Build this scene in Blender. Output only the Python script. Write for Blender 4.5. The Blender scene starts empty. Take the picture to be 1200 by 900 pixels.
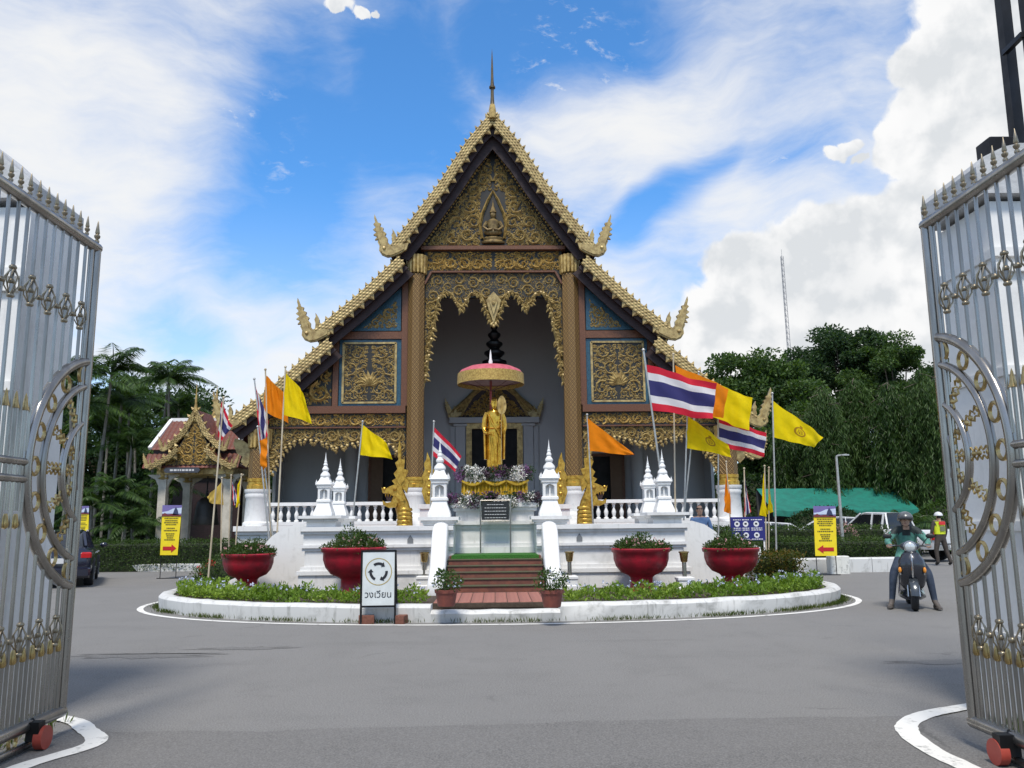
import bpy, bmesh, math, random
from mathutils import Vector, Matrix
R = math.radians
PI = math.pi
sc = bpy.context.scene
col = sc.collection

# ------------------------------------------------------------------ camera
FPX, CAM_H, YAW, PITCH, ROLL = 960.0, 1.55, R(1.27), R(9.566), 0.010
fw = Vector((math.sin(YAW)*math.cos(PITCH), math.cos(YAW)*math.cos(PITCH), math.sin(PITCH)))
rt = Vector((math.cos(YAW), -math.sin(YAW), 0))
up = rt.cross(fw)
c_, s_ = math.cos(ROLL), math.sin(ROLL)
rt, up = rt*c_ - up*s_, rt*s_ + up*c_
cam_d = bpy.data.cameras.new('camera')
cam = bpy.data.objects.new('camera', cam_d)
col.objects.link(cam)
m = Matrix.Identity(4)
for i in range(3):
    m[i][0], m[i][1], m[i][2] = rt[i], up[i], -fw[i]
m[2][3] = CAM_H
cam.matrix_world = m
cam_d.sensor_width = 36
cam_d.lens = 36*FPX/1200
cam_d.clip_start = 0.05
cam_d.clip_end = 2000
sc.camera = cam
CP = Vector((0, 0, CAM_H))
def ray(px, py):
    return rt*((px-600)/FPX) - up*((py-450)/FPX) + fw
def P(px, py, Y):
    d = ray(px, py)
    return CP + d*(Y/d.y)
def G(px, py, z=0.0):
    d = ray(px, py)
    return CP + d*((z-CAM_H)/d.z)

# ------------------------------------------------------------------ exposure
sc.view_settings.view_transform = 'Standard'
sc.view_settings.look = 'None'
sc.view_settings.exposure = 0.38
sc.view_settings.gamma = 1.0
sc.cycles.use_denoising = True
sc.cycles.max_bounces = 6
sc.cycles.diffuse_bounces = 3
sc.cycles.glossy_bounces = 3
sc.cycles.transmission_bounces = 4
sc.cycles.transparent_max_bounces = 6
sc.cycles.caustics_reflective = False
sc.cycles.caustics_refractive = False

# ------------------------------------------------------------------ sky and sun
SUN_EL, SUN_AZ = R(59), R(186)          # azimuth clockwise from +Y
world = bpy.data.worlds.new('World')
sc.world = world
world.use_nodes = True
nt = world.node_tree
nt.nodes.clear()
def N(t, kind, **kw):
    n = t.nodes.new(kind)
    for k, v in kw.items():
        setattr(n, k, v)
    return n
def put(t, sock, v):
    if hasattr(v, 'is_linked') or hasattr(v, 'links'):
        t.links.new(v, sock)
    elif v is not None:
        sock.default_value = v
def mth(t, op, a, b=None, c=None, clamp=False):
    n = N(t, 'ShaderNodeMath', operation=op, use_clamp=clamp)
    put(t, n.inputs[0], a)
    if b is not None: put(t, n.inputs[1], b)
    if c is not None: put(t, n.inputs[2], c)
    return n.outputs[0]
def sstep(t, v, a, b, lo=0.0, hi=1.0):
    n = N(t, 'ShaderNodeMapRange', interpolation_type='SMOOTHSTEP')
    put(t, n.inputs[0], v)
    n.inputs[1].default_value, n.inputs[2].default_value = a, b
    n.inputs[3].default_value, n.inputs[4].default_value = lo, hi
    return n.outputs[0]
def mixc(t, f, a, b, blend='MIX'):
    n = N(t, 'ShaderNodeMix', data_type='RGBA', blend_type=blend)
    put(t, n.inputs[0], f)
    put(t, n.inputs[6], a)
    put(t, n.inputs[7], b)
    return n.outputs[2]
def noise(t, vec, scale, detail=4, rough=0.55, dist=0.0, out=0, lac=2.0):
    n = N(t, 'ShaderNodeTexNoise')
    if vec is not None: t.links.new(vec, n.inputs['Vector'])
    n.inputs['Scale'].default_value = scale
    n.inputs['Detail'].default_value = detail
    n.inputs['Roughness'].default_value = rough
    n.inputs['Distortion'].default_value = dist
    n.inputs['Lacunarity'].default_value = lac
    return n.outputs[out]
def mapping(t, vec, loc=(0,0,0), rot=(0,0,0), scale=(1,1,1), kind='POINT'):
    n = N(t, 'ShaderNodeMapping', vector_type=kind)
    t.links.new(vec, n.inputs[0])
    n.inputs[1].default_value, n.inputs[2].default_value, n.inputs[3].default_value = loc, rot, scale
    return n.outputs[0]
tc = N(nt, 'ShaderNodeTexCoord')
sep = N(nt, 'ShaderNodeSeparateXYZ')
nt.links.new(tc.outputs['Generated'], sep.inputs[0])
az = mth(nt, 'ARCTAN2', sep.outputs[0], sep.outputs[1])
el = mth(nt, 'ARCSINE', sep.outputs[2])
cmb = N(nt, 'ShaderNodeCombineXYZ')
nt.links.new(az, cmb.inputs[0]); nt.links.new(el, cmb.inputs[1])
UV = cmb.outputs[0]                       # (azimuth, elevation) in radians
sky = N(nt, 'ShaderNodeTexSky', sky_type='NISHITA')
sky.sun_disc = False
sky.sun_elevation = SUN_EL
sky.sun_rotation = SUN_AZ
sky.altitude = 300
sky.air_density, sky.dust_density, sky.ozone_density = 1.0, 0.2, 3.0
def warp(vec, scale, amt, detail=5):
    n = noise(nt, vec, scale, detail, 0.6, out=1)
    v = N(nt, 'ShaderNodeVectorMath', operation='SUBTRACT'); nt.links.new(n, v.inputs[0]); v.inputs[1].default_value = (.5,.5,.5)
    s = N(nt, 'ShaderNodeVectorMath', operation='SCALE'); nt.links.new(v.outputs[0], s.inputs[0]); s.inputs['Scale'].default_value = amt
    a = N(nt, 'ShaderNodeVectorMath', operation='ADD'); nt.links.new(vec, a.inputs[0]); nt.links.new(s.outputs[0], a.inputs[1])
    return a.outputs[0]
def sky_uv(px, py):
    d = ray(px, py).normalized()
    return math.atan2(d.x, d.y), math.asin(d.z)
def blob(vec, px, py, rx, ry, rot=0, soft=1.0):
    u, v = sky_uv(px, py)
    mp = mapping(nt, vec, (u, v, 0), (0, 0, R(rot)), (rx/FPX, ry/FPX, 1000), 'TEXTURE')
    ln = N(nt, 'ShaderNodeVectorMath', operation='LENGTH'); nt.links.new(mp, ln.inputs[0])
    return sstep(nt, ln.outputs['Value'], 1.0, 1.0-soft)
def total(vals, op='ADD'):
    r = vals[0]
    for v in vals[1:]:
        r = mth(nt, op, r, v)
    return r
# high thin cloud: a veil torn open over patches of blue
wv = warp(UV, 3.0, 0.16, 3)
streak = mapping(nt, wv, (0,0,0), (0,0,R(-28)), (2.2, 7.5, 1))
fine = mapping(nt, wv, (3,1,0), (0,0,R(-18)), (7, 17, 1))
n1 = noise(nt, streak, 1.5, 7, 0.60)
n2 = noise(nt, fine, 1.7, 7, 0.62)
n3 = noise(nt, UV, 2.3, 3, 0.5)
blue = total([blob(wv, 345, 190, 170, 260, -20), blob(wv, 480, 120, 190, 230, 25), blob(wv, 640, 40, 270, 110, 8), blob(wv, 790, 230, 150, 40, 35, 1.0),
              mth(nt, 'MULTIPLY', blob(wv, 230, 385, 120, 55, -15), 0.7), mth(nt, 'MULTIPLY', blob(wv, 900, 190, 150, 60, -20), .45)], 'MAXIMUM')
thick = total([blob(wv, 60, 200, 330, 330, 0), blob(wv, 760, 190, 420, 130, -22), blob(wv, 300, 420, 420, 130, -12), blob(wv, 650, 330, 300, 110, -30)], 'MAXIMUM')
cov = mth(nt, 'ADD', mth(nt, 'MULTIPLY', n1, 0.75), mth(nt, 'MULTIPLY', n2, 0.45))
cov = mth(nt, 'ADD', cov, mth(nt, 'MULTIPLY', n3, 0.25))
cov = mth(nt, 'ADD', cov, mth(nt, 'MULTIPLY', thick, 0.30))
cov = mth(nt, 'SUBTRACT', cov, mth(nt, 'MULTIPLY', blue, 0.62))
veil = sstep(nt, cov, 0.30, 1.16)
wisp = noise(nt, mapping(nt, warp(UV, 7.0, .06, 3), (1.3,.4,0), (0,0,R(-20)), (10, 24, 1)), 2.2, 7, .66)
wmask = sstep(nt, noise(nt, mapping(nt, UV, (.7,.2,0)), 4.5, 2, .5), .46, .62)
veil = mth(nt, 'MAXIMUM', veil, mth(nt, 'MULTIPLY', mth(nt, 'MULTIPLY', sstep(nt, wisp, .52, .74), wmask), .75))
lowhaze = sstep(nt, el, 0.42, -0.02, 0.0, 0.75)
veil = mth(nt, 'MAXIMUM', veil, lowhaze)
# cumulus banks
wc = warp(warp(UV, 9.0, 0.075, 3), 30.0, 0.024, 5)
cums = [blob(wc, 900, 330, 105, 85, 0, .55), blob(wc, 985, 300, 120, 75, 0, .5), blob(wc, 850, 400, 90, 90, 0, .6), blob(wc, 1060, 360, 190, 130, 0, .5), blob(wc, 960, 430, 190, 110, 0, .5),
        blob(wc, 1150, 130, 110, 85, 0, .5), blob(wc, 1120, 60, 85, 60, 0, .5), blob(wc, 1180, 10, 120, 90, 0, .5), blob(wc, 1150, 240, 120, 90, 0, .5), blob(wc, 1060, 175, 50, 40, 0, .6),
        blob(wc, 979, 184, 17, 12, 0, 1.0), blob(wc, 992, 176, 15, 13, 0, 1.0), blob(wc, 1003, 190, 12, 8, 0, 1.0), blob(wc, 392, 4, 24, 10, 8, 1.0), blob(wc, 420, 8, 26, 9, 8, 1.0), blob(wc, 442, 4, 12, 7, 8, 1.0), blob(wc, 1330, 200, 200, 240, 0, .5),
        blob(wc, 1500, 330, 170, 130, 0, .5), blob(wc, -450, 300, 260, 150, 0, .5)]
craw = total(cums, 'MAXIMUM')
nd = noise(nt, UV, 24, 6, 0.62)
cum = sstep(nt, mth(nt, 'ADD', craw, mth(nt, 'MULTIPLY', mth(nt, 'SUBTRACT', nd, 0.5), 0.7)), 0.14, 0.46)
# lit tops and grey hollows of the cumulus: density sampled twice, a little towards the sun
up_uv = mapping(nt, UV, (0.012, -0.022, 0))
dens0 = noise(nt, warp(UV, 12, .03, 2), 13, 5, 0.52)
dens1 = noise(nt, warp(up_uv, 12, .03, 2), 13, 5, 0.52)
lit = sstep(nt, mth(nt, 'SUBTRACT', dens1, dens0), -0.17, 0.12)
grey = mth(nt, 'MULTIPLY', sstep(nt, noise(nt, UV, 5.5, 3, .5), .42, .66), sstep(nt, craw, .35, .9))
lit = mth(nt, 'SUBTRACT', lit, mth(nt, 'MULTIPLY', grey, 0.42), clamp=True)
K = 7.3
ccol = mixc(nt, lit, (K*.77, K*.80, K*.83, 1), (K*1.03, K*1.03, K*1.03, 1))
skyc = mixc(nt, 1.0, sky.outputs[0], (0.76, 1.42, 1.85, 1), 'MULTIPLY')
base = mixc(nt, mth(nt, 'MULTIPLY', veil, 0.96), skyc, (K*.985, K*.985, K*.975, 1))
full = mixc(nt, cum, base, ccol)
bg = N(nt, 'ShaderNodeBackground')
nt.links.new(full, bg.inputs[0])
bg.inputs[1].default_value = 0.10
wo = N(nt, 'ShaderNodeOutputWorld')
nt.links.new(bg.outputs[0], wo.inputs[0])
world.cycles.sampling_method = 'MANUAL'
world.cycles.sample_map_resolution = 512
sun_d = bpy.data.lights.new('sun', 'SUN')
sun_d.energy = 3.0
sun_d.angle = R(13)
sun_d.color = (1.0, 0.93, 0.82)
sun = bpy.data.objects.new('sun', sun_d)
col.objects.link(sun)
sdir = Vector((math.sin(SUN_AZ)*math.cos(SUN_EL), math.cos(SUN_AZ)*math.cos(SUN_EL), math.sin(SUN_EL)))
sun.rotation_euler = sdir.to_track_quat('Z', 'Y').to_euler()
sun.location = sdir*60

# ------------------------------------------------------------------ mesh builder
class MB:
    def __init__(s):
        s.v, s.f, s.mi, s.uv = [], [], [], {}
    def add(s, vs, fs, m=0):
        b = len(s.v)
        s.v += [tuple(p) for p in vs]
        for f in fs:
            s.f.append(tuple(i+b for i in f)); s.mi.append(m)
        return b
    def box(s, x0, x1, y0, y1, z0, z1, m=0):
        s.add([(x0,y0,z0),(x1,y0,z0),(x1,y1,z0),(x0,y1,z0),(x0,y0,z1),(x1,y0,z1),(x1,y1,z1),(x0,y1,z1)],
              [(0,3,2,1),(4,5,6,7),(0,1,5,4),(1,2,6,5),(2,3,7,6),(3,0,4,7)], m)
    def cbox(s, x0, x1, y0, y1, z0, z1, c=.02, m=0):
        # box with chamfered vertical and top edges
        r = [(x0+c,y0),(x1-c,y0),(x1,y0+c),(x1,y1-c),(x1-c,y1),(x0+c,y1),(x0,y1-c),(x0,y0+c)]
        cx, cy = (x0+x1)/2, (y0+y1)/2
        k = lambda p: (p[0]+(c if p[0] < cx else -c), p[1]+(c if p[1] < cy else -c))
        vs = [(p[0],p[1],z0) for p in r]+[(p[0],p[1],z1-c) for p in r]+[(*k(p),z1) for p in r]
        fs = [tuple(range(7,-1,-1)), tuple(range(16,24))]
        for i in range(8):
            j = (i+1) % 8
            fs += [(i,j,8+j,8+i),(8+i,8+j,16+j,16+i)]
        s.add(vs, fs, m)
    def bar(s, a, b, w, h, m=0, upv=(0,0,1)):
        a, b = Vector(a), Vector(b)
        d = (b-a).normalized(); u = Vector(upv)
        sd = d.cross(u)
        if sd.length < 1e-4: sd = d.cross(Vector((0,1,0)))
        sd.normalize(); u = sd.cross(d)
        vs = []
        for p in (a, b):
            for i, j in ((-1,-1),(1,-1),(1,1),(-1,1)):
                vs.append(p+sd*(i*w/2)+u*(j*h/2))
        s.add(vs, [(0,1,2,3),(7,6,5,4),(0,4,5,1),(1,5,6,2),(2,6,7,3),(3,7,4,0)], m)
    def prism(s, poly, a, b, ax='y', m=0, cham=0.0):
        # poly in the plane normal to ax, extruded a..b;  y:(x,z)  x:(y,z)  z:(x,y)
        n = len(poly)
        mk = {'y': lambda p,t: (p[0],t,p[1]), 'x': lambda p,t: (t,p[0],p[1]), 'z': lambda p,t: (p[0],p[1],t)}[ax]
        vs = [mk(p,a) for p in poly]+[mk(p,b) for p in poly]
        fs = [tuple(range(n)), tuple(range(2*n-1,n-1,-1))]
        fs += [(i,n+i,n+(i+1)%n,(i+1)%n) for i in range(n)]
        s.add(vs, fs, m)
    def lathe(s, prof, seg=16, c=(0,0,0), m=0, sq=False, a0=None, ry=1.0, uvs=False):
        if sq:
            seg = 4; a0 = PI/4; k = math.sqrt(2)
        else:
            k = 1; a0 = 0 if a0 is None else a0
        n = len(prof); b = len(s.v)
        L = 0; prev = None
        for r, z in prof:
            if prev is not None: L += math.hypot(r-prev[0], z-prev[1])
            prev = (r, z)
            for i in range(seg+(1 if uvs else 0)):
                a = a0+2*PI*i/seg
                if uvs: s.uv[len(s.v)] = (i/seg, L)
                s.v.append((c[0]+r*k*math.cos(a), c[1]+r*k*ry*math.sin(a), c[2]+z))
        w = seg+(1 if uvs else 0)
        for j in range(n-1):
            for i in range(seg):
                i2 = i+1 if uvs else (i+1) % seg
                s.f.append((b+j*w+i, b+j*w+i2, b+(j+1)*w+i2, b+(j+1)*w+i)); s.mi.append(m)
        if not uvs:
            if prof[0][0] > 1e-4: s.f.append(tuple(b+i for i in range(seg-1,-1,-1))); s.mi.append(m)
            if prof[-1][0] > 1e-4: s.f.append(tuple(b+(n-1)*w+i for i in range(seg))); s.mi.append(m)
    def tube(s, pts, rad, seg=8, m=0, cap=True, closed=False):
        pts = [Vector(p) for p in pts]; n = len(pts)
        if not isinstance(rad, (list, tuple)): rad = [rad]*n
        b = len(s.v); ref = None
        for i, p in enumerate(pts):
            if closed: t = pts[(i+1)%n]-pts[i-1]
            else: t = pts[min(i+1,n-1)]-pts[max(i-1,0)]
            t = t.normalized() if t.length > 1e-9 else Vector((0,0,1))
            if ref is None:
                ref = Vector((0,0,1)) if abs(t.z) < .9 else Vector((1,0,0))
            u = (ref-t*ref.dot(t))
            u = u.normalized() if u.length > 1e-6 else t.orthogonal().normalized()
            ref = u; w = t.cross(u)
            for k in range(seg):
                a = 2*PI*k/seg
                s.v.append(tuple(p+(u*math.cos(a)+w*math.sin(a))*rad[i]))
        for i in range(n if closed else n-1):
            j = (i+1) % n
            for k in range(seg):
                k2 = (k+1) % seg
                s.f.append((b+i*seg+k, b+i*seg+k2, b+j*seg+k2, b+j*seg+k)); s.mi.append(m)
        if cap and not closed:
            s.f.append(tuple(b+k for k in range(seg-1,-1,-1))); s.mi.append(m)
            s.f.append(tuple(b+(n-1)*seg+k for k in range(seg))); s.mi.append(m)
    def ball(s, c, r, seg=10, rings=6, m=0):
        if not isinstance(r, (list, tuple)): r = (r,r,r)
        b = len(s.v)
        s.v.append((c[0],c[1],c[2]-r[2]))
        for j in range(1, rings):
            t = PI*j/rings
            for i in range(seg):
                a = 2*PI*i/seg
                s.v.append((c[0]+r[0]*math.sin(t)*math.cos(a), c[1]+r[1]*math.sin(t)*math.sin(a), c[2]-r[2]*math.cos(t)))
        s.v.append((c[0],c[1],c[2]+r[2])); e = len(s.v)-1
        for i in range(seg):
            i2 = (i+1) % seg
            s.f.append((b, b+1+i2, b+1+i)); s.mi.append(m)
            for j in range(rings-2):
                o = b+1+j*seg
                s.f.append((o+i, o+i2, o+seg+i2, o+seg+i)); s.mi.append(m)
            o = b+1+(rings-2)*seg
            s.f.append((o+i, o+i2, e)); s.mi.append(m)
    def loft(s, rings, m=0, cap=True, closed=True):
        n = len(rings[0]); b = len(s.v)
        for r in rings: s.v += [tuple(p) for p in r]
        for j in range(len(rings)-1):
            for i in range(n if closed else n-1):
                i2 = (i+1) % n
                s.f.append((b+j*n+i, b+j*n+i2, b+(j+1)*n+i2, b+(j+1)*n+i)); s.mi.append(m)
        if cap:
            s.f.append(tuple(b+i for i in range(n-1,-1,-1))); s.mi.append(m)
            e = b+(len(rings)-1)*n
            s.f.append(tuple(e+i for i in range(n))); s.mi.append(m)
    def merge(s, o, mat=None, moff=0):
        b = len(s.v)
        s.v += [tuple(mat @ Vector(p)) for p in o.v] if mat else o.v
        s.f += [tuple(i+b for i in f) for f in o.f]
        s.mi += [x+moff for x in o.mi]
        for k, v in o.uv.items(): s.uv[k+b] = v
    def mesh(s, name, mats, smooth=True, ang=38):
        me = bpy.data.meshes.new(name)
        me.from_pydata(s.v, [], s.f)
        if not isinstance(mats, (list, tuple)): mats = [mats]
        for x in mats: me.materials.append(x)
        if len(mats) > 1: me.polygons.foreach_set('material_index', s.mi)
        if s.uv:
            ul = me.uv_layers.new(name='UVMap')
            ls = [0]*len(me.loops); me.loops.foreach_get('vertex_index', ls)
            fl = []
            for vi in ls: fl += s.uv.get(vi, (0.0, 0.0))
            ul.data.foreach_set('uv', fl)
        if smooth:
            me.polygons.foreach_set('use_smooth', [True]*len(me.polygons))
            me.update()
            me.set_sharp_from_angle(angle=R(ang))
        me.update()
        return me
def tag(o, label=None, cat=None, group=None, kind=None):
    if label: o['label'] = label
    if cat: o['category'] = cat
    if group: o['group'] = group
    if kind: o['kind'] = kind
    return o
def obj(name, mb, mats, parent=None, smooth=True, ang=38, kind=None):
    me = mb.mesh(name, mats, smooth, ang) if isinstance(mb, MB) else mb
    o = bpy.data.objects.new(name, me)
    col.objects.link(o)
    if parent: o.parent = parent
    if kind: o['kind'] = kind
    return o
def thing(name, label, cat, loc=(0,0,0), rz=0.0, group=None):
    o = bpy.data.objects.new(name, None)
    o.empty_display_size = .2
    col.objects.link(o)
    o.location = loc
    o.rotation_euler = (0, 0, rz)
    return tag(o, label, cat, group)
def dup(root, loc=None, rz=None, label=None, group=None, scale=None):
    def cp(o, par):
        c = o.copy(); col.objects.link(c)
        if par: c.parent = par
        for ch in o.children: cp(ch, c)
        return c
    r = cp(root, None)
    if loc is not None: r.location = loc
    if rz is not None: r.rotation_euler = (0, 0, rz)
    if scale is not None: r.scale = scale
    if label: r['label'] = label
    if group: r['group'] = group
    return r

# ------------------------------------------------------------------ materials
def newmat(name):
    mt = bpy.data.materials.new(name)
    mt.use_nodes = True
    t = mt.node_tree
    return mt, t, t.nodes['Principled BSDF']
def pm(name, c, rough=.6, metal=0.0, var=.15, vs=3.0, bump=0.0, bs=30.0, c2=None, spec=None, stretch=(1,1,1), trans=0.0, coat=0.0):
    mt, t, b = newmat(name)
    tcn = N(t, 'ShaderNodeTexCoord')
    vec = tcn.outputs['Object']
    if stretch != (1,1,1): vec = mapping(t, vec, scale=stretch)
    a = tuple(c)+(1,)
    d = tuple(c2)+(1,) if c2 else tuple(x*(1-var*1.6) for x in c)+(1,)
    f = noise(t, vec, vs, 6, .62)
    fs = sstep(t, f, .34, .68)
    cc = mixc(t, fs, a, d)
    t.links.new(cc, b.inputs['Base Color'])
    b.inputs['Metallic'].default_value = metal
    rr = N(t, 'ShaderNodeMapRange'); t.links.new(f, rr.inputs[0])
    rr.inputs[1].default_value, rr.inputs[2].default_value = .3, .7
    rr.inputs[3].default_value, rr.inputs[4].default_value = max(0,rough-.08), min(1,rough+.08)
    t.links.new(rr.outputs[0], b.inputs['Roughness'])
    if spec is not None: b.inputs['Specular IOR Level'].default_value = spec
    if trans: b.inputs['Transmission Weight'].default_value = trans
    if coat: b.inputs['Coat Weight'].default_value = coat
    if bump:
        bn = N(t, 'ShaderNodeBump'); bn.inputs['Strength'].default_value = bump; bn.inputs['Distance'].default_value = .02
        t.links.new(noise(t, tcn.outputs['Object'], bs, 5, .6), bn.inputs['Height'])
        t.links.new(bn.outputs[0], b.inputs['Normal'])
    return mt
def leafmat(name, dark, light, rough=.5, tr=.35, extra=None):
    mt, t, b = newmat(name)
    g = N(t, 'ShaderNodeNewGeometry')
    rp = N(t, 'ShaderNodeValToRGB')
    el_ = rp.color_ramp.elements
    el_[0].position, el_[0].color = 0, tuple(dark)+(1,)
    el_[1].position, el_[1].color = 1, tuple(light)+(1,)
    if extra:
        for pos, cx in extra:
            e = el_.new(pos); e.color = tuple(cx)+(1,)
    t.links.new(g.outputs['Random Per Island'], rp.inputs[0])
    tcn = N(t, 'ShaderNodeTexCoord')
    f = noise(t, tcn.outputs['Object'], .9, 3, .5)
    cc = mixc(t, sstep(t, f, .35, .65), rp.outputs[0], mixc(t, 1.0, rp.outputs[0], (.62,.72,.6,1), 'MULTIPLY'))
    t.links.new(cc, b.inputs['Base Color'])
    b.inputs['Roughness'].default_value = rough
    b.inputs['Specular IOR Level'].default_value = .3
    tl = N(t, 'ShaderNodeBsdfTranslucent')
    t.links.new(mixc(t, 1.0, cc, (1.5,1.5,.6,1), 'MULTIPLY'), tl.inputs[0])
    mx = N(t, 'ShaderNodeMixShader'); mx.inputs[0].default_value = tr
    t.links.new(b.outputs[0], mx.inputs[1]); t.links.new(tl.outputs[0], mx.inputs[2])
    t.links.new(mx.outputs[0], t.nodes['Material Output'].inputs[0])
    return mt
def whitemat(name, c=(.70,.70,.69), grime=(.38,.38,.36), amount=.5, vs=1.6):
    # painted masonry with stains and vertical runs
    mt, t, b = newmat(name)
    tcn = N(t, 'ShaderNodeTexCoord'); vec = tcn.outputs['Object']
    f1 = sstep(t, noise(t, vec, vs, 7, .65, .4), .50, .74)
    f2 = sstep(t, noise(t, mapping(t, vec, scale=(5,5,.7)), 2.2, 5, .6), .53, .78)
    f = mth(t, 'MULTIPLY', mth(t, 'MAXIMUM', f1, f2), amount, clamp=True)
    fine = noise(t, vec, 45, 3, .6)
    base = mixc(t, mth(t, 'MULTIPLY', fine, .16), tuple(c)+(1,), tuple(x*.75 for x in c)+(1,))
    t.links.new(mixc(t, f, base, tuple(grime)+(1,)), b.inputs['Base Color'])
    b.inputs['Roughness'].default_value = .62
    bn = N(t, 'ShaderNodeBump'); bn.inputs['Strength'].default_value = .12; bn.inputs['Distance'].default_value = .02
    t.links.new(noise(t, vec, 22, 6, .65), bn.inputs['Height']); t.links.new(bn.outputs[0], b.inputs['Normal'])
    return mt
M = {}
M['white'] = whitemat('white_painted_masonry')
M['white2'] = whitemat('white_stucco_ornament', (.73,.73,.72), (.40,.40,.38), .4, 4)
M['kerbwhite'] = whitemat('kerb_white_paint', (.60,.60,.585), (.20,.20,.18), .8, 2.6)
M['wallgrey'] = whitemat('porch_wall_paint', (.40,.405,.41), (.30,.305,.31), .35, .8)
M['gatewall'] = whitemat('gate_pillar_paint', (.74,.735,.72), (.42,.42,.41), .4, 1.1)
M['gold'] = pm('dull_gilding', (.54,.38,.13), .38, .2, vs=7, c2=(.24,.15,.045), bump=.25, bs=60)
M['goldpale'] = pm('weathered_gilding', (.45,.34,.14), .42, .2, vs=6, c2=(.22,.15,.055), bump=.25, bs=50)
M['goldbright'] = pm('bright_gold', (.80,.47,.07), .20, .85, vs=9, c2=(.55,.29,.03), bump=.06, bs=40)
M['nagagold'] = pm('naga_gold_paint', (.62,.40,.07), .32, .6, vs=9, c2=(.34,.19,.025), bump=.3, bs=50)
M['blueglass'] = pm('blue_mirror_mosaic', (.035,.11,.16), .30, .2, vs=26, c2=(.015,.04,.065), bump=.4, bs=80)
M['darkback'] = pm('dark_blue_ground', (.007,.009,.011), .55, .05, vs=9, c2=(.020,.016,.010))
M['maroon'] = pm('maroon_timber', (.026,.008,.009), .65, vs=5, c2=(.012,.005,.006), stretch=(1,1,6))
M['redframe'] = pm('red_gilt_frame', (.155,.062,.028), .5, .15, vs=30, c2=(.075,.028,.014), bump=.3, bs=90)
M['tile'] = pm('brown_roof_tiles', (.12,.06,.04), .6, vs=4, c2=(.07,.04,.03), bump=.5, bs=12)
M['darkwood'] = pm('dark_ceiling_timber', (.022,.017,.016), .7, vs=4)
M['black'] = pm('painted_interior_dark', (.006,.006,.006), .8, var=.2)  # painted darkness of the unlit rooms behind the doorways
M['steel'] = pm('brushed_stainless', (.37,.35,.32), .27, .9, vs=6, c2=(.25,.235,.215), stretch=(1,1,.2))
M['steelgold'] = pm('brass_fitting', (.50,.37,.16), .28, .9, vs=12, c2=(.27,.19,.08))
M['asphalt'] = None
M['red'] = pm('red_pot_paint', (.36,.010,.028), .45, vs=5, c2=(.20,.010,.020), coat=.05, bump=.15, bs=20)
M['terra'] = pm('terracotta_pot', (.23,.065,.045), .6, vs=6, c2=(.15,.045,.035))
M['iron'] = pm('dark_iron', (.02,.02,.022), .45, .6, var=.3)
M['pole'] = pm('aluminium_pole', (.50,.49,.46), .4, .7, vs=9)
M['bamboo'] = pm('bamboo_pole', (.52,.45,.33), .55, vs=14, c2=(.36,.29,.19), stretch=(1,1,.2))
M['soil'] = pm('soil', (.07,.05,.035), .9, vs=12, bump=.6, bs=40)
M['bark'] = pm('bark', (.13,.10,.075), .85, vs=9, c2=(.06,.048,.038), bump=.7, bs=26, stretch=(1,1,.3))
M['palmtrunk'] = pm('palm_trunk_bark', (.22,.205,.18), .8, vs=7, c2=(.10,.095,.08), bump=.4, bs=16, stretch=(.3,.3,3))
M['leaf'] = leafmat('tree_leaf', (.024,.056,.018), (.115,.185,.055), tr=.4)
M['leafdark'] = leafmat('dark_leaf', (.014,.036,.018), (.062,.11,.042), tr=.4)
M['leafmid'] = leafmat('mid_leaf', (.025,.055,.012), (.085,.150,.035))
M['palmleaf'] = leafmat('palm_leaflet', (.020,.048,.018), (.095,.165,.042), .4, .4)
M['bedleaf'] = leafmat('bed_leaf', (.10,.17,.02), (.30,.42,.07), .5, .4)
M['hedgeleaf'] = leafmat('hedge_leaf', (.025,.05,.012), (.085,.14,.03))
M['rustleaf'] = leafmat('rust_hedge_leaf', (.05,.06,.012), (.19,.10,.02), extra=[(.5,(.07,.10,.015))])
M['grass'] = leafmat('grass_blade', (.045,.075,.015), (.14,.17,.05))
M['pink'] = pm('pink_blossom', (.62,.36,.34), .6, var=.3, vs=20)
M['redflower'] = pm('red_blossom', (.55,.02,.015), .5, var=.2, vs=20)
M['paleblue'] = pm('pale_blue_blossom', (.55,.60,.75), .6, var=.2, vs=20)
M['whiteflower'] = pm('white_blossom', (.80,.78,.72), .6, var=.2, vs=20)
M['purple'] = pm('purple_blossom', (.20,.07,.20), .6, var=.3, vs=20)
M['darkmauve'] = pm('dark_mauve_blossom', (.075,.035,.06), .65, var=.3, vs=20)
M['flower2'] = pm('orange_blossom', (.55,.18,.06), .6, var=.2, vs=20)
M['yellowcloth'] = pm('gold_satin', (.50,.33,.02), .45, .1, vs=6, c2=(.36,.22,.01))
M['skin'] = pm('skin', (.42,.25,.17), .5, vs=20, var=.08)
M['tyre'] = pm('tyre_rubber', (.014,.014,.015), .75, var=.3)
M['glass'] = pm('dark_window_glass', (.012,.014,.016), .06, 0, var=.2, spec=.6)
M['rubberred'] = pm('red_castor', (.40,.06,.04), .5, var=.2)
M['brick'] = pm('loose_brick', (.19,.075,.05), .85, vs=18, bump=.5)
M['step'] = pm('dark_red_step', (.20,.068,.042), .5, vs=5, c2=(.12,.042,.03), bump=.2)
M['greenmat'] = pm('green_turf_mat', (.035,.16,.015), .85, vs=40, c2=(.02,.10,.01), bump=.6, bs=120)
M['paver'] = pm('red_paver', (.36,.15,.11), .7, vs=9, c2=(.25,.10,.08))
def flat(name, c, rough=.55, metal=0.0):
    if name not in M: M[name] = pm(name, c, rough, metal, var=.06, vs=8)
    return M[name]
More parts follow.
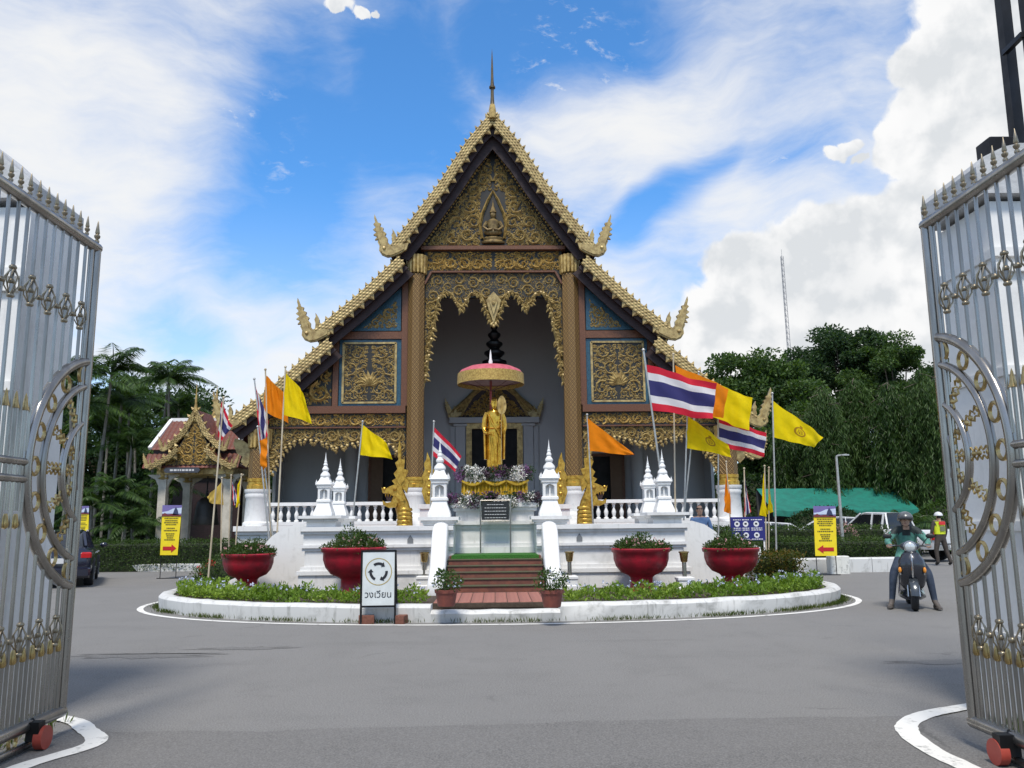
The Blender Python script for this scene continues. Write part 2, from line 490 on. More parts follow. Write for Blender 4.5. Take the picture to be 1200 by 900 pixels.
# ------------------------------------------------------------------ ground
def asphalt(name, c, dark):
    mt, t, b = newmat(name)
    tcn = N(t, 'ShaderNodeTexCoord'); vec = tcn.outputs['Object']
    big = noise(t, vec, .22, 5, .6)
    mid = noise(t, vec, 1.6, 6, .7)
    fine = noise(t, vec, 70, 3, .75)
    c1 = mixc(t, sstep(t, big, .36, .64), tuple(c)+(1,), tuple(x*.86 for x in c)+(1,))
    c1 = mixc(t, mth(t, 'MULTIPLY', sstep(t, mid, .48, .72), .55), c1, tuple(dark)+(1,))
    long = noise(t, mapping(t, vec, scale=(.22,1.4,1)), 1.0, 5, .6)
    c1 = mixc(t, mth(t, 'MULTIPLY', sstep(t, long, .55, .74), .62), c1, tuple(x*.55 for x in c)+(1,))
    trk = noise(t, mapping(t, vec, scale=(.9,.12,1)), 1.3, 4, .55)
    c1 = mixc(t, mth(t, 'MULTIPLY', sstep(t, trk, .50, .70), .30), c1, tuple(x*.62 for x in c)+(1,))
    spot = sstep(t, noise(t, mapping(t, vec, (3.1,1.7,0)), 3.2, 3, .5), .70, .78)
    c1 = mixc(t, mth(t, 'MULTIPLY', spot, .5), c1, tuple(x*.45 for x in c)+(1,))
    grain = noise(t, vec, 16, 4, .8)
    c1 = mixc(t, mth(t, 'MULTIPLY', sstep(t, grain, .50, .70), .45), c1, tuple(x*.60 for x in c)+(1,))
    c1 = mixc(t, sstep(t, fine, .40, .64), c1, tuple(x*1.42 for x in c)+(1,))
    v = N(t, 'ShaderNodeTexVoronoi', feature='DISTANCE_TO_EDGE')
    t.links.new(mapping(t, warp_t(t, vec, 1.4, .5), scale=(.33,.5,1)), v.inputs['Vector']); v.inputs['Scale'].default_value = .75
    crack = mth(t, 'MULTIPLY', sstep(t, v.outputs['Distance'], .010, .001), sstep(t, noise(t, vec, .5, 2), .56, .66))
    c1 = mixc(t, mth(t, 'MULTIPLY', crack, .4), c1, (.03,.03,.03,1))
    t.links.new(c1, b.inputs['Base Color'])
    b.inputs['Roughness'].default_value = .82
    b.inputs['Specular IOR Level'].default_value = .35
    bn = N(t, 'ShaderNodeBump'); bn.inputs['Strength'].default_value = .45; bn.inputs['Distance'].default_value = .012
    t.links.new(mth(t, 'ADD', fine, mth(t, 'MULTIPLY', mid, .8)), bn.inputs['Height']); t.links.new(bn.outputs[0], b.inputs['Normal'])
    return mt
def warp_t(t, vec, scale, amt):
    n = noise(t, vec, scale, 4, .6, out=1)
    s = N(t, 'ShaderNodeVectorMath', operation='SCALE'); t.links.new(n, s.inputs[0]); s.inputs['Scale'].default_value = amt
    a = N(t, 'ShaderNodeVectorMath', operation='ADD'); t.links.new(vec, a.inputs[0]); t.links.new(s.outputs[0], a.inputs[1])
    return a.outputs[0]
M['asphalt'] = asphalt('worn_asphalt', (.168,.164,.158), (.10,.098,.095))
M['asphalt2'] = asphalt('older_asphalt', (.142,.138,.133), (.082,.080,.077))
mb = MB(); mb.add([(-300,-60,0),(300,-60,0),(300,500,0),(-300,500,0)], [(0,1,2,3)])
tag(obj('road', mb, M['asphalt'], smooth=False), kind='structure')
random.seed(11)
mb = MB(); top = [(x, 6.72+.10*math.sin(x*.9)+random.uniform(-.035,.035)) for x in [i*.35-7 for i in range(41)]]
mb.add([(-7,-6,.004),(7,-6,.004)]+[(x,y,.004) for x, y in reversed(top)], [tuple(range(2+len(top)))])
tag(obj('gateway_road_apron', mb, M['asphalt2'], smooth=False), kind='structure')
M['asphaltpatch'] = asphalt('patched_asphalt', (.138,.135,.13), (.082,.08,.078))
random.seed(5)
for cx_, cy_, rx_, ry_ in ((-4.3,10.4,1.0,.22),(-3.2,10.9,.7,.14),(5.0,9.2,.9,.16)):
    mb = MB(); n_ = 40; mb.add([(cx_+rx_*math.cos(2*PI*i/n_)*random.uniform(.45,1.25), cy_+ry_*math.sin(2*PI*i/n_)*random.uniform(.5,1.25), .003) for i in range(n_)], [tuple(range(n_))])
    tag(obj('road_patch', mb, M['asphaltpatch'], smooth=False), kind='structure')
def paintmat():
    mt, t, b = newmat('worn_road_paint')
    tcn = N(t, 'ShaderNodeTexCoord')
    f = sstep(t, noise(t, tcn.outputs['Object'], 6, 8, .75), .53, .67)
    t.links.new(mixc(t, f, (.72,.71,.67,1), (.25,.25,.24,1)), b.inputs['Base Color'])
    b.inputs['Roughness'].default_value = .7
    return mt
M['paint'] = paintmat()
def stripe(pts, w, z, name, closed=False):
    mb = MB(); n = len(pts); vs = []
    for i, p in enumerate(pts):
        a = Vector(pts[i-1] if (closed or i) else pts[0]); b = Vector(pts[(i+1)%n] if (closed or i < n-1) else pts[-1])
        t = (b-a); t.z = 0; t.normalize(); nn = Vector((-t.y,t.x,0)); p = Vector(p)
        ww = w*random.uniform(.93,1.06)/2
        vs += [(p+nn*ww)[:2]+(z,), (p-nn*ww)[:2]+(z,)]
    mb.add(vs, [(2*i,2*i+1,(2*i+3)%(2*n),(2*i+2)%(2*n)) for i in range(n if closed else n-1)])
    return tag(obj(name, mb, M['paint'], smooth=False), kind='structure')
# island outline: an ellipse-like roundabout in front of the hall
ICX, ICY, IA, IB = .14, 17.25, 6.72, 3.93
def isl(t, k=0.0, e=2.15):
    c, s = math.cos(t), math.sin(t)
    x = (IA+k)*math.copysign(abs(c)**(2/e), c); y = (IB+k)*math.copysign(abs(s)**(2/e), s)
    return Vector((ICX+x, ICY+y, 0))
stripe([isl(2*PI*i/120, .33) for i in range(120)], .11, .006, 'road_marking', True)
def smoothline(pts, n=8):
    out = []
    for i in range(len(pts)-1):
        p0, p1, p2, p3 = (Vector(pts[max(0,min(len(pts)-1,i+k))]) for k in (-1,0,1,2))
        for j in range(n):
            t = j/n
            out.append(.5*((2*p1)+(p2-p0)*t+(2*p0-5*p1+4*p2-p3)*t*t+(3*p1-p0-3*p2+p3)*t**3))
    out.append(Vector(pts[-1]))
    return out
stripe(smoothline([(-4.6,7.5,0),(-3.55,7.12,0),(-3.15,6.72,0),(-2.9,6.3,0),(-3.1,5.75,0),(-3.2,5.0,0),(-3.2,3,0)]), .15, .010, 'road_marking')
stripe(smoothline([(5.6,7.6,0),(4.5,7.28,0),(3.75,6.98,0),(3.32,6.72,0),(3.04,6.35,0),(2.93,5.8,0),(2.95,5.2,0),(3.0,3,0)]), .16, .010, 'road_marking')

# ------------------------------------------------------------------ foliage helpers
def leaf_quad(mb, c, d, nrm, l, w, m=0):
    # a pointed leaf folded along its midrib
    d = Vector(d).normalized(); s = d.cross(Vector(nrm))
    if s.length < 1e-3: s = d.orthogonal()
    s.normalize(); n = s.cross(d); c = Vector(c)
    mb.add([c, c+d*l*.5+s*w*.5+n*w*.12, c+d*l, c+d*l*.5-s*w*.5+n*w*.12], [(0,1,2),(0,2,3)], m)
def rdir(rng=random):
    while True:
        v = Vector((rng.uniform(-1,1), rng.uniform(-1,1), rng.uniform(-1,1)))
        if .05 < v.length < 1: return v.normalized()
def tuft(mb, c, r, n, ls, m=0, flat_=1.0, upb=.25):
    c = Vector(c)
    for _ in range(n):
        d = rdir(); k = random.random()**.45
        p = c+Vector((d.x*r, d.y*r, d.z*r*flat_))*k
        dd = (d+Vector((0,0,upb))+rdir()*.7)
        leaf_quad(mb, p, dd, rdir(), ls*random.uniform(.7,1.3), ls*random.uniform(.35,.55), m)
def blossoms(mb, pts, r, m=0):
    for p in pts:
        k = r*random.uniform(.7,1.25)
        for _ in range(5):
            leaf_quad(mb, p, rdir()+Vector((0,-.3,.4)), rdir(), k, k*.8, m)

# ------------------------------------------------------------------ island kerb, soil, beds
ZK, ZS = .275, .21
root = thing('island_kerb', 'low curved white painted kerb wall round the planted island in the road', 'kerb')
GAP = 1.02
def kerb_run(t0, t1, n, h, name):
    prof = [(0.0,0),(-.02,h-.05),(.03,h),(.20,h),(.24,h-.03),(.24,0)]
    rings = []
    for i in range(n+1):
        t = t0+(t1-t0)*i/n
        p = isl(t); q = isl(t+.01)-isl(t-.01); q.normalize(); nn = Vector((q.y,-q.x,0))
        j = random.uniform(-.006,.006)
        rings.append([(p-nn*(a+j))+Vector((0,0,z+(j if z > 0 else 0))) for a, z in prof])
    mb = MB(); mb.loft(rings)
    return obj(name, mb, M['kerbwhite'], root, ang=50)
def t_at(x, y_neg=True):
    best = min((abs(isl(PI+PI*i/2000).x-x), PI+PI*i/2000) for i in range(2001))
    return best[1]
tL, tR = t_at(-GAP), t_at(GAP)
kerb_run(PI*.5, tL, 70, ZK, 'kerb_segment')
kerb_run(tR, 2*PI+PI*.5, 70, ZK, 'kerb_segment')
kerb_run(tL, tR, 12, .18, 'kerb_segment')
mb = MB(); pts = [isl(2*PI*i/90, -.2) for i in range(90)]
mb.add([(p.x,p.y,ZS) for p in pts], [tuple(range(90))])
tag(obj('island_soil', mb, M['soil'], smooth=False), kind='structure')
# pavers before the stairs
fl = thing('paved_forecourt', 'strip of square terracotta pavers before the stair foot', 'paving')
del fl['category']; del fl['label']; fl['kind'] = 'structure'
pv = MB(); pv.cbox(0,.19,0,.19,0,.05,.006); pvm = pv.mesh('paver', M['paver'])
for i in range(10):
    for j in range(9):
        o = obj('paver', pvm, None, fl); o.location = (-1.0+i*.2, 13.62+j*.2+(.0), .235)
mb = MB(); mb.box(-1.01,1.01,13.56,15.75,.02,.272); obj('paving_bed', mb, M['soil'], fl)

def bed(t0, t1, seed, w0=.30, w1=1.15):
    random.seed(seed); mb = MB()
    n = int(6500*abs(t1-t0)/1.4)
    for _ in range(n):
        t = random.uniform(t0, t1); k = random.uniform(w0, w1)
        p = isl(t, -k)
        if abs(p.x) < 1.15: continue
        h = .20+.09*math.sin(p.x*5.1+seed)*math.sin(p.y*6.3)+.05*math.sin(p.x*13)
        z = ZS+h*random.random()**.5
        leaf_quad(mb, (p.x,p.y,z), rdir()+Vector((0,0,.8)), rdir(), random.uniform(.05,.10), random.uniform(.025,.045))
    nb = int(n/60)
    for _ in range(nb):
        t = random.uniform(t0, t1); p = isl(t, -random.uniform(w0, w1))
        if abs(p.x) < 1.15: continue
        blossoms(mb, [(p.x,p.y,ZS+random.uniform(.2,.33))], .035, 1)
    return tag(obj('flower_bed', mb, [M['bedleaf'], M['paleblue']], smooth=False), kind='stuff')
tag(bed(PI*1.02, tL-.02, 3), 'low bright green flowering bed along the kerb on the pavilion side', 'flower bed')
tag(bed(tR+.02, PI*1.98, 4), 'low bright green flowering bed along the kerb on the scooter side', 'flower bed')
random.seed(8)
mb = MB()
for _ in range(5200):
    t = random.uniform(PI*1.0, PI*2.0)
    dens = .5+.5*math.sin(t*23)+.8*max(0, (t-PI*1.62)*1.6)
    if random.random() > dens*.8: continue
    p = isl(t, abs(random.gauss(.02,.07)))
    leaf_quad(mb, (p.x,p.y,.0), Vector((random.uniform(-.5,.5),random.uniform(-.8,.2),1)), rdir(), random.uniform(.03,.11), .012)
tag(obj('kerb_grass', mb, M['grass'], smooth=False), 'thin wild grass growing at the foot of the island kerb', 'grass', kind='stuff')

# ------------------------------------------------------------------ shrine platform
PY = 17.3                                   # front face of the platform
pl = thing('shrine_platform', 'white moulded masonry platform with stairs and curved side ramps carrying the statue', 'platform', (0,0,0))
PXE = 3.92
def wing(sg):
    mb = MB()
    x0, x1 = (-PXE, -.86) if sg < 0 else (.86, PXE)
    for z0, z1, pr in ((.1,.52,.10),(.52,.60,.14),(.60,.68,.07),(.68,1.00,.0),(1.00,1.06,.05),(1.06,1.12,.09),(1.12,1.34,.03),(1.34,1.40,.08),(1.40,1.49,.13)):
        mb.box(x0-(pr if sg < 0 else 0), x1+(pr if sg > 0 else 0), PY-pr, PY+2.4+pr, z0, z1)
    o = obj('base_wall', mb, M['white'], pl, smooth=False)
    # dark grey plate painted as the shade of a small niche slot
    for fx in (1.75,):
        nb = MB(); nb.prism([(sg*fx-.06,1.10+.04),(sg*fx+.06,1.14),(sg*fx+.06,1.22),(sg*fx,1.31),(sg*fx-.06,1.22)], PY-.045, PY-.02)
        obj('niche', nb, flat('niche_shade_grey',(.16,.17,.18)), o)
for sg in (-1,1): wing(sg)
# stairs
NS = 5
for i in range(NS+1):
    y0 = 15.62+i*.27; z1 = .285+(i+1)*.108 if i < NS else .87+.03
    z0 = .26
    mb = MB(); mb.cbox(-.93,.93,y0,y0+.27 if i < NS else PY+1.0,z0,z1-.018,.008)
    s = obj('step', mb, M['step'], pl)
    if i < NS:
        nb = MB(); nb.cbox(-.95,.95,y0-.02,y0+.285,z1-.018,z1,.005); obj('tread', nb, M['stepedge'] if 'stepedge' in M else M.setdefault('stepedge', pm('green_worn_tread',(.055,.075,.03),.7,vs=7,c2=(.09,.05,.035))), s)
nb = MB(); nb.cbox(-.88,.88,15.62+NS*.27-.03,PY+1.0,.872,.895,.01); obj('turf_mat', nb, M['greenmat'], pl)
nb = MB(); nb.box(-.885,.885,15.62+NS*.27-.05,15.62+NS*.27-.028,.80,.897); obj('turf_mat', nb, M['greenmat'], pl)
# bannisters: rounded ramp walls
for sg in (-1,1):
    prof = [(PY+.1,.2),(PY+.1,1.52),(PY-.10,1.56),(PY-.30,1.53),(PY-.50,1.42),(PY-.68,1.22),(PY-.85,.98),(PY-1.02,.80),(PY-1.25,.66),(PY-1.45,.58),(PY-1.55,.50),(PY-1.58,.40),(PY-1.56,.2)]
    xs = sg*1.115; rings = []
    for k in range(9):
        a = PI*k/8; off = -.155*math.cos(a); dz = .085*math.sin(a)-.085
        rings.append([(xs+off, y, z if (i in (0,len(prof)-1)) else z+dz) for i, (y, z) in enumerate(prof)])
    mb = MB(); mb.loft(rings); obj('bannister', mb, M['white2'], pl, ang=45)
    # newel pier and cap
    mb = MB(); cx = sg*1.17
    for hw, z0, z1 in ((.30,.2,1.50),(.33,1.50,1.55),(.37,1.55,1.60),(.42,1.60,1.67)): mb.box(cx-hw,cx+hw,PY+.12-hw+.2,PY+.12+hw+.2,z0,z1)
    obj('newel_pier', mb, M['white'], pl, smooth=False)
    # corner piers
    for (cx, cy, zt) in ((sg*3.60, PY+.28, 1.72), (sg*3.60, PY+1.95, 1.72)):
        mb = MB()
        for hw, z0, z1 in ((.30,.2,zt-.12),(.36,zt-.12,zt-.06),(.44,zt-.06,zt)): mb.box(cx-hw,cx+hw,cy-hw,cy+hw,z0,z1)
        obj('corner_pier', mb, M['white'], pl, smooth=False)
    # side ramp with a volute end
    top = [(3.9,1.50),(4.1,1.55),(4.35,1.54),(4.62,1.46),(4.86,1.30),(5.05,1.08),(5.18,.88),(5.32,.76),(5.48,.74),(5.58,.82),(5.64,.94),(5.74,1.0),(5.83,.95),(5.85,.84),(5.80,.66),(5.68,.50),(5.62,.42),(5.75,.36),(5.85,.2),(3.9,.2)]
    mb = MB(); mb.prism([(sg*x,z) for x,z in top], PY+.95, PY+1.25)
    obj('side_ramp', mb, M['white2'], pl, ang=50)
    mb = MB(); mb.prism([(sg*x,z) for x,z in top], PY+2.05, PY+2.35); obj('side_ramp', mb, M['white2'], pl, ang=50)
    for i in range(5):
        mb = MB(); mb.box(min(sg*(3.9+i*.3),sg*(4.2+i*.3)), max(sg*(3.9+i*.3),sg*(4.2+i*.3)), PY+1.25, PY+2.05, .2, 1.1-i*.18); obj('side_step', mb, M['white'], pl, smooth=False)
# statue pedestal
SY = 18.55
mb = MB()
for hw, z0, z1 in ((.98,.8,1.02),(.93,1.02,1.10),(.88,1.10,1.42),(.92,1.42,1.50),(.97,1.50,1.58),(.86,1.58,1.80),(.92,1.80,1.88),(.97,1.88,1.97)): mb.box(-hw,hw,SY-.25-(hw-.8),SY+1.5+(hw-.8),z0,z1)
obj('pedestal', mb, M['white'], pl, smooth=False)
mb = MB(); mb.cbox(-.68,.68,SY+.05,SY+1.2,1.97,2.66,.02); obj('pedestal_top', mb, M['white'], pl)

# small white spired shrines on the piers
def stupa(name, label, x, y, z, s):
    t = thing(name, label, 'shrine', (x,y,z), 0, 'small white spired shrines on the platform piers')
    mb = MB()
    for hw, z0, z1 in ((.30,0,.05),): mb.box(-hw,hw,-hw,hw,z0,z1)
    mb.lathe([(.30,.05),(.27,.12),(.21,.24),(.19,.30),(.225,.31),(.225,.35),(.20,.37)], sq=True)
    obj('plinth', mb, M['white2'], t, ang=25)
    mb = MB()
    for sx in (-1,1):
        for sy in (-1,1): mb.box(sx*.155-.035,sx*.155+.035,sy*.155-.035,sy*.155+.035,.37,.62)
    mb.lathe([(.205,.62),(.225,.64),(.225,.68)], sq=True)
    for sx in (-1,1):      # arched lintel over each niche
        mb.prism([(-.12,.62),(-.12,.56),(-.07,.585),(0,.60),(.07,.585),(.12,.56),(.12,.62)], sx*.17-.018, sx*.17+.018)
        mb.prism([(-.12,.62),(-.12,.56),(-.07,.585),(0,.60),(.07,.585),(.12,.56),(.12,.62)], sx*.17-.018, sx*.17+.018, 'x')
    mb.box(-.12,.12,-.02,.02,.37,.62); mb.box(-.02,.02,-.12,.12,.37,.62)
    obj('niche_body', mb, M['white2'], t, smooth=False)
    mb = MB()
    mb.lathe([(.245,.68),(.27,.71),(.25,.74),(.17,.80),(.135,.86),(.13,.88)], sq=True)
    for sx in (-1,1):
        for sy in (-1,1):
            mb.lathe([(.03,0),(.035,.03),(.012,.07),(0,.11)], 6, (sx*.235,sy*.235,.72))
    mb.lathe([(.15,.88),(.165,.91),(.15,.95),(.09,1.0),(.08,1.02),(.105,1.04),(.11,1.07),(.065,1.12),(.055,1.14),(.07,1.155),(.07,1.175),(.042,1.21),(.05,1.225),(.048,1.24),(.03,1.27),(.034,1.285),(.018,1.33),(.01,1.40),(0,1.47)], 12)
    obj('spire', mb, M['white2'], t, ang=40)
    t.scale = (s*.70,s*.70,s)
    return t
stupa('spired_shrine', 'small white spired shrine on the stair newel beside the thai flag and statue flowers', -1.17, PY+.32, 1.67, 1.12)
stupa('spired_shrine', 'small white spired shrine on the stair newel nearer the orange pennant', 1.17, PY+.32, 1.67, 1.12)
stupa('spired_shrine', 'taller of two neighbouring white spired shrines above the roundabout sign', -3.60, PY+.28, 1.72, .92)
stupa('spired_shrine', 'white spired shrine just behind its taller twin above the roundabout sign', -3.60, PY+1.95, 1.72, .92)
stupa('spired_shrine', 'taller of two neighbouring white spired shrines under the large thai flag', 3.60, PY+.28, 1.72, .92)
stupa('spired_shrine', 'white spired shrine just behind its taller twin under the large thai flag', 3.60, PY+1.95, 1.72, .92)
# ------------------------------------------------------------------ gilt ornament generators
def ridge(mb, pts, ws, hs, m=0):
    # raised strip in a facade plane (x, y, z): triangular section standing towards -y
    n = len(pts); vs = []
    for i, (x, y, z) in enumerate(pts):
        a = pts[max(0,i-1)]; b = pts[min(n-1,i+1)]
        dx, dz = b[0]-a[0], b[2]-a[2]; L = math.hypot(dx,dz) or 1
        nx, nz = -dz/L, dx/L
        w = ws[i]/2
        vs += [(x+nx*w,y,z+nz*w),(x,y-hs[i],z),(x-nx*w,y,z-nz*w)]
    fs = []
    for i in range(n-1):
        o = 3*i; fs += [(o,o+1,o+4,o+3),(o+1,o+2,o+5,o+4)]
    mb.add(vs, fs, m)
def curl(mb, cx, cz, Y, r, ph, hand, w, turns=1.35, n=13, m=0):
    pts, ws, hs = [], [], []
    for i in range(n):
        t = i/(n-1); rr = r*(1-t)**.75; a = ph+hand*turns*2*PI*t
        pts.append((cx+rr*math.cos(a), Y, cz+rr*math.sin(a))); ws.append(w*(1-.45*t)); hs.append(w*.75*(1-.3*t))
    ridge(mb, pts, ws, hs, m)
    for i in (1,3,5,7):
        a = ph+hand*turns*2*PI*i/(n-1)
        petal(mb, pts[i][0], pts[i][2], Y, a+hand*.9, r*.42, r*.2, m)
    mb.add([(cx-w*.6,Y,cz),(cx,Y,cz-w*.6),(cx+w*.6,Y,cz),(cx,Y,cz+w*.6),(cx,Y-w*1.1,cz)], [(0,1,4),(1,2,4),(2,3,4),(3,0,4)], m)
def petal(mb, x, z, Y, a, l, w, m=0):
    c, s = math.cos(a), math.sin(a)
    q = lambda u, v, h: (x+c*u-s*v, Y-h, z+s*u+c*v)
    mb.add([q(0,0,0),q(l*.45,w*.5,0),q(l,l*.12,0),q(l*.45,-w*.5,0),q(l*.45,0,w*.55)], [(0,4,1),(1,4,2),(2,4,3),(3,4,0)], m)
def scrolls(inside, bb, Y, r0, seed, mirror=None, rmin=.28, leaves=1.0, m=0, w=.40):
    # fill a region with gilded scrollwork of decreasing size
    rng = random.Random(seed); mb = MB(); placed = []
    x0, x1, z0, z1 = bb; area = (x1-x0)*(z1-z0)
    for k in (1.0,.75,.55,.4,rmin):
        r = r0*k
        for _ in range(int(area/(r*r)*5)):
            x, z = rng.uniform(x0,x1), rng.uniform(z0,z1)
            if any((x-a)**2+(z-b)**2 < (.92*(r+c))**2 for a,b,c in placed): continue
            if not all(inside(x+r*.9*math.cos(q*PI/4), z+r*.9*math.sin(q*PI/4)) for q in range(8)): continue
            placed.append((x,z,r))
            ph, hd = rng.uniform(0,2*PI), rng.choice((-1,1))
            curl(mb, x, z, Y, r, ph, hd, r*w, 1.15+.5*rng.random(), m=m)
            if mirror is not None: curl(mb, 2*mirror-x, z, Y, r, PI-ph, -hd, r*w, 1.15+.5*rng.random(), m=m)
    for _ in range(int(area/(r0*r0)*13*leaves)):
        x, z = rng.uniform(x0,x1), rng.uniform(z0,z1)
        if not inside(x, z): continue
        a = rng.uniform(0,2*PI); l = r0*rng.uniform(.3,.6)
        if not inside(x+l*math.cos(a), z+l*math.sin(a)): continue
        petal(mb, x, z, Y+.004, a, l, l*.45, m)
        if mirror is not None: petal(mb, 2*mirror-x, z, Y+.004, PI-a, l, l*.45, m)
    return mb
def inpoly(poly):
    def f(x, z):
        r = False; n = len(poly); j = n-1
        for i in range(n):
            xi, zi = poly[i]; xj, zj = poly[j]
            if (zi > z) != (zj > z) and x < (xj-xi)*(z-zi)/(zj-zi)+xi: r = not r
            j = i
        return r
    return f
def bbox(poly):
    xs = [p[0] for p in poly]; zs = [p[1] for p in poly]
    return min(xs), max(xs), min(zs), max(zs)
def resample(path, step):
    out = [Vector(path[0])]; acc = 0
    for a, b in zip(path, path[1:]):
        a, b = Vector(a), Vector(b); L = (b-a).length; d = step-acc
        while d <= L:
            out.append(a+(b-a)*(d/L)); d += step
        acc = (acc+L) % step
    return out
def bargeboard(path, width, y0, parent, tooth=.42):
    # path: (x,z) from the top down; width measured below the path; scales, crest and teeth are real pieces
    ps = resample(path, .16); n = len(ps)
    nrm = []
    for i in range(n):
        d = (ps[min(n-1,i+1)]-ps[max(0,i-1)]).normalized()
        q = Vector((-d.y, d.x))
        if q.y < 0: q = -q
        nrm.append(q)
    mb = MB(); poly = [(p.x,p.y) for p in ps]+[(p.x-q.x*width,p.y-q.y*width) for p, q in reversed(list(zip(ps,nrm)))]
    mb.prism(poly, y0, y0+.16)
    bo = obj('bargeboard', mb, M['goldpale'], parent, smooth=False)
    sc_ = MB()
    rows = 4; sz = width/rows
    for i in range(n-1):
        for j in range(rows):
            off = .5 if j % 2 else 0
            k = min(i+off, n-1.001); i0 = int(k); f = k-i0
            p = ps[i0].lerp(ps[i0+1], f); q = nrm[i0]; d = (ps[i0+1]-ps[i0]).normalized()
            c = p-q*(sz*(j+.5))
            a = c-d*.07; b = c+d*.075; e = c+q*sz*.52; g = c-q*sz*.52; t = c+d*.045
            sc_.add([(a.x,y0-.004,a.y),(g.x,y0-.004,g.y),(b.x,y0-.004,b.y),(e.x,y0-.004,e.y),(t.x,y0-.035,t.y)], [(0,1,4),(1,2,4),(2,3,4),(3,0,4)])
    obj('scale_pattern', sc_, M['goldpale'], bo, smooth=False, kind='stuff')
    cr = MB()
    for i in range(0, n-1):
        p, q = ps[i], nrm[i]; d = (ps[min(n-1,i+1)]-ps[max(0,i-1)]).normalized()
        if i % 2 == 0:
            a, b, c = p-d*.11-q*.02, p+d*.10-q*.02, p+q*.17-d*.08
            mid = p+q*.05
            cr.add([(a.x,y0+.08,a.y),(mid.x,y0+.0,mid.y),(b.x,y0+.08,b.y),(c.x,y0+.08,c.y),(mid.x,y0+.16,mid.y)], [(0,1,3),(1,2,3),(2,4,3),(4,0,3)])
    st = max(3, int(tooth/.16)+1)
    for i in range(2, n-1, st):
        p, q = ps[i]-nrm[i]*width, nrm[i]; d = (ps[min(n-1,i+1)]-ps[max(0,i-1)]).normalized()
        a, b, c = p-d*.2+q*.03, p+d*.14+q*.03, p-q*.19-d*.02
        mid = p-q*.03
        cr.add([(a.x,y0+.08,a.y),(mid.x,y0-.0,mid.y),(b.x,y0+.08,b.y),(c.x,y0+.08,c.y),(mid.x,y0+.16,mid.y)], [(0,1,3),(1,2,3),(2,4,3),(4,0,3)])
    obj('crest', cr, M['goldpale'], bo, smooth=False, kind='stuff')
    return ps, nrm, bo
# curling flame finial: outline in units where the whole figure is 1 tall, curling to -x
FIN = [(.30,-.02),(.12,-.10),(-.02,-.12),(-.16,-.06),(-.23,.05),(-.22,.17),(-.27,.27),(-.25,.34),(-.34,.33),(-.28,.42),(-.38,.46),(-.30,.53),(-.39,.60),(-.32,.66),(-.385,.74),(-.34,.79),(-.37,.90),(-.36,1.0),(-.30,.86),(-.27,.78),(-.20,.76),(-.22,.68),(-.13,.64),(-.15,.57),(-.06,.50),(-.09,.44),(-.02,.36),(-.02,.27),(.04,.20),(.09,.22),(.10,.34),(.07,.45),(.10,.52),(.09,.62),(.15,.53),(.19,.44),(.185,.35),(.25,.30),(.23,.24),(.34,.22),(.50,.25),(.45,.08)]
def finial(x, z, y, s, sg, parent, name='naga_finial', t=.22, mat=None):
    mb = MB(); pts = [(x+px*s if sg < 0 else x-px*s, z+pz*s) for px, pz in FIN]
    # core plate with a raised, narrower plate either side
    mb.prism(pts, y-t*.28, y+t*.28)
    cx = sum(p[0] for p in pts)/len(pts); cz = sum(p[1] for p in pts)/len(pts)
    body = [(.26,.0),(.10,-.07),(-.03,-.085),(-.14,-.03),(-.19,.06),(-.18,.18),(-.23,.30),(-.28,.44),(-.31,.58),(-.34,.74),(-.27,.68),(-.20,.56),(-.13,.44),(-.07,.34),(-.06,.22),(.02,.14),(.14,.15),(.26,.19),(.40,.2),(.40,.08)]
    bp = [(x+px*s if sg < 0 else x-px*s, z+pz*s) for px, pz in body]
    mb.prism(bp, y-t*.5, y+t*.5)
    ex = x+(-.10 if sg < 0 else .10)*s
    mb.ball((ex, y-t*.5, z+.1*s), .05*s, 6, 4)
    return obj(name, mb, mat or M['goldpale'], parent, smooth=False)

# ------------------------------------------------------------------ the hall
hall = thing('temple_hall', 'large gilded temple hall with steep tiered roof and carved gable behind the statue', 'temple', (0,0,0))
FY, WY, BY = 29.1, 30.0, 36.0               # bargeboard plane, column plane, porch back wall
ZF = 1.50                                   # porch floor
mb = MB()
for z0, z1, pr in ((0,.35,.35),(.35,.5,.28),(.5,1.2,.12),(1.2,1.32,.2),(1.32,ZF,.3)): mb.box(-9.0-pr*.5,9.0+pr*.5,29.55-pr,58,z0,z1)
obj('podium', mb, M['white'], hall, smooth=False)
def sym(px, py, Y):
    # facade point read from the photograph's pavilion side, returned as |x|, z
    p = P(px, py, Y); return abs(p.x), p.z
T1 = [(0.0, P(573,129,FY).z), sym(546.7,165,FY), sym(513,216,FY), sym(480,259,FY), sym(455,290,FY)]
T2 = [sym(466,300,FY), sym(440,324.7,FY), sym(412,350,FY), sym(386,371,FY), sym(364,389,FY)]
T3 = [sym(382,396,FY), sym(350,423,FY), sym(323,447,FY), sym(292,472,FY), sym(262,494,FY)]
TH = (.35,.37,.37)
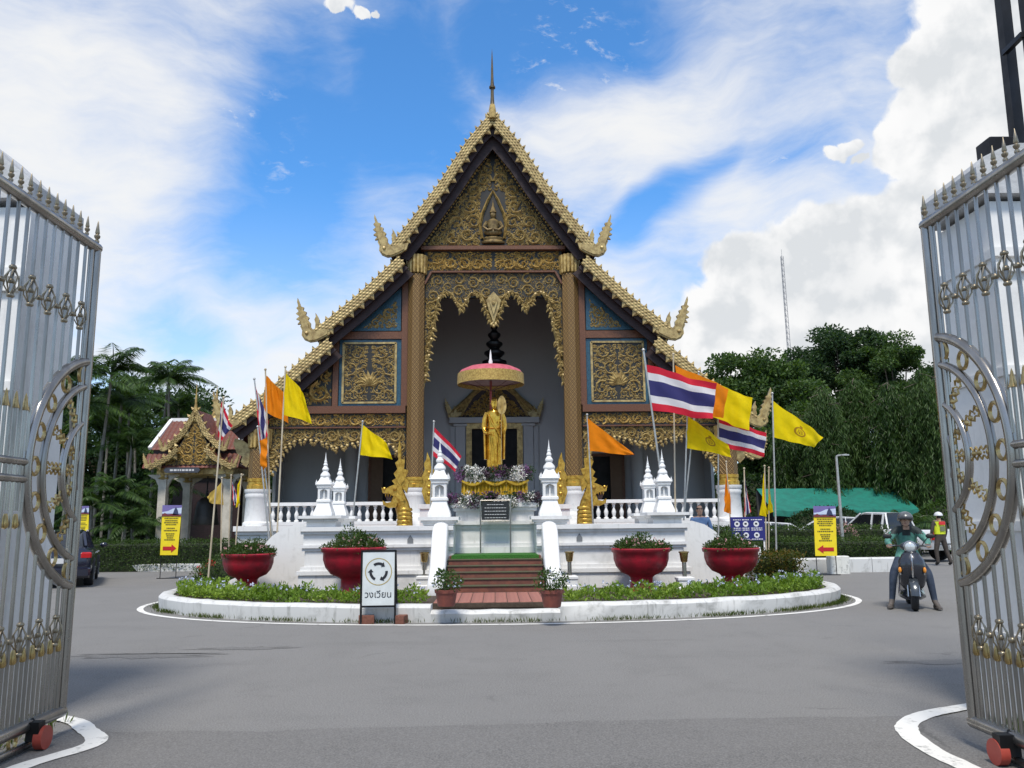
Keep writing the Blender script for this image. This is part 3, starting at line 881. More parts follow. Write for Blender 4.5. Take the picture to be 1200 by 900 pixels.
for ti, T in enumerate((T1,T2,T3)):
    for sg in (-1,1):
        path = [(sg*x,z) for x,z in T]
        ps, nrm, bo = bargeboard(path, TH[ti], FY+(.0,.06,.12)[ti], hall)
        # roof slab running back from the board
        mb = MB(); lift = .02
        lo = [(x,z-.10) for x,z in path]; hi = [(x,z+.06) for x,z in path]
        mb.prism(lo+hi[::-1], FY+.165+(.0,.06,.12)[ti], 58-ti*.1)
        obj('roof', mb, M['tile'], hall, smooth=False)
        # maroon boards stepping in under the barge
        for k, (dep, yy) in enumerate(((.52,.30),(.78,.52))):
            mb = MB(); up_ = [(x,z-.11) for x,z in path]
            q = [(p[0]-sg*abs(n_.x)*dep, p[1]-n_.y*dep) for p, n_ in zip([(v.x,v.y) for v in ps], nrm)]
            sel = [i for i in range(0,len(ps),max(1,len(ps)//6))]+[len(ps)-1]
            qq = [q[i] for i in sel]
            if ti == 0: qq = [(0, path[0][1]-dep*1.75)]+[p for p in qq if sg*p[0] > .15]
            mb.prism(up_+qq[::-1], FY+yy-.06, FY+yy+.02)
            obj('soffit_board', mb, M['maroon'], hall, smooth=False)
        ex, ez = path[-1]
        finial(ex, ez-.18, FY+.08+(.0,.06,.12)[ti], (1.48,1.48,1.3)[ti], sg, hall)
# roof tip spire, its dark backlit silhouette painted into the colour
mb = MB(); zt = P(573,129,FY).z
mb.lathe([(.14,-.35),(.14,.0),(.085,.28),(.065,.6),(.06,.92),(.12,.95),(.12,1.02),(.075,1.06),(.055,1.3),(.042,1.8),(.024,2.25),(.010,2.5),(0,2.62)], 10, (0,FY+.1,zt))
obj('roof_spire', mb, pm('silhouette_dark_spire',(.12,.09,.045),.4,.4,vs=3,c2=(.03,.025,.02)), hall)
mb = MB(); mb.lathe([(.13,-.36),(.145,-.05),(.10,.2)], 8, (0,FY-.03,zt)); obj('spire_socket', mb, M['gold'], hall)
# columns
def colmat():
    mt, t, b = newmat('gilt_mosaic_column')
    uv = N(t, 'ShaderNodeTexCoord').outputs['UV']
    s = N(t, 'ShaderNodeSeparateXYZ'); t.links.new(uv, s.inputs[0])
    u = mth(t, 'MULTIPLY', s.outputs[0], 14.0); v = mth(t, 'MULTIPLY', s.outputs[1], 5.2)
    a = mth(t, 'ABSOLUTE', mth(t, 'SUBTRACT', mth(t, 'FRACT', mth(t, 'ADD', u, v)), .5))
    c = mth(t, 'ABSOLUTE', mth(t, 'SUBTRACT', mth(t, 'FRACT', mth(t, 'SUBTRACT', u, v)), .5))
    d = mth(t, 'MAXIMUM', a, c)
    lines = sstep(t, d, .34, .44)
    star = sstep(t, mth(t, 'ADD', a, c), .26, .16)
    n = noise(t, uv, 60, 4, .7)
    base = mixc(t, sstep(t, n, .4, .62), (.065,.028,.014,1), (.12,.06,.022,1))
    cc = mixc(t, mth(t, 'MAXIMUM', lines, star), base, (.30,.19,.065,1))
    t.links.new(cc, b.inputs['Base Color'])
    b.inputs['Metallic'].default_value = .35; b.inputs['Roughness'].default_value = .42
    bn = N(t, 'ShaderNodeBump'); bn.inputs['Strength'].default_value = .6; bn.inputs['Distance'].default_value = .02
    t.links.new(mth(t, 'ADD', mth(t, 'MAXIMUM', lines, star), mth(t, 'MULTIPLY', n, .5)), bn.inputs['Height']); t.links.new(bn.outputs[0], b.inputs['Normal'])
    return mt
M['column'] = colmat()
def column(x, y, r, zb, zt, base_w):
    mb = MB(); mb.lathe([(r,zb+.38),(r*.985,(zb+zt)/2),(r*.96,zt-.75)], 8, (x,y,0), uvs=True, a0=PI/8)
    c = obj('column', mb, M['column'], hall)
    mb = MB(); mb.lathe([(r*1.0,zb),(r*1.12,zb+.01),(r*1.12,zb+.14),(r*1.02,zb+.16),(r*1.02,zb+.26),(r*1.08,zb+.28),(r*1.08,zb+.37),(r,zb+.39)], 24, (x,y,0)); obj('gilt_band', mb, M['nagagold'], c)
    mb = MB()
    for k in range(14):
        a = 2*PI*k/14
        mb.lathe([(.0,-.75),(.055*r/.33,-.70),(.075*r/.33,-.4),(.085*r/.33,-.02),(.0,.02)], 6, (x+r*.97*math.cos(a), y+r*.97*math.sin(a), zt))
    obj('capital', mb, M['gold'], c)
    mb = MB()
    w = base_w
    prof = [(w*1.12,ZF-.3),(w*1.12,ZF+.1),(w*1.0,ZF+.16),(w*.92,zb-.34),(w*.98,zb-.30),(w*1.02,zb-.22),(w*.98,zb-.15),(w*1.06,zb-.10),(w*1.06,zb)]
    mb.lathe(prof, 24, (x,y,0)); obj('column_base', mb, M['white2'], c)
CX = 2.90
for sg in (-1,1):
    column(sg*CX, WY, .335, 2.80, 11.55, .37)
    column(sg*8.55, WY, .36, 2.80, 5.0, .44)
# walls of the facade above the openings
zc = P(573,292,WY).z          # bottom of the gable panel (tie beam)
Gp = [(-2.62,zc+.12),(2.62,zc+.12),(0.0,P(573,176,WY).z)]
mb = MB(); mb.prism([(-4.0,zc),(4.0,zc),(0,P(573,146,WY).z)], WY+.06, WY+.3); obj('gable_wall', mb, M['darkback'], hall, smooth=False)
fig_in = lambda x, z: not (abs(x) < .46 and zc+.1 < z < zc+2.35)
ip = inpoly(Gp)
o = scrolls(lambda x,z: ip(x,z) and fig_in(x,z) and x < -.02, (-2.62,0,zc+.1,Gp[2][1]), WY+.05, .30, 5, mirror=0.0, leaves=1.3)
obj('gable_scrollwork', o, M['goldpale'], hall, smooth=False, kind='stuff')
# seated figure in its niche at the gable's middle
mb = MB(); z0 = zc+.22
mb.lathe([(.42,0),(.46,.05),(.34,.12),(.40,.2),(.30,.26)], 10, (0,WY-.02,z0), ry=.4)
mb.ball((0,WY-.08,z0+.42), (.36,.16,.13), 10, 6); mb.lathe([(.17,.40),(.20,.62),(.25,.86),(.10,.95),(.08,1.0)], 10, (0,WY-.08,z0), ry=.6)
mb.ball((0,WY-.10,z0+1.12), (.12,.12,.15), 8, 6); mb.lathe([(.14,1.2),(.10,1.3),(.05,1.45),(.02,1.6),(0,1.75)], 8, (0,WY-.1,z0))
for sg in (-1,1): mb.tube([(sg*.24,WY-.08,z0+.84),(sg*.36,WY-.14,z0+.62),(sg*.2,WY-.24,z0+.46),(sg*.02,WY-.26,z0+.5)], [.07,.06,.05,.04], 6)
fg = obj('gable_figure', mb, pm('tarnished_gilding',(.24,.165,.06),.5,.2,vs=9,c2=(.10,.065,.025)), hall)
mb = MB()
for sg in (-1,1): ridge(mb, [(sg*.42,WY+.03,z0+.2),(sg*.50,WY+.03,z0+.7),(sg*.42,WY+.03,z0+1.2),(sg*.20,WY+.03,z0+1.75),(0,WY+.03,z0+2.15)], [.12]*4+[.05], [.12]*4+[.05])
obj('figure_arch', mb, M['gold'], fg, smooth=False)
# beaded border of the gable
mb = MB()
for sg in (-1,1):
    pth = resample([(sg*2.72,zc+.1),(0,Gp[2][1]+.12)], .15)
    for p in pth: mb.ball((p.x,WY+.03,p.y), .062, 6, 4)
obj('gable_beading', mb, M['gold'], hall, kind='stuff')
mb = MB(); mb.cbox(-2.75,2.75,WY-.16,WY+.28,zc-.06,zc+.10,.02); obj('tie_beam', mb, M['redframe'], hall)
# frieze
zf0, zf1 = P(573,318,WY).z, zc-.08
mb = MB(); mb.box(-2.62,2.62,WY+.08,WY+.25,zf0-1.0,zf1+.02); obj('frieze_board', mb, M['darkback'], hall, smooth=False)
o = scrolls(lambda x,z: -2.55 < x < -.02 and zf0+.04 < z < zf1, (-2.55,0,zf0,zf1), WY+.07, .26, 21, mirror=0.0, leaves=1.2); obj('frieze_scrollwork', o, M['gold'], hall, smooth=False, kind='stuff')
mb = MB(); mb.cbox(-2.35,2.35,WY-.05,WY+.07,zf0-.05,zf0+.02,.01); obj('frieze_moulding', mb, M['redframe'], hall)
for sg in (-1,1):
    mb = MB(); mb.bar((sg*2.35,WY+.0,zf0-.015),(sg*2.60,WY+.0,zf0-.50),.1,.07); obj('frieze_moulding', mb, M['redframe'], hall)
# great arch valance: scalloped lower edge, legs tapering down the columns
def zz(py): return P(573,py,WY).z
def ax(px): return abs(P(px,430,WY).x)
edge = [(ax(497),zz(448)),(ax(500),zz(432)),(ax(503),zz(405)),(ax(508),zz(380)),(ax(513),zz(352)),(ax(517),zz(345)),(ax(523),zz(341)),(ax(529),zz(344)),(ax(533),zz(352)),(ax(537),zz(358)),(ax(540.5),zz(364)),(ax(544),zz(357)),(ax(547),zz(350)),(ax(552),zz(344)),(ax(558),zz(341.5)),(ax(563),zz(345)),(ax(566),zz(351)),(ax(569),zz(362)),(0.0,zz(381))]
val = [(-2.60,zf0-.5),(-2.35,zf0-.05)]+[(0,zf0-.05)]+[(-x,z) for x,z in reversed(edge)]
for sg in (-1,1):
    mb = MB(); mb.prism([(-sg*x,z) for x,z in val], WY+.10, WY+.2); obj('arch_valance', mb, M['darkback'], hall, smooth=False)
iv = inpoly(val)
o = scrolls(lambda x,z: iv(x,z) and x < -.01, (-2.62,0,zz(450),zf0), WY+.09, .24, 31, mirror=0.0, leaves=1.6); obj('valance_scrollwork', o, M['goldpale'], hall, smooth=False, kind='stuff')
mb = MB()
for sg in (-1,1):
    e = [Vector((sg*x,z)) for x,z in edge]
    ridge(mb, [(p.x,WY+.085,p.y) for p in e], [.12]*len(e), [.12]*len(e))
    for p in resample(e, .13):
        if random.random() < .45: mb.ball((p.x+random.uniform(-.03,.03),WY+.02,p.y+random.uniform(-.03,.03)), random.uniform(.035,.075), 6, 4)
        for _ in range(2): petal(mb, p.x, p.y+.03, WY+random.uniform(-.02,.04), -PI/2+random.uniform(-1.1,1.1), random.uniform(.14,.28), .11)
obj('valance_edging', mb, M['goldpale'], hall, smooth=False, kind='stuff')
mb = MB(); zp = zz(381)
mb.prism([(-.28,zz(352)),(0,zz(342)),(.28,zz(352)),(.20,zz(362)),(.08,zz(372)),(0,zz(380)),(-.08,zz(372)),(-.20,zz(362))], WY-.06, WY+.09)
mb.prism([(-.15,zz(354)),(0,zz(347)),(.15,zz(354)),(0,zz(370))], WY-.13, WY-.05); mb.ball((0,WY-.13,zz(356)), .08, 8, 6)
for q in (-1,0,1): mb.ball((q*.08,WY-.02,zp+(.02 if q else -.05)), .07, 6, 5)
obj('centre_pendant', mb, M['goldpale'], hall, smooth=False)
# side bays: framed panels above, valance and opening below
xa, xb = ax(478)-.0, ax(390)
def zs(py): return P(430,py,WY).z
zbm0, zbm1 = zs(484.5), zs(476)
for sg in (-1,1):
    X = lambda a: sg*a
    def rect(mb, xi, xo, z0, z1, y0, y1):
        mb.box(min(X(xi),X(xo)), max(X(xi),X(xo)), y0, y1, z0, z1)
    # timber wall behind the framed panels
    mb = MB(); mb.prism([(X(3.2),zbm1),(X(3.2),T2[0][1]-.25),(X(T2[4][0]-.35),T2[4][1]-.35),(X(T3[4][0]-1.2),zbm1)], WY+.12, WY+.35); obj('side_wall', mb, M['maroon'], hall, smooth=False)
    # vertical and horizontal red frames
    for (a,b,z0,z1) in ((ax(477.5),ax(470.5),zbm1,zs(325)),(ax(397),ax(390.5),zbm1,zs(392))):
        mb = MB(); rect(mb,a,b,z0,z1,WY-.06,WY+.12); obj('panel_frame', mb, M['redframe'], hall, smooth=False)
    mb = MB(); rect(mb,ax(470.4),ax(390.6),zs(397.5),zs(389),WY-.05,WY+.12); obj('panel_frame', mb, M['redframe'], hall, smooth=False)
    # square panel
    mb = MB(); rect(mb,ax(470),ax(397.4),zs(475.6),zs(398),WY+.02,WY+.10); pn = obj('carved_panel', mb, M['blueglass'], hall, smooth=False)
    a0, a1, b0, b1 = ax(464), ax(402), zs(472), zs(402)
    mb = MB()
    for q0,q1,w0,w1 in ((a0,a1,b0-.03,b0+.04),(a0,a1,b1-.04,b1+.03),(a0-.03,a0+.05,b0,b1),(a1-.05,a1+.03,b0,b1)): rect(mb,q0,q1,w0,w1,WY-.03,WY+.02)
    obj('panel_border', mb, M['goldpale'], pn, smooth=False)
    mb = MB(); rect(mb,a0,a1,b0,b1,WY+.012,WY+.02); obj('panel_ground', mb, M['darkback'], pn, smooth=False)
    xm = (a0+a1)/2; lo_, hi_ = min(X(a0),X(xm)), max(X(a0),X(xm))
    mirr = X(xm)
    o = scrolls(lambda x,z: lo_+.04 < x < hi_-.01 and b0+.06 < z < b1-.06, (lo_,hi_,b0,b1), WY+.01, .27, 41, mirror=mirr, leaves=1.0, w=.26)
    # flame rosette in the middle
    for k in range(9): petal(o, mirr, b0+.62, WY+.0, PI/2+(k-4)*.33, .62-.05*abs(k-4), .2)
    obj('panel_scrollwork', o, M['goldpale'], pn, smooth=False, kind='stuff')
    # blue triangle panel
    tri = [(X(ax(469)),zs(387.5)),(X(ax(469)),zs(337)),(X(ax(410)),zs(387.5))]
    mb = MB(); mb.prism(tri, WY+.03, WY+.10); pn = obj('carved_panel', mb, M['blueglass'], hall, smooth=False)
    tr2 = [(X(ax(465)),zs(385)),(X(ax(465)),zs(350)),(X(ax(423)),zs(385))]; it = inpoly(tr2); bb = bbox(tr2)
    o = scrolls(it, bb, WY+.022, .24, 51, leaves=1.2); obj('panel_scrollwork', o, M['goldpale'], pn, smooth=False, kind='stuff')
    # outer small triangle panel
    tri = [(X(ax(389)),zs(476)),(X(ax(389)),zs(420)),(X(ax(340)),zs(476))]
    mb = MB(); mb.prism(tri, WY+.05, WY+.11); pn = obj('carved_panel', mb, M['darkback'], hall, smooth=False)
    it = inpoly(tri); o = scrolls(it, bbox(tri), WY+.045, .42, 61, leaves=1.0); obj('panel_scrollwork', o, M['gold'], pn, smooth=False, kind='stuff')
    # beam, frieze and lower valance
    mb = MB(); rect(mb,ax(476),ax(300),zbm0,zbm1,WY-.10,WY+.3); obj('bay_beam', mb, M['redframe'], hall, smooth=False)
    zv0 = zs(500)
    mb = MB(); rect(mb,ax(476),ax(312),zv0,zbm0-.002,WY+.05,WY+.2); obj('frieze_board', mb, M['darkback'], hall, smooth=False)
    q0, q1 = sorted((X(ax(476)),X(ax(312))))
    o = scrolls(lambda x,z: q0+.02 < x < q1-.02 and zv0+.03 < z < zbm0-.02, (q0,q1,zv0,zbm0), WY+.045, .22, 71, leaves=1.3); obj('frieze_scrollwork', o, M['gold'], hall, smooth=False, kind='stuff')
    mb = MB(); rect(mb,ax(476),ax(312),zv0-.05,zv0,WY-.04,WY+.04); obj('frieze_moulding', mb, M['redframe'], hall, smooth=False)
    ed = [(476,560),(471,545),(468,532),(462,524),(452,518),(444,515),(436,514),(428,516),(420,519),(412,521),(404,523),(396,525.5),(388,522),(380,518),(370,516),(360,515),(350,516),(342,520),(335,527),(328,540),(322,552),(313,562)]
    ep = [(X(ax(a)),zs(b)) for a,b in ed]
    vp = [(X(ax(476)),zv0-.05)]+ep+[(X(ax(313)),zv0-.05)]
    mb = MB(); mb.prism(vp, WY+.08, WY+.16); obj('bay_valance', mb, M['darkback'], hall, smooth=False)
    o = scrolls(inpoly(vp), bbox(vp), WY+.075, .26, 81, leaves=1.6)
    for p in resample([Vector(p) for p in ep], .2):
        o.ball((p.x,WY+.03,p.y), .07, 6, 4); petal(o, p.x, p.y, WY+.03, -PI/2+random.uniform(-.6,.6), .22, .14)
    obj('valance_scrollwork', o, M['goldpale'], hall, smooth=False, kind='stuff')
    # eave bracket by the outer column
    mb = MB(); mb.prism([(X(8.9),3.75),(X(9.0),3.6),(X(9.2),3.8),(X(9.15),4.0),(X(9.35),4.1),(X(9.5),4.45),(X(9.45),4.65),(X(9.2),4.6),(X(8.9),4.4)], WY-.05, WY+.06); obj('eave_bracket', mb, M['goldpale'], hall, smooth=False)
    # balustrade with turned balusters
    bal = MB(); bal.lathe([(.085,0),(.085,.05),(.045,.08),(.075,.2),(.08,.27),(.04,.38),(.035,.44),(.06,.46),(.04,.5),(.085,.54),(.085,.58)], 10)
    bm = bal.mesh('baluster', M['white2'])
    x0, x1 = CX+.45, 8.1
    mb = MB(); rect(mb,x0-.1,x1+.1,ZF+.70,ZF+.82,WY-.14,WY+.14); rl = obj('balustrade', mb, M['white2'], hall, smooth=False)
    mb = MB(); rect(mb,x0-.1,x1+.1,ZF-.01,ZF+.13,WY-.14,WY+.14); obj('balustrade_foot', mb, M['white2'], rl, smooth=False)
    nb = 17
    for i in range(nb):
        o = obj('baluster', bm, None, rl); o.location = (X(x0+.12+(x1-x0-.24)*i/(nb-1)), WY, ZF+.125)
# porch: back wall, ceiling, side walls
mb = MB(); mb.prism([(-9.25,ZF-.05),(9.25,ZF-.05),(9.25,5.3),(6.6,7.6),(3.6,10.9),(3.2,12.2),(-3.2,12.2),(-3.6,10.9),(-6.6,7.6),(-9.25,5.3)], BY, BY+.3); obj('porch_wall', mb, M['wallgrey'], hall, smooth=False)
mb = MB(); mb.box(-3.3,3.3,WY+.35,BY,12.0,12.2); obj('porch_ceiling', mb, M['darkwood'], hall, smooth=False)
for sg in (-1,1):
    mb = MB(); mb.box(min(sg*3.3,sg*9.3),max(sg*3.3,sg*9.3),WY+.35,BY,5.3,5.45); obj('porch_ceiling', mb, M['darkwood'], hall, smooth=False)
    mb = MB(); mb.box(min(sg*3.2,sg*3.3),max(sg*3.2,sg*3.3),WY+.36,BY,5.3,12.0); obj('porch_clerestory', mb, M['maroon'], hall, smooth=False)
    mb = MB(); mb.box(min(sg*9.2,sg*9.32),max(sg*9.2,sg*9.32),BY-1.2,58,ZF-.05,5.4); obj('side_wall', mb, M['wallgrey'], hall, smooth=False)
    # inner porch columns
    mb = MB(); mb.lathe([(.3,ZF),(.3,ZF+.8),(.26,ZF+.85),(.26,5.3)], 20, (sg*6.2,BY-.35,0)); obj('inner_column', mb, M['wallgrey'], hall)
    # side doorway: black sheet painted for the unlit opening, gilt frame, one leaf ajar
    d0, d1 = 3.85 if sg < 0 else 4.05, 5.35 if sg < 0 else 5.55
    zt_ = 4.35
    mb = MB(); mb.box(min(sg*d0,sg*d1),max(sg*d0,sg*d1),BY-.02,BY-.008,ZF,zt_); dr = obj('side_door_dark_sheet', mb, M['black'], hall, smooth=False)
    mb = MB()
    for a,b,z0,z1 in ((d0-.14,d0,ZF,zt_+.14),(d1,d1+.14,ZF,zt_+.14),(d0,d1,zt_,zt_+.14)): mb.box(min(sg*a,sg*b),max(sg*a,sg*b),BY-.12,BY-.001,z0,z1)
    obj('door_frame', mb, M['redframe'], dr, smooth=False)
    mb = MB(); mb.box(min(sg*(d1-.5),sg*d1),max(sg*(d1-.5),sg*d1),BY-.20,BY-.125,ZF,zt_); obj('door_leaf', mb, flat('brown_door_leaf',(.10,.05,.02)), dr, smooth=False)
mb = MB(); mb.box(-8.9,8.9,29.6,BY,ZF,ZF+.006); obj('added_dark_floor', mb, flat('bounce_cut_floor',(.07,.035,.03),.4), hall, smooth=False)  # dark sheet added over the podium to cut bounce onto the porch wall
# main doorway: black sheet painted in for the dark inside
zd = lambda py: P(580,py,BY).z
xd = lambda px: abs(P(px,520,BY).x)
mb = MB(); mb.box(-xd(553),xd(553),BY-.06,BY-.05,ZF,zd(503)); md = obj('main_door_dark_sheet', mb, M['black'], hall, smooth=False)
mb = MB()
for a,b,z0,z1 in ((-xd(546.5),-xd(553),ZF,zd(496.5)),(xd(553),xd(546.5),ZF,zd(496.5)),(-xd(553),xd(553),zd(503),zd(496.5))): mb.box(a,b,BY-.22,BY-.03,z0,z1)
obj('door_frame', mb, M['gold'], md, smooth=False)
for sg in (-1,1):
    mb = MB(); a, b = sg*xd(545.5), sg*xd(534)
    mb.box(min(a,b),max(a,b),BY-.2,BY,ZF,zd(500)); mb.box(min(a,b)-.08,max(a,b)+.08,BY-.26,BY,zd(500),zd(497))
    a, b = sg*xd(533.5), sg*xd(528)
    mb.box(min(a,b),max(a,b),BY-.12,BY,ZF,zd(500)); obj('door_pilaster', mb, M['wallgrey'], md, smooth=False)
mb = MB(); mb.box(-xd(527),xd(527),BY-.34,BY,zd(496.4),zd(490)); obj('door_entablature', mb, M['wallgrey'], md, smooth=False)
mb = MB(); mb.prism([(-xd(531),zd(489.5)),(xd(531),zd(489.5)),(0,zd(440))], BY-.16, BY-.02); pd = obj('door_pediment', mb, M['maroon'], md, smooth=False)
pt = [(-xd(538),zd(488.5)),(0,zd(488.5)),(0,zd(450))]
o = scrolls(inpoly(pt), bbox(pt), BY-.165, .22, 91, mirror=0.0, leaves=1.3); obj('pediment_scrollwork', o, M['gold'], pd, smooth=False, kind='stuff')
for sg in (-1,1):
    for k, (xo, zo, yy) in enumerate(((527,487,-.30),(533,488,-.24),(539,489,-.2))):
        mb = MB(); pth = [(sg*xd(xo),zd(zo)+.06),(sg*xd(548+k*3),zd(468-k*2)),(0+sg*.05,zd(437+k*4))]
        pp = resample([Vector(p) for p in pth], .12)
        ridge(mb, [(p.x,BY+yy+.05,p.y) for p in pp], [.17]*len(pp), [.09]*len(pp)); obj('pediment_moulding', mb, M['goldpale'], pd, smooth=False)
    finial(sg*xd(530), zd(489), BY-.28, .85, sg, pd, 'pediment_finial', .1)
# hanging black tiered lantern in the porch
mb = MB(); ltz = P(579,378,32.5).z
prof = []
z = ltz
for k, r in enumerate((.16,.26,.34,.42,.50)):
    prof += [(r*.55,z),(r,z-.10),(r,z-.18),(r*.6,z-.32)]; z -= .38
prof += [(.54,z-.05),(.56,z-.2),(.1,z-.5),(0,z-.6)]
mb.lathe(prof[::-1], 14, (.02,32.5,0)); mb.tube([(.02,32.5,ltz-.05),(.02,32.5,12.05)], .02, 6)
tag(obj('hanging_lantern', mb, M['iron']), 'black tiered lantern hanging in the porch above the red parasol', 'lantern')
# rear lower roofs of the hall with their own boards and finials
for sg in (-1,1):
    for (pts_, yy) in (([(8.9,6.6),(10.6,5.35),(12.0,4.5)], 37.0), ([(9.4,7.3),(11.0,6.0),(12.6,5.0)], 44.0)):
        path = [(sg*a,b) for a,b in pts_]
        ps, nrm, bo = bargeboard(path, .4, yy, hall)
        mb = MB(); mb.prism([(a,b-.1) for a,b in path]+[(a,b+.06) for a,b in reversed(path)], yy+.17, 58.2); obj('roof', mb, M['tile'], hall, smooth=False)
        finial(path[-1][0], path[-1][1]-.1, yy+.08, 1.2, sg, hall)
# front stair of the hall behind the shrine
for i in range(8):
    mb = MB(); mb.box(-2.2,2.2,26.75+i*.36,29.3,i*.18,(i+1)*.18+.002*i); obj('hall_step', mb, M['white'], hall, smooth=False)
for sg in (-1,1):
    mb = MB(); mb.prism([(26.4,0),(26.4,.6),(27.2,1.15),(29.3,1.9),(29.3,0)], sg*2.62-.28, sg*2.62+.28, 'x'); obj('stair_wall', mb, M['white'], hall, smooth=False)

# ------------------------------------------------------------------ naga guardians at the foot of the hall stair
def naga(sg, label):
    nx, ny = sg*3.02, 27.2
    t = thing('naga_statue', label, 'statue', (nx,ny,0), 0, 'gold naga statues flanking the hall stair')
    mb = MB()
    mb.tube([(0,.9,.95),(.0,.5,.65),(sg*.0,.1,.62),(sg*-.05,-.12,.85),(sg*-.10,-.10,1.3),(sg*-.08,-.05,1.75),(sg*.02,-.08,2.15),(sg*.12,-.14,2.42),(sg*.22,-.2,2.5)], [.22,.26,.28,.28,.27,.25,.24,.22,.16], 12)
    mb.tube([(0,.9,.95),(0,1.4,1.3),(0,2.2,1.62)], [.22,.24,.24], 10)
    mb.lathe([(.3,0),(.32,.3),(.26,.7)], 10, (0,0,0))
    obj('body', mb, M['nagagold'], t)
    mb = MB(); k = sg
    # head: skull, upper jaw, lower jaw in profile, with teeth
    mb.prism([(k*-.12,2.28),(k*.02,2.75),(k*.22,2.80),(k*.42,2.72),(k*.58,2.62),(k*.66,2.70),(k*.62,2.52),(k*.42,2.50),(k*.28,2.42),(k*.16,2.20)], -.33, -.05)
    mb.prism([(k*.10,2.30),(k*.28,2.40),(k*.34,2.24),(k*.50,2.20),(k*.62,2.28),(k*.60,2.14),(k*.40,2.04),(k*.18,2.06)], -.31, -.07)
    mb.ball((k*.22,-.335,2.64), .065, 8, 6); mb.ball((k*.56,-.33,2.66), .05, 6, 5)
    for q in range(3): mb.lathe([(.03,0),(.02,-.06),(0,-.12)], 5, (k*(.36+q*.08),-.3,2.50))
    obj('head', mb, M['nagagold'], t, smooth=False)
    mb = MB(); mb.prism([(k*.30,2.42),(k*.46,2.47),(k*.56,2.46),(k*.46,2.25),(k*.36,2.27)], -.27, -.12); obj('mouth', mb, flat('dark_mouth',(.03,.012,.01)), t, smooth=False)
    mb = MB()
    cre = [(k*.02,2.72),(k*-.16,2.5),(k*-.22,2.9),(k*-.10,3.0),(k*-.20,3.25),(k*-.05,3.3),(k*-.08,3.6),(k*.04,3.62),(k*.05,4.0),(k*.10,4.25),(k*.16,3.9),(k*.13,3.6),(k*.24,3.5),(k*.16,3.3),(k*.28,3.15),(k*.20,3.0),(k*.34,2.92),(k*.22,2.78)]
    mb.prism(cre, -.24, -.10); mb.prism([(k*(.0+.06),2.75),(k*-.08,2.95),(k*.02,3.4),(k*.08,3.9),(k*.12,3.4),(k*.18,3.0)], -.29, -.05)
    obj('crest', mb, M['nagagold'], t, smooth=False)
    mb = MB()
    for i in range(9): mb.lathe([(.275-.004*i,0),(.285-.004*i,.05),(.26-.004*i,.10)], 10, (sg*-.08*min(1,i/3),-.1,.9+i*.13))
    obj('belly_bands', mb, M['nagagold'], t)
    return t
naga(-1, 'gold naga statue with open jaws on the pavilion side of the hall stair')
naga(1, 'gold naga statue with open jaws on the parked pickup side of the hall stair')
def flame_plate(sg, label):
    p = P(504 if sg < 0 else 655.5, 588, 26.0)
    t = thing('gilt_flame_ornament', label, 'ornament', (p.x,26.0,0), 0, 'gilt flame ornaments beside the hall columns')
    h = 1.25; z = p.z; k = -sg
    out = [(-.16,0),(-.26,.25),(-.20,.5),(-.26,.62),(-.17,.8),(-.20,.95),(-.12,1.08),(-.10,1.25),(.0,1.05),(.02,.9),(.12,.78),(.10,.62),(.22,.5),(.2,.34),(.27,.22),(.2,.06),(.12,-.12),(0,-.2)]
    mb = MB(); mb.prism([(k*a,z+b*h) for a,b in out], -.06, .06); mb.prism([(k*a*.62,z+(b*.8+.08)*h) for a,b in out], -.12, .12)
    for j in range(4): mb.ball((k*(-.03),-.12,z+.25+j*.22), .06-.008*j, 6, 5)
    obj('flame', mb, M['nagagold'], t, smooth=False)
    mb = MB(); mb.box(-.3,.3,-.25,.25,0,z-.22); mb.box(-.36,.36,-.3,.3,z-.22,z-.08); obj('plinth', mb, M['white'], t, smooth=False)
flame_plate(-1, 'gilt flame ornament on a white plinth beside the pavilion side column')
flame_plate(1, 'gilt flame ornament on a white plinth beside the scooter side column')
# ------------------------------------------------------------------ skinned bodies
def skinned(name, joints, edges, mats, region, parent=None, sub=2, extra=None):
    # joints: {key: (pos, radius)} grown into one continuous surface; region(co) -> material index
    keys = list(joints); idx = {k:i for i,k in enumerate(keys)}
    me = bpy.data.meshes.new(name+'_skeleton')
    me.from_pydata([joints[k][0] for k in keys], [(idx[a],idx[b]) for a,b in edges], [])
    o = bpy.data.objects.new(name+'_skeleton', me); col.objects.link(o)
    md_ = o.modifiers.new('skin', 'SKIN')
    for k in keys:
        r = joints[k][1]; sv = me.skin_vertices[0].data[idx[k]]
        sv.radius = r if isinstance(r, tuple) else (r, r)
    me.skin_vertices[0].data[0].use_root = True
    sb = o.modifiers.new('sub', 'SUBSURF'); sb.levels = sub; sb.render_levels = sub
    dg = bpy.context.evaluated_depsgraph_get()
    ev = o.evaluated_get(dg)
    tmp = ev.to_mesh()
    mb = MB()
    mb.v = [tuple(v.co) for v in tmp.vertices]
    mb.f = [tuple(p.vertices) for p in tmp.polygons]
    mb.mi = [region(p.center) for p in tmp.polygons]
    ev.to_mesh_clear()
    bpy.data.objects.remove(o); bpy.data.meshes.remove(me)
    if extra: mb.merge(extra)
    return obj(name, mb, mats, parent, ang=80)
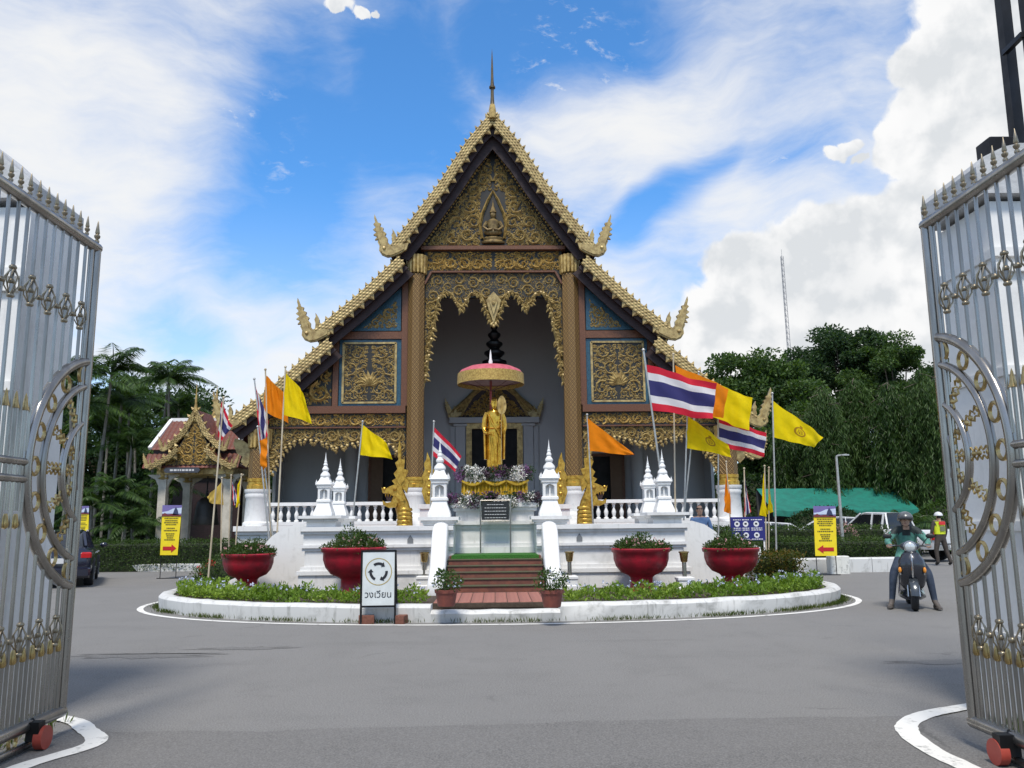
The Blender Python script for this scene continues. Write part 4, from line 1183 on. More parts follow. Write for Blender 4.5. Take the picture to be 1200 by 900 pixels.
def hand_mb(w, d, n, s=1.0, grip=.0, m=0, side=1):
    # palm with four curled fingers and a thumb: w wrist, d finger direction, n palm normal (curl direction)
    mb = MB(); w, d, n = Vector(w), Vector(d).normalized(), Vector(n).normalized()
    sd = d.cross(n)*side
    rings = []
    for t, hw, hh in ((0,.024,.020),(.03,.034,.019),(.075,.041,.016),(.095,.039,.012)):
        c = w+d*t*s
        rings.append([c+sd*hw*s*math.cos(a)+n*hh*s*math.sin(a) for a in [2*PI*k/8 for k in range(8)]])
    mb.loft(rings, m)
    for i, (o_, L) in enumerate(((-.030,.066),(-.010,.075),(.010,.070),(.029,.056))):
        p = w+d*.088*s+sd*o_*s; pts = [p-d*.02*s]; ang = 0
        for k in range(3):
            ang += .15+grip*.55
            p = p+(d*math.cos(ang)+n*math.sin(ang))*(L*s*(.42,.33,.25)[k]); pts.append(p)
        mb.tube(pts, [.0095*s,.009*s,.008*s,.006*s], 6, m)
    p = w+d*.03*s-sd*.03*s
    mb.tube([p, p+(d*.6-sd*.7+n*.3).normalized()*.035*s, p+(d*1.0-sd*.45+n*.8).normalized()*.065*s], [.012*s,.010*s,.007*s], 6, m)
    return mb
def head_mb(c, s=1.0, face=(0,-1,0), skin=0, hair=1, long_hair=False):
    # sculpted head built facing -y, turned to 'face'
    mb = MB(); rings = []
    for z, hw, yf, yb in ((-.115,.030,-.075,-.045),(-.105,.045,-.088,.02),(-.085,.056,-.092,.05),(-.05,.066,-.090,.072),(-.01,.072,-.090,.088),(.03,.075,-.092,.095),(.07,.072,-.084,.092),(.10,.058,-.062,.074),(.118,.032,-.03,.04),(.122,.008,-.008,.01)):
        ring = []
        for k in range(14):
            a = 2*PI*k/14; cx_, cy_ = math.cos(a), math.sin(a)
            y = (yf+yb)/2+(yb-yf)/2*cy_
            ring.append((hw*cx_*(1-.12*max(0,-cy_)), y, z))
        rings.append(ring)
    mb.loft(rings, skin)
    mb.add([(-.012,-.088,.012),(.012,-.088,.012),(-.017,-.086,-.03),(.017,-.086,-.03),(0,-.116,-.026),(0,-.094,.02)], [(0,2,4,5),(5,4,3,1),(2,3,4)], skin)
    for sg in (-1,1):
        mb.ball((sg*.030,-.084,.012), (.013,.008,.007), 8, 5, 3); mb.ball((sg*.030,-.0905,.012), (.006,.004,.006), 6, 4, 2)
        mb.bar((sg*.016,-.093,.031),(sg*.044,-.086,.029),.008,.007,hair)
        mb.ball((sg*.077,.005,-.005), (.012,.022,.032), 8, 6, skin)
    mb.tube([(-.024,-.088,-.062),(0,-.095,-.060),(.024,-.088,-.062)], [.004,.007,.004], 6, 4)
    mb.tube([(0,.015,-.06),(0,.02,-.17)], [.052,.056], 10, skin)
    if hair is not None:
        rr = []
        for z, k in ((-.06,1.03),(0,1.07),(.05,1.09),(.09,1.12),(.12,1.1),(.136,.6),(.14,.1)):
            ring = []
            base = min(range(len(rings)), key=lambda i: abs(rings[i][0][2]-min(z,.118)))
            for (x,y,zz_) in rings[base]:
                yy = y*k+.006
                if z < .04: yy = max(yy, .0 if z < 0 else -.03)
                ring.append((x*k, yy, z))
            rr.append(ring)
        mb.loft(rr, hair)
    f = Vector(face).normalized(); q = Vector((0,-1,0)).rotation_difference(f)
    mt_ = Matrix.Translation(Vector(c)) @ q.to_matrix().to_4x4() @ Matrix.Scale(s,4)
    out = MB(); out.merge(mb, mt_)
    return out
FACE = lambda skin, hair: [skin, hair, flat('eye_dark',(.012,.008,.006),.3), flat('eye_white',(.6,.58,.55),.4), flat('lip',(.30,.13,.11),.5)]

# ------------------------------------------------------------------ gold monk statue
st = thing('monk_statue', 'standing gold monk statue holding a round fan under the red parasol', 'statue', (0,19.05,2.66))
SZ = 1.62
mb = MB()
# robe as stacked elliptical rings with draped folds
def fold_ring(z, rx, ry, amp, ph, n=40, cx=0, cy=0):
    return [(cx+(rx+amp*math.sin(k*2*PI/n*9+ph))*math.cos(2*PI*k/n), cy+(ry+amp*math.sin(k*2*PI/n*9+ph))*math.sin(2*PI*k/n), z) for k in range(n)]
rings = []
for z, rx, ry, am in ((.14,.185,.145,.008),(.20,.195,.15,.009),(.45,.20,.15,.009),(.70,.205,.155,.008),(.88,.20,.15,.006),(.98,.175,.13,.004),(1.08,.178,.13,.004),(1.20,.205,.135,.004),(1.30,.21,.125,.003),(1.35,.15,.10,.001),(1.385,.07,.065,0)):
    rings.append(fold_ring(z, rx, ry, am, z*3.0))
mb.loft(rings)
mb.tube([(-.17,-.13,1.28),(-.05,-.17,1.05),(.08,-.175,.9),(.17,-.12,.75)], [.02,.024,.024,.018], 8)
for k in range(6): mb.tube([(-.14+.05*k,-.15-.02*math.sin(k),.88),(-.10+.05*k,-.165,.55),(-.13+.055*k,-.15,.2)], [.010,.014,.010], 6)
mb.tube([(-.2,-.02,.98),(-.1,-.15,.96),(.1,-.16,.97),(.2,-.02,.98)], .022, 8)
obj('robe', mb, M['goldbright'], st)
mb = MB()
for sg in (-1,1):
    mb.tube([(sg*.18,0,1.29),(sg*.245,-.02,1.15),(sg*.27,-.03,1.0),(sg*.235,-.12,.86),(sg*.16,-.2,.84) if sg < 0 else (sg*.19,-.2,1.0)], [.065,.062,.055,.045,.036], 10)
    mb.loft([[(sg*.19+.03*math.cos(a),-.02+.10*math.sin(a),1.28) for a in [k*PI/4 for k in range(8)]], [(sg*.245+.04*math.cos(a),-.02+.10*math.sin(a),.9) for a in [k*PI/4 for k in range(8)]], [(sg*.23+.035*math.cos(a),-.02+.10*math.sin(a),.30) for a in [k*PI/4 for k in range(8)]]])
obj('arms', mb, M['goldbright'], st)
mb = hand_mb((-.165,-.20,.84),(.9,-.2,.0),(0,-.2,-1),1.0,.5); mb.merge(hand_mb((.19,-.2,1.0),(-.1,-.35,.9),(-1,-.2,0),1.0,1.2)); obj('hands', mb, M['goldbright'], st)
obj('head', head_mb((0,-.01,1.50),1.05,(0,-1,-.05),0,0), [M['goldbright']]*5, st)
mb = MB()
for sg in (-1,1):
    mb.tube([(sg*.07,.0,.14),(sg*.07,0,.03)], .05, 8); mb.ball((sg*.075,-.06,.03), (.05,.12,.035), 8, 5)
obj('feet', mb, M['goldbright'], st)
mb = MB(); mb.cbox(-.26,.26,-.22,.22,-.0,.012,.004); mb.box(-.05,.05,-.12,.1,.012,.16); obj('red_base', mb, flat('red_lacquer',(.35,.02,.02)), st)
mb = MB(); mb.tube([(.17,-.25,.0),(.175,-.25,1.3)], .011, 6); mb.prism([(.19+.115*math.cos(a)*(1-.12*math.sin(a)), 1.44+.20*math.sin(a)) for a in [2*PI*k/24 for k in range(24)]], -.265, -.25)
for k in range(7): mb.tube([(.19,-.27,1.26),(.19+.10*math.sin((k-3)*.28),-.27,1.26+.34*math.cos((k-3)*.28))], .006, 4)
fn = obj('fan', mb, M['gold'], st)
for ch in st.children: pass
st.scale = (.92,.95,1.09)
# tiered parasol over the statue
uy = 19.35; uz = P(575,444,uy).z
pa = thing('ceremonial_parasol', 'flat red parasol with deep gold fringe on a pole above the monk statue', 'parasol', (0,uy,2.0))
ux = P(575,444,uy).x; r = .78
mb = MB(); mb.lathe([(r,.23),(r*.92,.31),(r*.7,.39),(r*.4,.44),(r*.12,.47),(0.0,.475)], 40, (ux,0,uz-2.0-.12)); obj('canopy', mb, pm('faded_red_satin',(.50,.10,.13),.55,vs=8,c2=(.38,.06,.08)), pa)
mb = MB()
n = 60; rr = [[], []]
for lev, (zz_, k) in enumerate(((.235,1.0),(-.03,1.015))):
    rr[lev] = [(ux+(r*k+.012*(i%2))*math.cos(2*PI*i/n), (r*k+.012*(i%2))*math.sin(2*PI*i/n), uz-2.0-.12+zz_) for i in range(n)]
mb.loft([rr[0],rr[1]], cap=False); obj('fringe', mb, pm('gold_brocade',(.50,.34,.09),.45,.3,vs=28,c2=(.26,.15,.03),bump=.5,bs=60), pa)
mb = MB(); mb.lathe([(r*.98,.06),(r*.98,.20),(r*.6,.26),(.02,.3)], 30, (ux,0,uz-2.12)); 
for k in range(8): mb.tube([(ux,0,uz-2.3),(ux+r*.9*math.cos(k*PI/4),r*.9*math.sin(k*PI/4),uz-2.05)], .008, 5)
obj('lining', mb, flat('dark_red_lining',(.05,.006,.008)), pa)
mb = MB(); mb.lathe([(.06,.44),(.065,.48),(.045,.50),(.05,.54),(.03,.6),(.022,.72),(.006,.82),(0,.84)], 10, (ux,0,uz-2.12)); obj('spire', mb, M['white2'], pa)
mb = MB(); mb.tube([(ux,0,.0),(ux,0,uz-2.0+.3)], .025, 8); obj('pole', mb, flat('red_pole',(.28,.02,.02)), pa)
# flower arrangements
def garland(name, label, xh, y0, z0, z1, seed, mats_w, dep=.35):
    random.seed(seed); t = thing(name, label, 'flowers', (0,y0,z0))
    mats = (M['whiteflower'],M['purple'],M['leafdark'],M['darkmauve'])
    names = ('white_bloom_cluster','purple_bloom_cluster','dark_foliage_cluster','mauve_bloom_cluster')
    nclump = int(xh*2/.105)
    for i in range(nclump):
        x = -xh+2*xh*i/(nclump-1)
        run = math.sin(i*1.5+seed)+math.sin(i*.61)
        k = 0 if run > .55 else (1 if run > .0 else (2 if run > -.7 else 3))
        s_ = MB()
        for j in range(9):
            c = (x+random.uniform(-.09,.09), random.uniform(-dep*.5,.05)-.05*math.cos(x/xh*1.4)-(.06 if k == 0 else 0), random.uniform(.04,z1-z0))
            tuft(s_, c, random.uniform(.05,.085), 24, .055, 0 if random.random() < .72 else 1, 1.0, .1)
        obj(names[k], s_, [mats[k], mats[(2,3,1,2)[k]]], t, smooth=False, kind='stuff')
    return t
garland('flower_garland', 'upper row of white and purple flowers at the feet of the gold statue', .80, SY+.10, 2.46, 2.76, 3, None)
garland('flower_garland', 'lower wider row of white and purple flowers above the black notice board', 1.06, SY-.28, 1.88, 2.16, 9, None)
mb = MB(); n = 60
mb.loft([[(-.74+1.48*i/n, SY-.02+.02*math.sin(i*1.9), 2.46) for i in range(n+1)], [(-.75+1.5*i/n, SY-.06+.035*math.sin(i*1.9), 2.15) for i in range(n+1)]], cap=False, closed=False)
for k in range(3): mb.tube([(-.74+.5*k+.5*j/8,SY-.08,2.47-.09*math.sin(PI*j/8)) for j in range(9)], [.02+.018*math.sin(PI*j/8) for j in range(9)], 6)
tag(obj('gold_drape', mb, M['yellowcloth']), 'gold satin cloth draped between the two rows of flowers', 'cloth')
# black notice on a steel stand
ny = PY+.55
nt_ = thing('notice_stand', 'black inscription board on a two legged steel stand before the flowers', 'notice', (0,ny,.895))
bx0, bx1 = P(563,600,ny).x, P(598,600,ny).x
bz0, bz1 = P(580,609,ny).z-.895, P(580,588,ny).z-.895
mb = MB(); mb.cbox(bx0+.03,bx1-.03,-.015,.015,bz0,bz1,.006); bd = obj('board', mb, flat('black_granite',(.012,.012,.012),.25), nt_)
mb = MB()
for k in range(5):
    zz_ = bz1-.06-k*.07; wd = (bx1-bx0)*(.28 if k == 0 else .36); x = -wd+ (bx0+bx1)/2
    while x < wd+(bx0+bx1)/2:
        l = random.uniform(.02,.06); mb.box(x,min(x+l,wd+(bx0+bx1)/2),-.019,-.0155,zz_-.006,zz_+.006); x += l+.012
obj('inscription', mb, flat('pale_lettering',(.55,.55,.55)), bd, smooth=False, kind='stuff')
mb = MB()
for x in (bx0,bx1): mb.tube([(x,0,0),(x,0,bz1+.03)], .016, 8); mb.tube([(x,-.14,.012),(x,.14,.012)], .014, 6)
mb.tube([(bx0,0,bz1+.03),(bx1,0,bz1+.03)], .014, 8); mb.tube([(bx0,0,bz0-.03),(bx1,0,bz0-.03)], .01, 8); obj('stand', mb, M['steel'], nt_)

# ------------------------------------------------------------------ planters
def red_pot(px, Yp, wpx, label, seed, kind):
    p = P(px, 680, Yp); t = thing('red_planter', label, 'planter', (p.x,p.y,ZS), 0, 'red goblet planters on the island')
    k = wpx/FPX*p.y/1.0/1.16
    prof = [(.30,0),(.30,.03),(.24,.05),(.225,.16),(.225,.26),(.27,.30),(.40,.36),(.50,.48),(.545,.62),(.56,.74),(.59,.76),(.60,.82),(.575,.84),(.53,.83),(.50,.76)]
    mb = MB(); n = 40; rings = []
    for r_, z in prof:
        flu = .012 if .3 < z < .74 else 0
        rings.append([((r_+flu*math.cos(i*2*PI/n*20))*math.cos(2*PI*i/n)*k, (r_+flu*math.cos(i*2*PI/n*20))*math.sin(2*PI*i/n)*k, z*k) for i in range(n)])
    mb.loft(rings); obj('pot', mb, M['red'], t, ang=60)
    mb = MB(); mb.lathe([(.0,.77),(.52,.77)], 24); mb.v = [(a*k,b*k,c*k) for a,b,c in mb.v]; obj('soil', mb, M['soil'], t)
    random.seed(seed); mb = MB()
    for i in range(110):
        a = random.uniform(0,2*PI); rr_ = .5*k*random.random()**.5; h = random.uniform(.05,.34)+(.16 if kind and random.random() < .4 else 0)
        tuft(mb, (rr_*math.cos(a)*1.05, rr_*math.sin(a)*1.05, .80*k+h*(1-rr_/(.62*k))*k), .09, 30, .055, 0, .8, .3)
    for i in range(10):
        a = random.uniform(0,2*PI); tuft(mb, (.56*k*math.cos(a),.56*k*math.sin(a),.84*k), .06, 10, .06, 0, 1, -.3)
    bl = [(random.uniform(-.45,.45)*k, random.uniform(-.5,.1)*k, random.uniform(.86,1.03)*k) for _ in range(26)]
    blossoms(mb, bl, .035, 1)
    obj('plants', mb, [M['hedgeleaf'], M['pink']], t, smooth=False)
    return t
red_pot(290,17.35,58,'red goblet planter beside the red flowered bush', 1, 0)
red_pot(414,16.4,72,'red goblet planter with tall leafy growth behind the roundabout sign', 2, 1)
red_pot(752,16.4,66,'red goblet planter next to the leaning flag poles', 3, 0)
red_pot(858,16.7,63,'red goblet planter in front of the blue pictogram board', 4, 1)
def small_pot(px, pyb, label, seed):
    p = G(px, pyb, .285); t = thing('terracotta_pot', label, 'flowerpot', (p.x,p.y,.283), 0, 'terracotta pots at the stair foot')
    mb = MB(); mb.lathe([(.13,0),(.135,.02),(.165,.20),(.18,.20),(.185,.25),(.16,.25),(.15,.2)], 20); obj('pot', mb, M['terra'], t)
    mb = MB(); mb.lathe([(.0,.21),(.155,.21)], 16); obj('soil', mb, M['soil'], t)
    random.seed(seed); mb = MB()
    for i in range(28):
        d = rdir(); tuft(mb, (d.x*.2,d.y*.2,.37+d.z*.13), .07, 22, .05, 0, 1, .4)
    for i in range(10): mb.tube([(0,0,.2),(random.uniform(-.2,.2),random.uniform(-.2,.2),.45)], .004, 4)
    blossoms(mb, [(random.uniform(-.25,.25),random.uniform(-.25,.1),random.uniform(.3,.55)) for _ in range(12)], .03, 1)
    obj('plant', mb, [M['leafmid'], M['paleblue']], t, smooth=False)
small_pot(523,710,'terracotta pot of flowers at the stair foot on the roundabout sign side', 5)
small_pot(647,711,'terracotta pot of flowers at the stair foot on the scooter side', 6)
p = G(326,684,ZS); t = thing('brown_trough', 'brown trough of thin seedlings between two red planters', 'flowerpot', (p.x,p.y,ZS))
mb = MB(); mb.lathe([(.20,0),(.26,.22),(.28,.22),(.28,.27),(.24,.27)], 16); obj('pot', mb, flat('brown_plastic',(.10,.055,.04)), t)
random.seed(4); mb = MB()
for i in range(16):
    a = random.uniform(0,2*PI); q = Vector((.16*math.cos(a),.16*math.sin(a),.25)); e = q+Vector((random.uniform(-.3,.3),random.uniform(-.2,.2),random.uniform(.2,.6)))
    mb.tube([q,(q+e)/2+Vector((0,0,.05)),e], .006, 4)
    for k in range(5): leaf_quad(mb, q.lerp(e,random.uniform(.4,1)), rdir()+Vector((0,0,.2)), rdir(), .13, .06)
obj('plants', mb, M['leafmid'], t, smooth=False)
# garden lamps
def lamp(px, pyb, pyt, label, onpl=True):
    p = G(px, pyb, ZS+.05); h = P(px,pyt,p.y).z-ZS
    t = thing('garden_lamp', label, 'lamp', (p.x,p.y,ZS-.02), 0, 'brass garden lamps on the island')
    mb = MB(); mb.lathe([(.17,0),(.17,.10),(.14,.12),(.14,.22),(.16,.24),(.16,.28),(.12,.30)], sq=True); obj('plinth', mb, M['white'], t, ang=25)
    mb = MB(); mb.tube([(0,0,.29),(0,0,h-.19)], .042, 12); obj('post', mb, M['steel'], t)
    mb = MB(); mb.lathe([(.05,-.20),(.065,-.185),(.085,-.03),(.10,-.02),(.10,0),(.03,.01),(0,.012)], 16, (0,0,h)); obj('lamp_head', mb, M['steelgold'], t)
lamp(497,688,646,'brass topped garden lamp beside the stair on the roundabout sign side')
lamp(668,688,645,'brass topped garden lamp beside the stair on the scooter side')
lamp(803,690,645,'brass topped garden lamp beside the flag poles')
# roundabout sign
def text_mb(s, size, font=None):
    cu = bpy.data.curves.new('lettering', 'FONT'); cu.body = s; cu.size = size; cu.align_x = 'CENTER'; cu.extrude = .002
    o = bpy.data.objects.new('lettering', cu); col.objects.link(o)
    dg = bpy.context.evaluated_depsgraph_get(); ev = o.evaluated_get(dg); tm = ev.to_mesh()
    mb = MB(); mb.v = [tuple(v.co) for v in tm.vertices]; mb.f = [tuple(q.vertices) for q in tm.polygons]; mb.mi = [0]*len(mb.f)
    ev.to_mesh_clear(); bpy.data.objects.remove(o); bpy.data.curves.remove(cu)
    return mb
sp = G(444,731,0)
sg_ = thing('roundabout_sign', 'white roundabout sign board with three circling black arrows leaning on the kerb', 'sign', (sp.x-.01,sp.y-.05,0), R(2))
W2, H0, H1 = .265, .27, 1.12
mb = MB(); mb.cbox(-W2,W2,-.012,.012,H0,H1,.004); pnl = obj('panel', mb, pm('sign_white',(.66,.70,.70),.45,vs=4,c2=(.58,.62,.62)), sg_)
mb = MB()
for a,b in (((-W2,0,.0),(-W2,0,H1+.012)),((W2,0,.0),(W2,0,H1+.012)),((-W2,0,H1),(W2,0,H1)),((-W2,0,H0),(W2,0,H0))): mb.bar(a,b,.03,.035,upv=(0,1,0))
mb.bar((-W2,.42,0),(-W2,.02,H1-.02),.025,.025); mb.bar((W2,.42,0),(W2,.02,H1-.02),.025,.025)
obj('frame', mb, M['iron'], sg_, smooth=False)
mb = MB(); cz = .80
def arc_poly(r0, r1, a0, a1, n=10):
    return [(r1*math.cos(a0+(a1-a0)*i/n), cz+r1*math.sin(a0+(a1-a0)*i/n)) for i in range(n+1)]+[(r0*math.cos(a1+(a0-a1)*i/n), cz+r0*math.sin(a1+(a0-a1)*i/n)) for i in range(n+1)]
for k in range(3):
    a1 = R(125-120*k); a0 = a1-R(62)
    mb.prism(arc_poly(.105,.145,a1,a0), -.0165, -.0125)
    rt_ = a0-R(24)
    mb.prism([(.082*math.cos(a0),cz+.082*math.sin(a0)),(.17*math.cos(a0),cz+.17*math.sin(a0)),(.125*math.cos(rt_),cz+.125*math.sin(rt_))], -.0168, -.0125)
obj('arrows', mb, flat('sign_black',(.012,.014,.02)), pnl, smooth=False)
mb = MB(); n = 48
for i in range(n):
    a, b = 2*PI*i/n, 2*PI*(i+1)/n
    mb.add([(.197*math.cos(a),-.0145,cz+.197*math.sin(a)),(.211*math.cos(a),-.0145,cz+.211*math.sin(a)),(.211*math.cos(b),-.0145,cz+.211*math.sin(b)),(.197*math.cos(b),-.0145,cz+.197*math.sin(b))],[(0,1,2,3)])
obj('ring', mb, flat('sign_ochre',(.42,.33,.13)), pnl, smooth=False)
tm = text_mb('วงเวียน', .142); lt = MB(); lt.merge(tm, Matrix.Translation((0,-.0145,.405)) @ Matrix.Rotation(PI/2,4,'X')); obj('lettering', lt, flat('sign_black',(.012,.014,.02)), pnl, smooth=False)
for dx, nm in ((-.20,'pavilion'),(.36,'stair')):
    mb = MB(); mb.cbox(-.12,.12,-.07,.07,0,.13,.008); b = obj('brick_weight', mb, M['brick']); b.location = (sp.x+dx,sp.y+.03,0); b.rotation_euler = (0,0,.15 if dx < 0 else 1.3)
    tag(b, 'reddish brick block holding the foot of the roundabout sign on the %s side' % nm, 'brick')

# ------------------------------------------------------------------ flags
def flagmat(name, kind):
    mt, t, b = newmat(name)
    uv = N(t, 'ShaderNodeTexCoord').outputs['UV']; s = N(t, 'ShaderNodeSeparateXYZ'); t.links.new(uv, s.inputs[0])
    u, v = s.outputs[0], s.outputs[1]
    if kind == 'thai':
        d = mth(t, 'ABSOLUTE', mth(t, 'SUBTRACT', v, .5))
        c = mixc(t, mth(t, 'GREATER_THAN', d, 1/6), (.045,.045,.16,1), (.72,.72,.74,1))
        c = mixc(t, mth(t, 'GREATER_THAN', d, 1/3), c, (.62,.025,.05,1))
    else:
        base = {'yellow':(.86,.66,.004,1), 'orange':(.80,.24,.006,1), 'faded':(.62,.44,.10,1)}[kind.split('_')[0]]
        c = mixc(t, sstep(t, noise(t, uv, 5, 3), .4, .7), base, tuple(x*.88 for x in base[:3])+(1,))
        if kind.endswith('emblem'):
            du = mth(t, 'MULTIPLY', mth(t, 'SUBTRACT', u, .56), 1.5); dv = mth(t, 'SUBTRACT', v, .5)
            r = mth(t, 'SQRT', mth(t, 'ADD', mth(t, 'MULTIPLY', du, du), mth(t, 'MULTIPLY', dv, dv)))
            ring = mth(t, 'MULTIPLY', sstep(t, r, .13,.145), sstep(t, r, .20,.185))
            w = N(t, 'ShaderNodeTexWave'); t.links.new(uv, w.inputs[0]); w.inputs['Scale'].default_value = 9; w.inputs['Distortion'].default_value = 6
            core = mth(t, 'MULTIPLY', sstep(t, r, .12,.10), mth(t, 'GREATER_THAN', w.outputs[1], .45))
            crown = mth(t, 'MULTIPLY', mth(t, 'LESS_THAN', mth(t, 'ABSOLUTE', du), .05), mth(t, 'MULTIPLY', mth(t, 'GREATER_THAN', dv, .18), mth(t, 'LESS_THAN', dv, .28)))
            e = mth(t, 'MAXIMUM', mth(t, 'MAXIMUM', ring, core), crown)
            c = mixc(t, mth(t, 'MULTIPLY', e, .8), c, (.30,.12,.02,1))
    t.links.new(c, b.inputs['Base Color']); b.inputs['Roughness'].default_value = .7
    b.inputs['Specular IOR Level'].default_value = .2
    tl = N(t, 'ShaderNodeBsdfTranslucent'); t.links.new(c, tl.inputs[0])
    mx = N(t, 'ShaderNodeMixShader'); mx.inputs[0].default_value = .38
    t.links.new(b.outputs[0], mx.inputs[1]); t.links.new(tl.outputs[0], mx.inputs[2]); t.links.new(mx.outputs[0], t.nodes['Material Output'].inputs[0])
    return mt
FM = {k: flagmat('flag_cloth_'+k, k) for k in ('thai','yellow','orange','faded','yellow_emblem')}
def flag(label, kind, Y, pole_top, pole_bot, HT, FT, FB, HB, waves=1.6, amp=.06, foot=None, r=.018, sag=0.0, pm_='pole', ph=0.0):
    # corners and pole read in photograph pixels on a facade-parallel plane at depth Y
    a = P(*pole_top, Y); b = P(*pole_bot, Y)
    g = foot if foot is not None else 0.0
    d = (b-a); b2 = a+d*((a.z-g)/(a.z-b.z))
    t = thing('flag', label, 'flag', b2, 0, 'flags on poles round the shrine')
    mb = MB(); mb.tube([Vector((0,0,0)), a-b2], [r*1.15,r], 8); mb.ball(a-b2, r*1.8, 8, 6); obj('pole', mb, M[pm_], t)
    nu, nv = 26, 14; mb = MB(); c = [P(*q, Y)-b2 for q in (HT,FT,FB,HB)]
    L = (c[1]-c[0]).length
    for j in range(nv+1):
        for i in range(nu+1):
            u, v = i/nu, j/nv
            p = (c[3].lerp(c[2],u)).lerp(c[0].lerp(c[1],u), v)
            s_ = (math.sin(u*waves*2*PI+ph+v*.9)+.38*math.sin(u*waves*5.3*PI+ph*2+v*2.6)+.22*math.sin(u*9+v*11+ph))*amp*(u**.6)
            e = u*(1-u)*4
            p = p+Vector((0, s_*1.6+.02*math.sin(u*17+v*5+ph), -sag*e+.022*math.sin(u*waves*2*PI+ph*1.3+1)*u*(1 if amp else 0)))
            mb.uv[len(mb.v)] = (u,v); mb.v.append(tuple(p))
    for j in range(nv):
        for i in range(nu):
            o = j*(nu+1)+i; mb.f.append((o,o+1,o+nu+2,o+nu+1)); mb.mi.append(0)
    obj('cloth', mb, FM[kind], t, ang=180)
    return t
YL = 19.9
flag('limp thai flag on the thin pole beside the red flowered bush','thai',18.4,(262,466),(246,655),(260,470),(273,498),(262,514),(255,511),.7,.03,ZS,sag=.05,pm_='bamboo')
flag('hanging thai flag furled against its pole next to the orange flag','thai',YL,(298,444),(318,615),(299,452),(306,538),(314,534),(314,490),1.2,.05,.1,sag=-.05)
flag('narrow limp orange flag hanging below the furled thai flag','orange',YL-.2,(302,500),(316,640),(304,517),(306,552),(313,548),(313,512),1.0,.03,.1)
flag('orange flag flying from the tall pole beside the plain yellow flag','orange',YL,(311,433),(317,617),(312.5,440),(333,462),(337,496),(308,481),1.1,.05,.1,ph=1,pm_='bamboo')
flag('plain yellow flag on the pole leaning beside the orange one','yellow',YL-.4,(334.5,430),(325,620),(334,436),(356,460),(366,496),(332,486),1.2,.06,.1,ph=2,pm_='bamboo')
flag('yellow flag flying over the balustrade in front of the dark side doorway','yellow',20.1,(425,494),(413,612),(424,497),(453,519),(460,538),(421,533),1.3,.05,.1,ph=.5)
flag('small faded yellow flag blowing towards the pavilion','faded',24.5,(260,560),(259,640),(259.5,565),(243,582),(247,589),(262,592),.8,.05,0,pm_='bamboo')
flag('small limp thai flag between two small yellow flags by the pavilion','thai',25.5,(271,557),(268,640),(271,562),(274,592),(280,590),(275,572),.8,.03,0,pm_='bamboo')
flag('small narrow yellow flag by the pavilion beside the white outer column','yellow',25,(283,556),(276,640),(282.5,560),(281,592),(277,595),(278,568),.8,.03,0,pm_='bamboo')
flag('thai flag beside the statue fluttering at the stair newel','thai',19.9,(508.5,494),(504,610),(508.5,500),(541,534),(533,552),(506,533),1.0,.05,.1,ph=2.4)
flag('orange pennant shaped flag by the naga near the hall column','orange',20.4,(688,486),(695,611),(688.5,490),(742,531),(743,534),(690,528),1.0,.04,.1)
flag('large thai flag on the leaning pole in front of the orange flag','thai',18.6,(754,410),(786,640),(757,427),(838,450),(834,491),(764,481),1.15,.10,ZS,r=.022,ph=3.0)
flag('orange flag flying just behind the large thai flag','orange',19.5,(789,415),(792,647),(791,428),(856,456),(848,491),(797,482),1.0,.07,ZS,ph=.8,pm_='bamboo')
flag('plain yellow flag partly hidden behind the orange and thai flags','yellow',20.2,(819,436),(800,620),(819,441),(880,466),(877,504),(815,482),1.4,.06,ZS,ph=1.5)
flag('yellow emblem flag flying below the large thai flag','yellow_emblem',20.0,(805.5,483),(801,620),(805,487),(853,521),(857,535),(804,525),1.1,.05,ZS,ph=2.2)
flag('thai flag flying below the plain yellow flag near the hall eave','thai',20.6,(841.5,486),(842,615),(842,490),(898,507),(896,535),(843,523),1.2,.06,0,ph=1.0)
flag('yellow emblem flag on the separate pole in front of the dark trees','yellow_emblem',22.8,(905,461),(910,650),(906,470),(967,513),(955,525),(906,512),1.1,.06,0,ph=.3,r=.022)
flag('limp orange flag hanging behind the blue pictogram board','orange',23.4,(851,541),(858,640),(852,545),(857,603),(848,600),(850,570),.9,.04,0,pm_='bamboo')
flag('limp thai flag hanging behind the blue pictogram board','thai',23.6,(872,549),(874,640),(872,553),(872,606),(880,600),(875,572),.9,.03,0,pm_='bamboo')
flag('limp yellow flag hanging nearest the blue board corner','yellow',23.8,(896,546),(898,640),(896,549),(890,604),(898,606),(897,575),.9,.04,0,pm_='bamboo')
flag('second limp yellow flag hanging beside its twin by the blue board','yellow',24.2,(901,548),(901,640),(901,552),(899,603),(906,600),(902,575),.9,.03,0,pm_='bamboo')

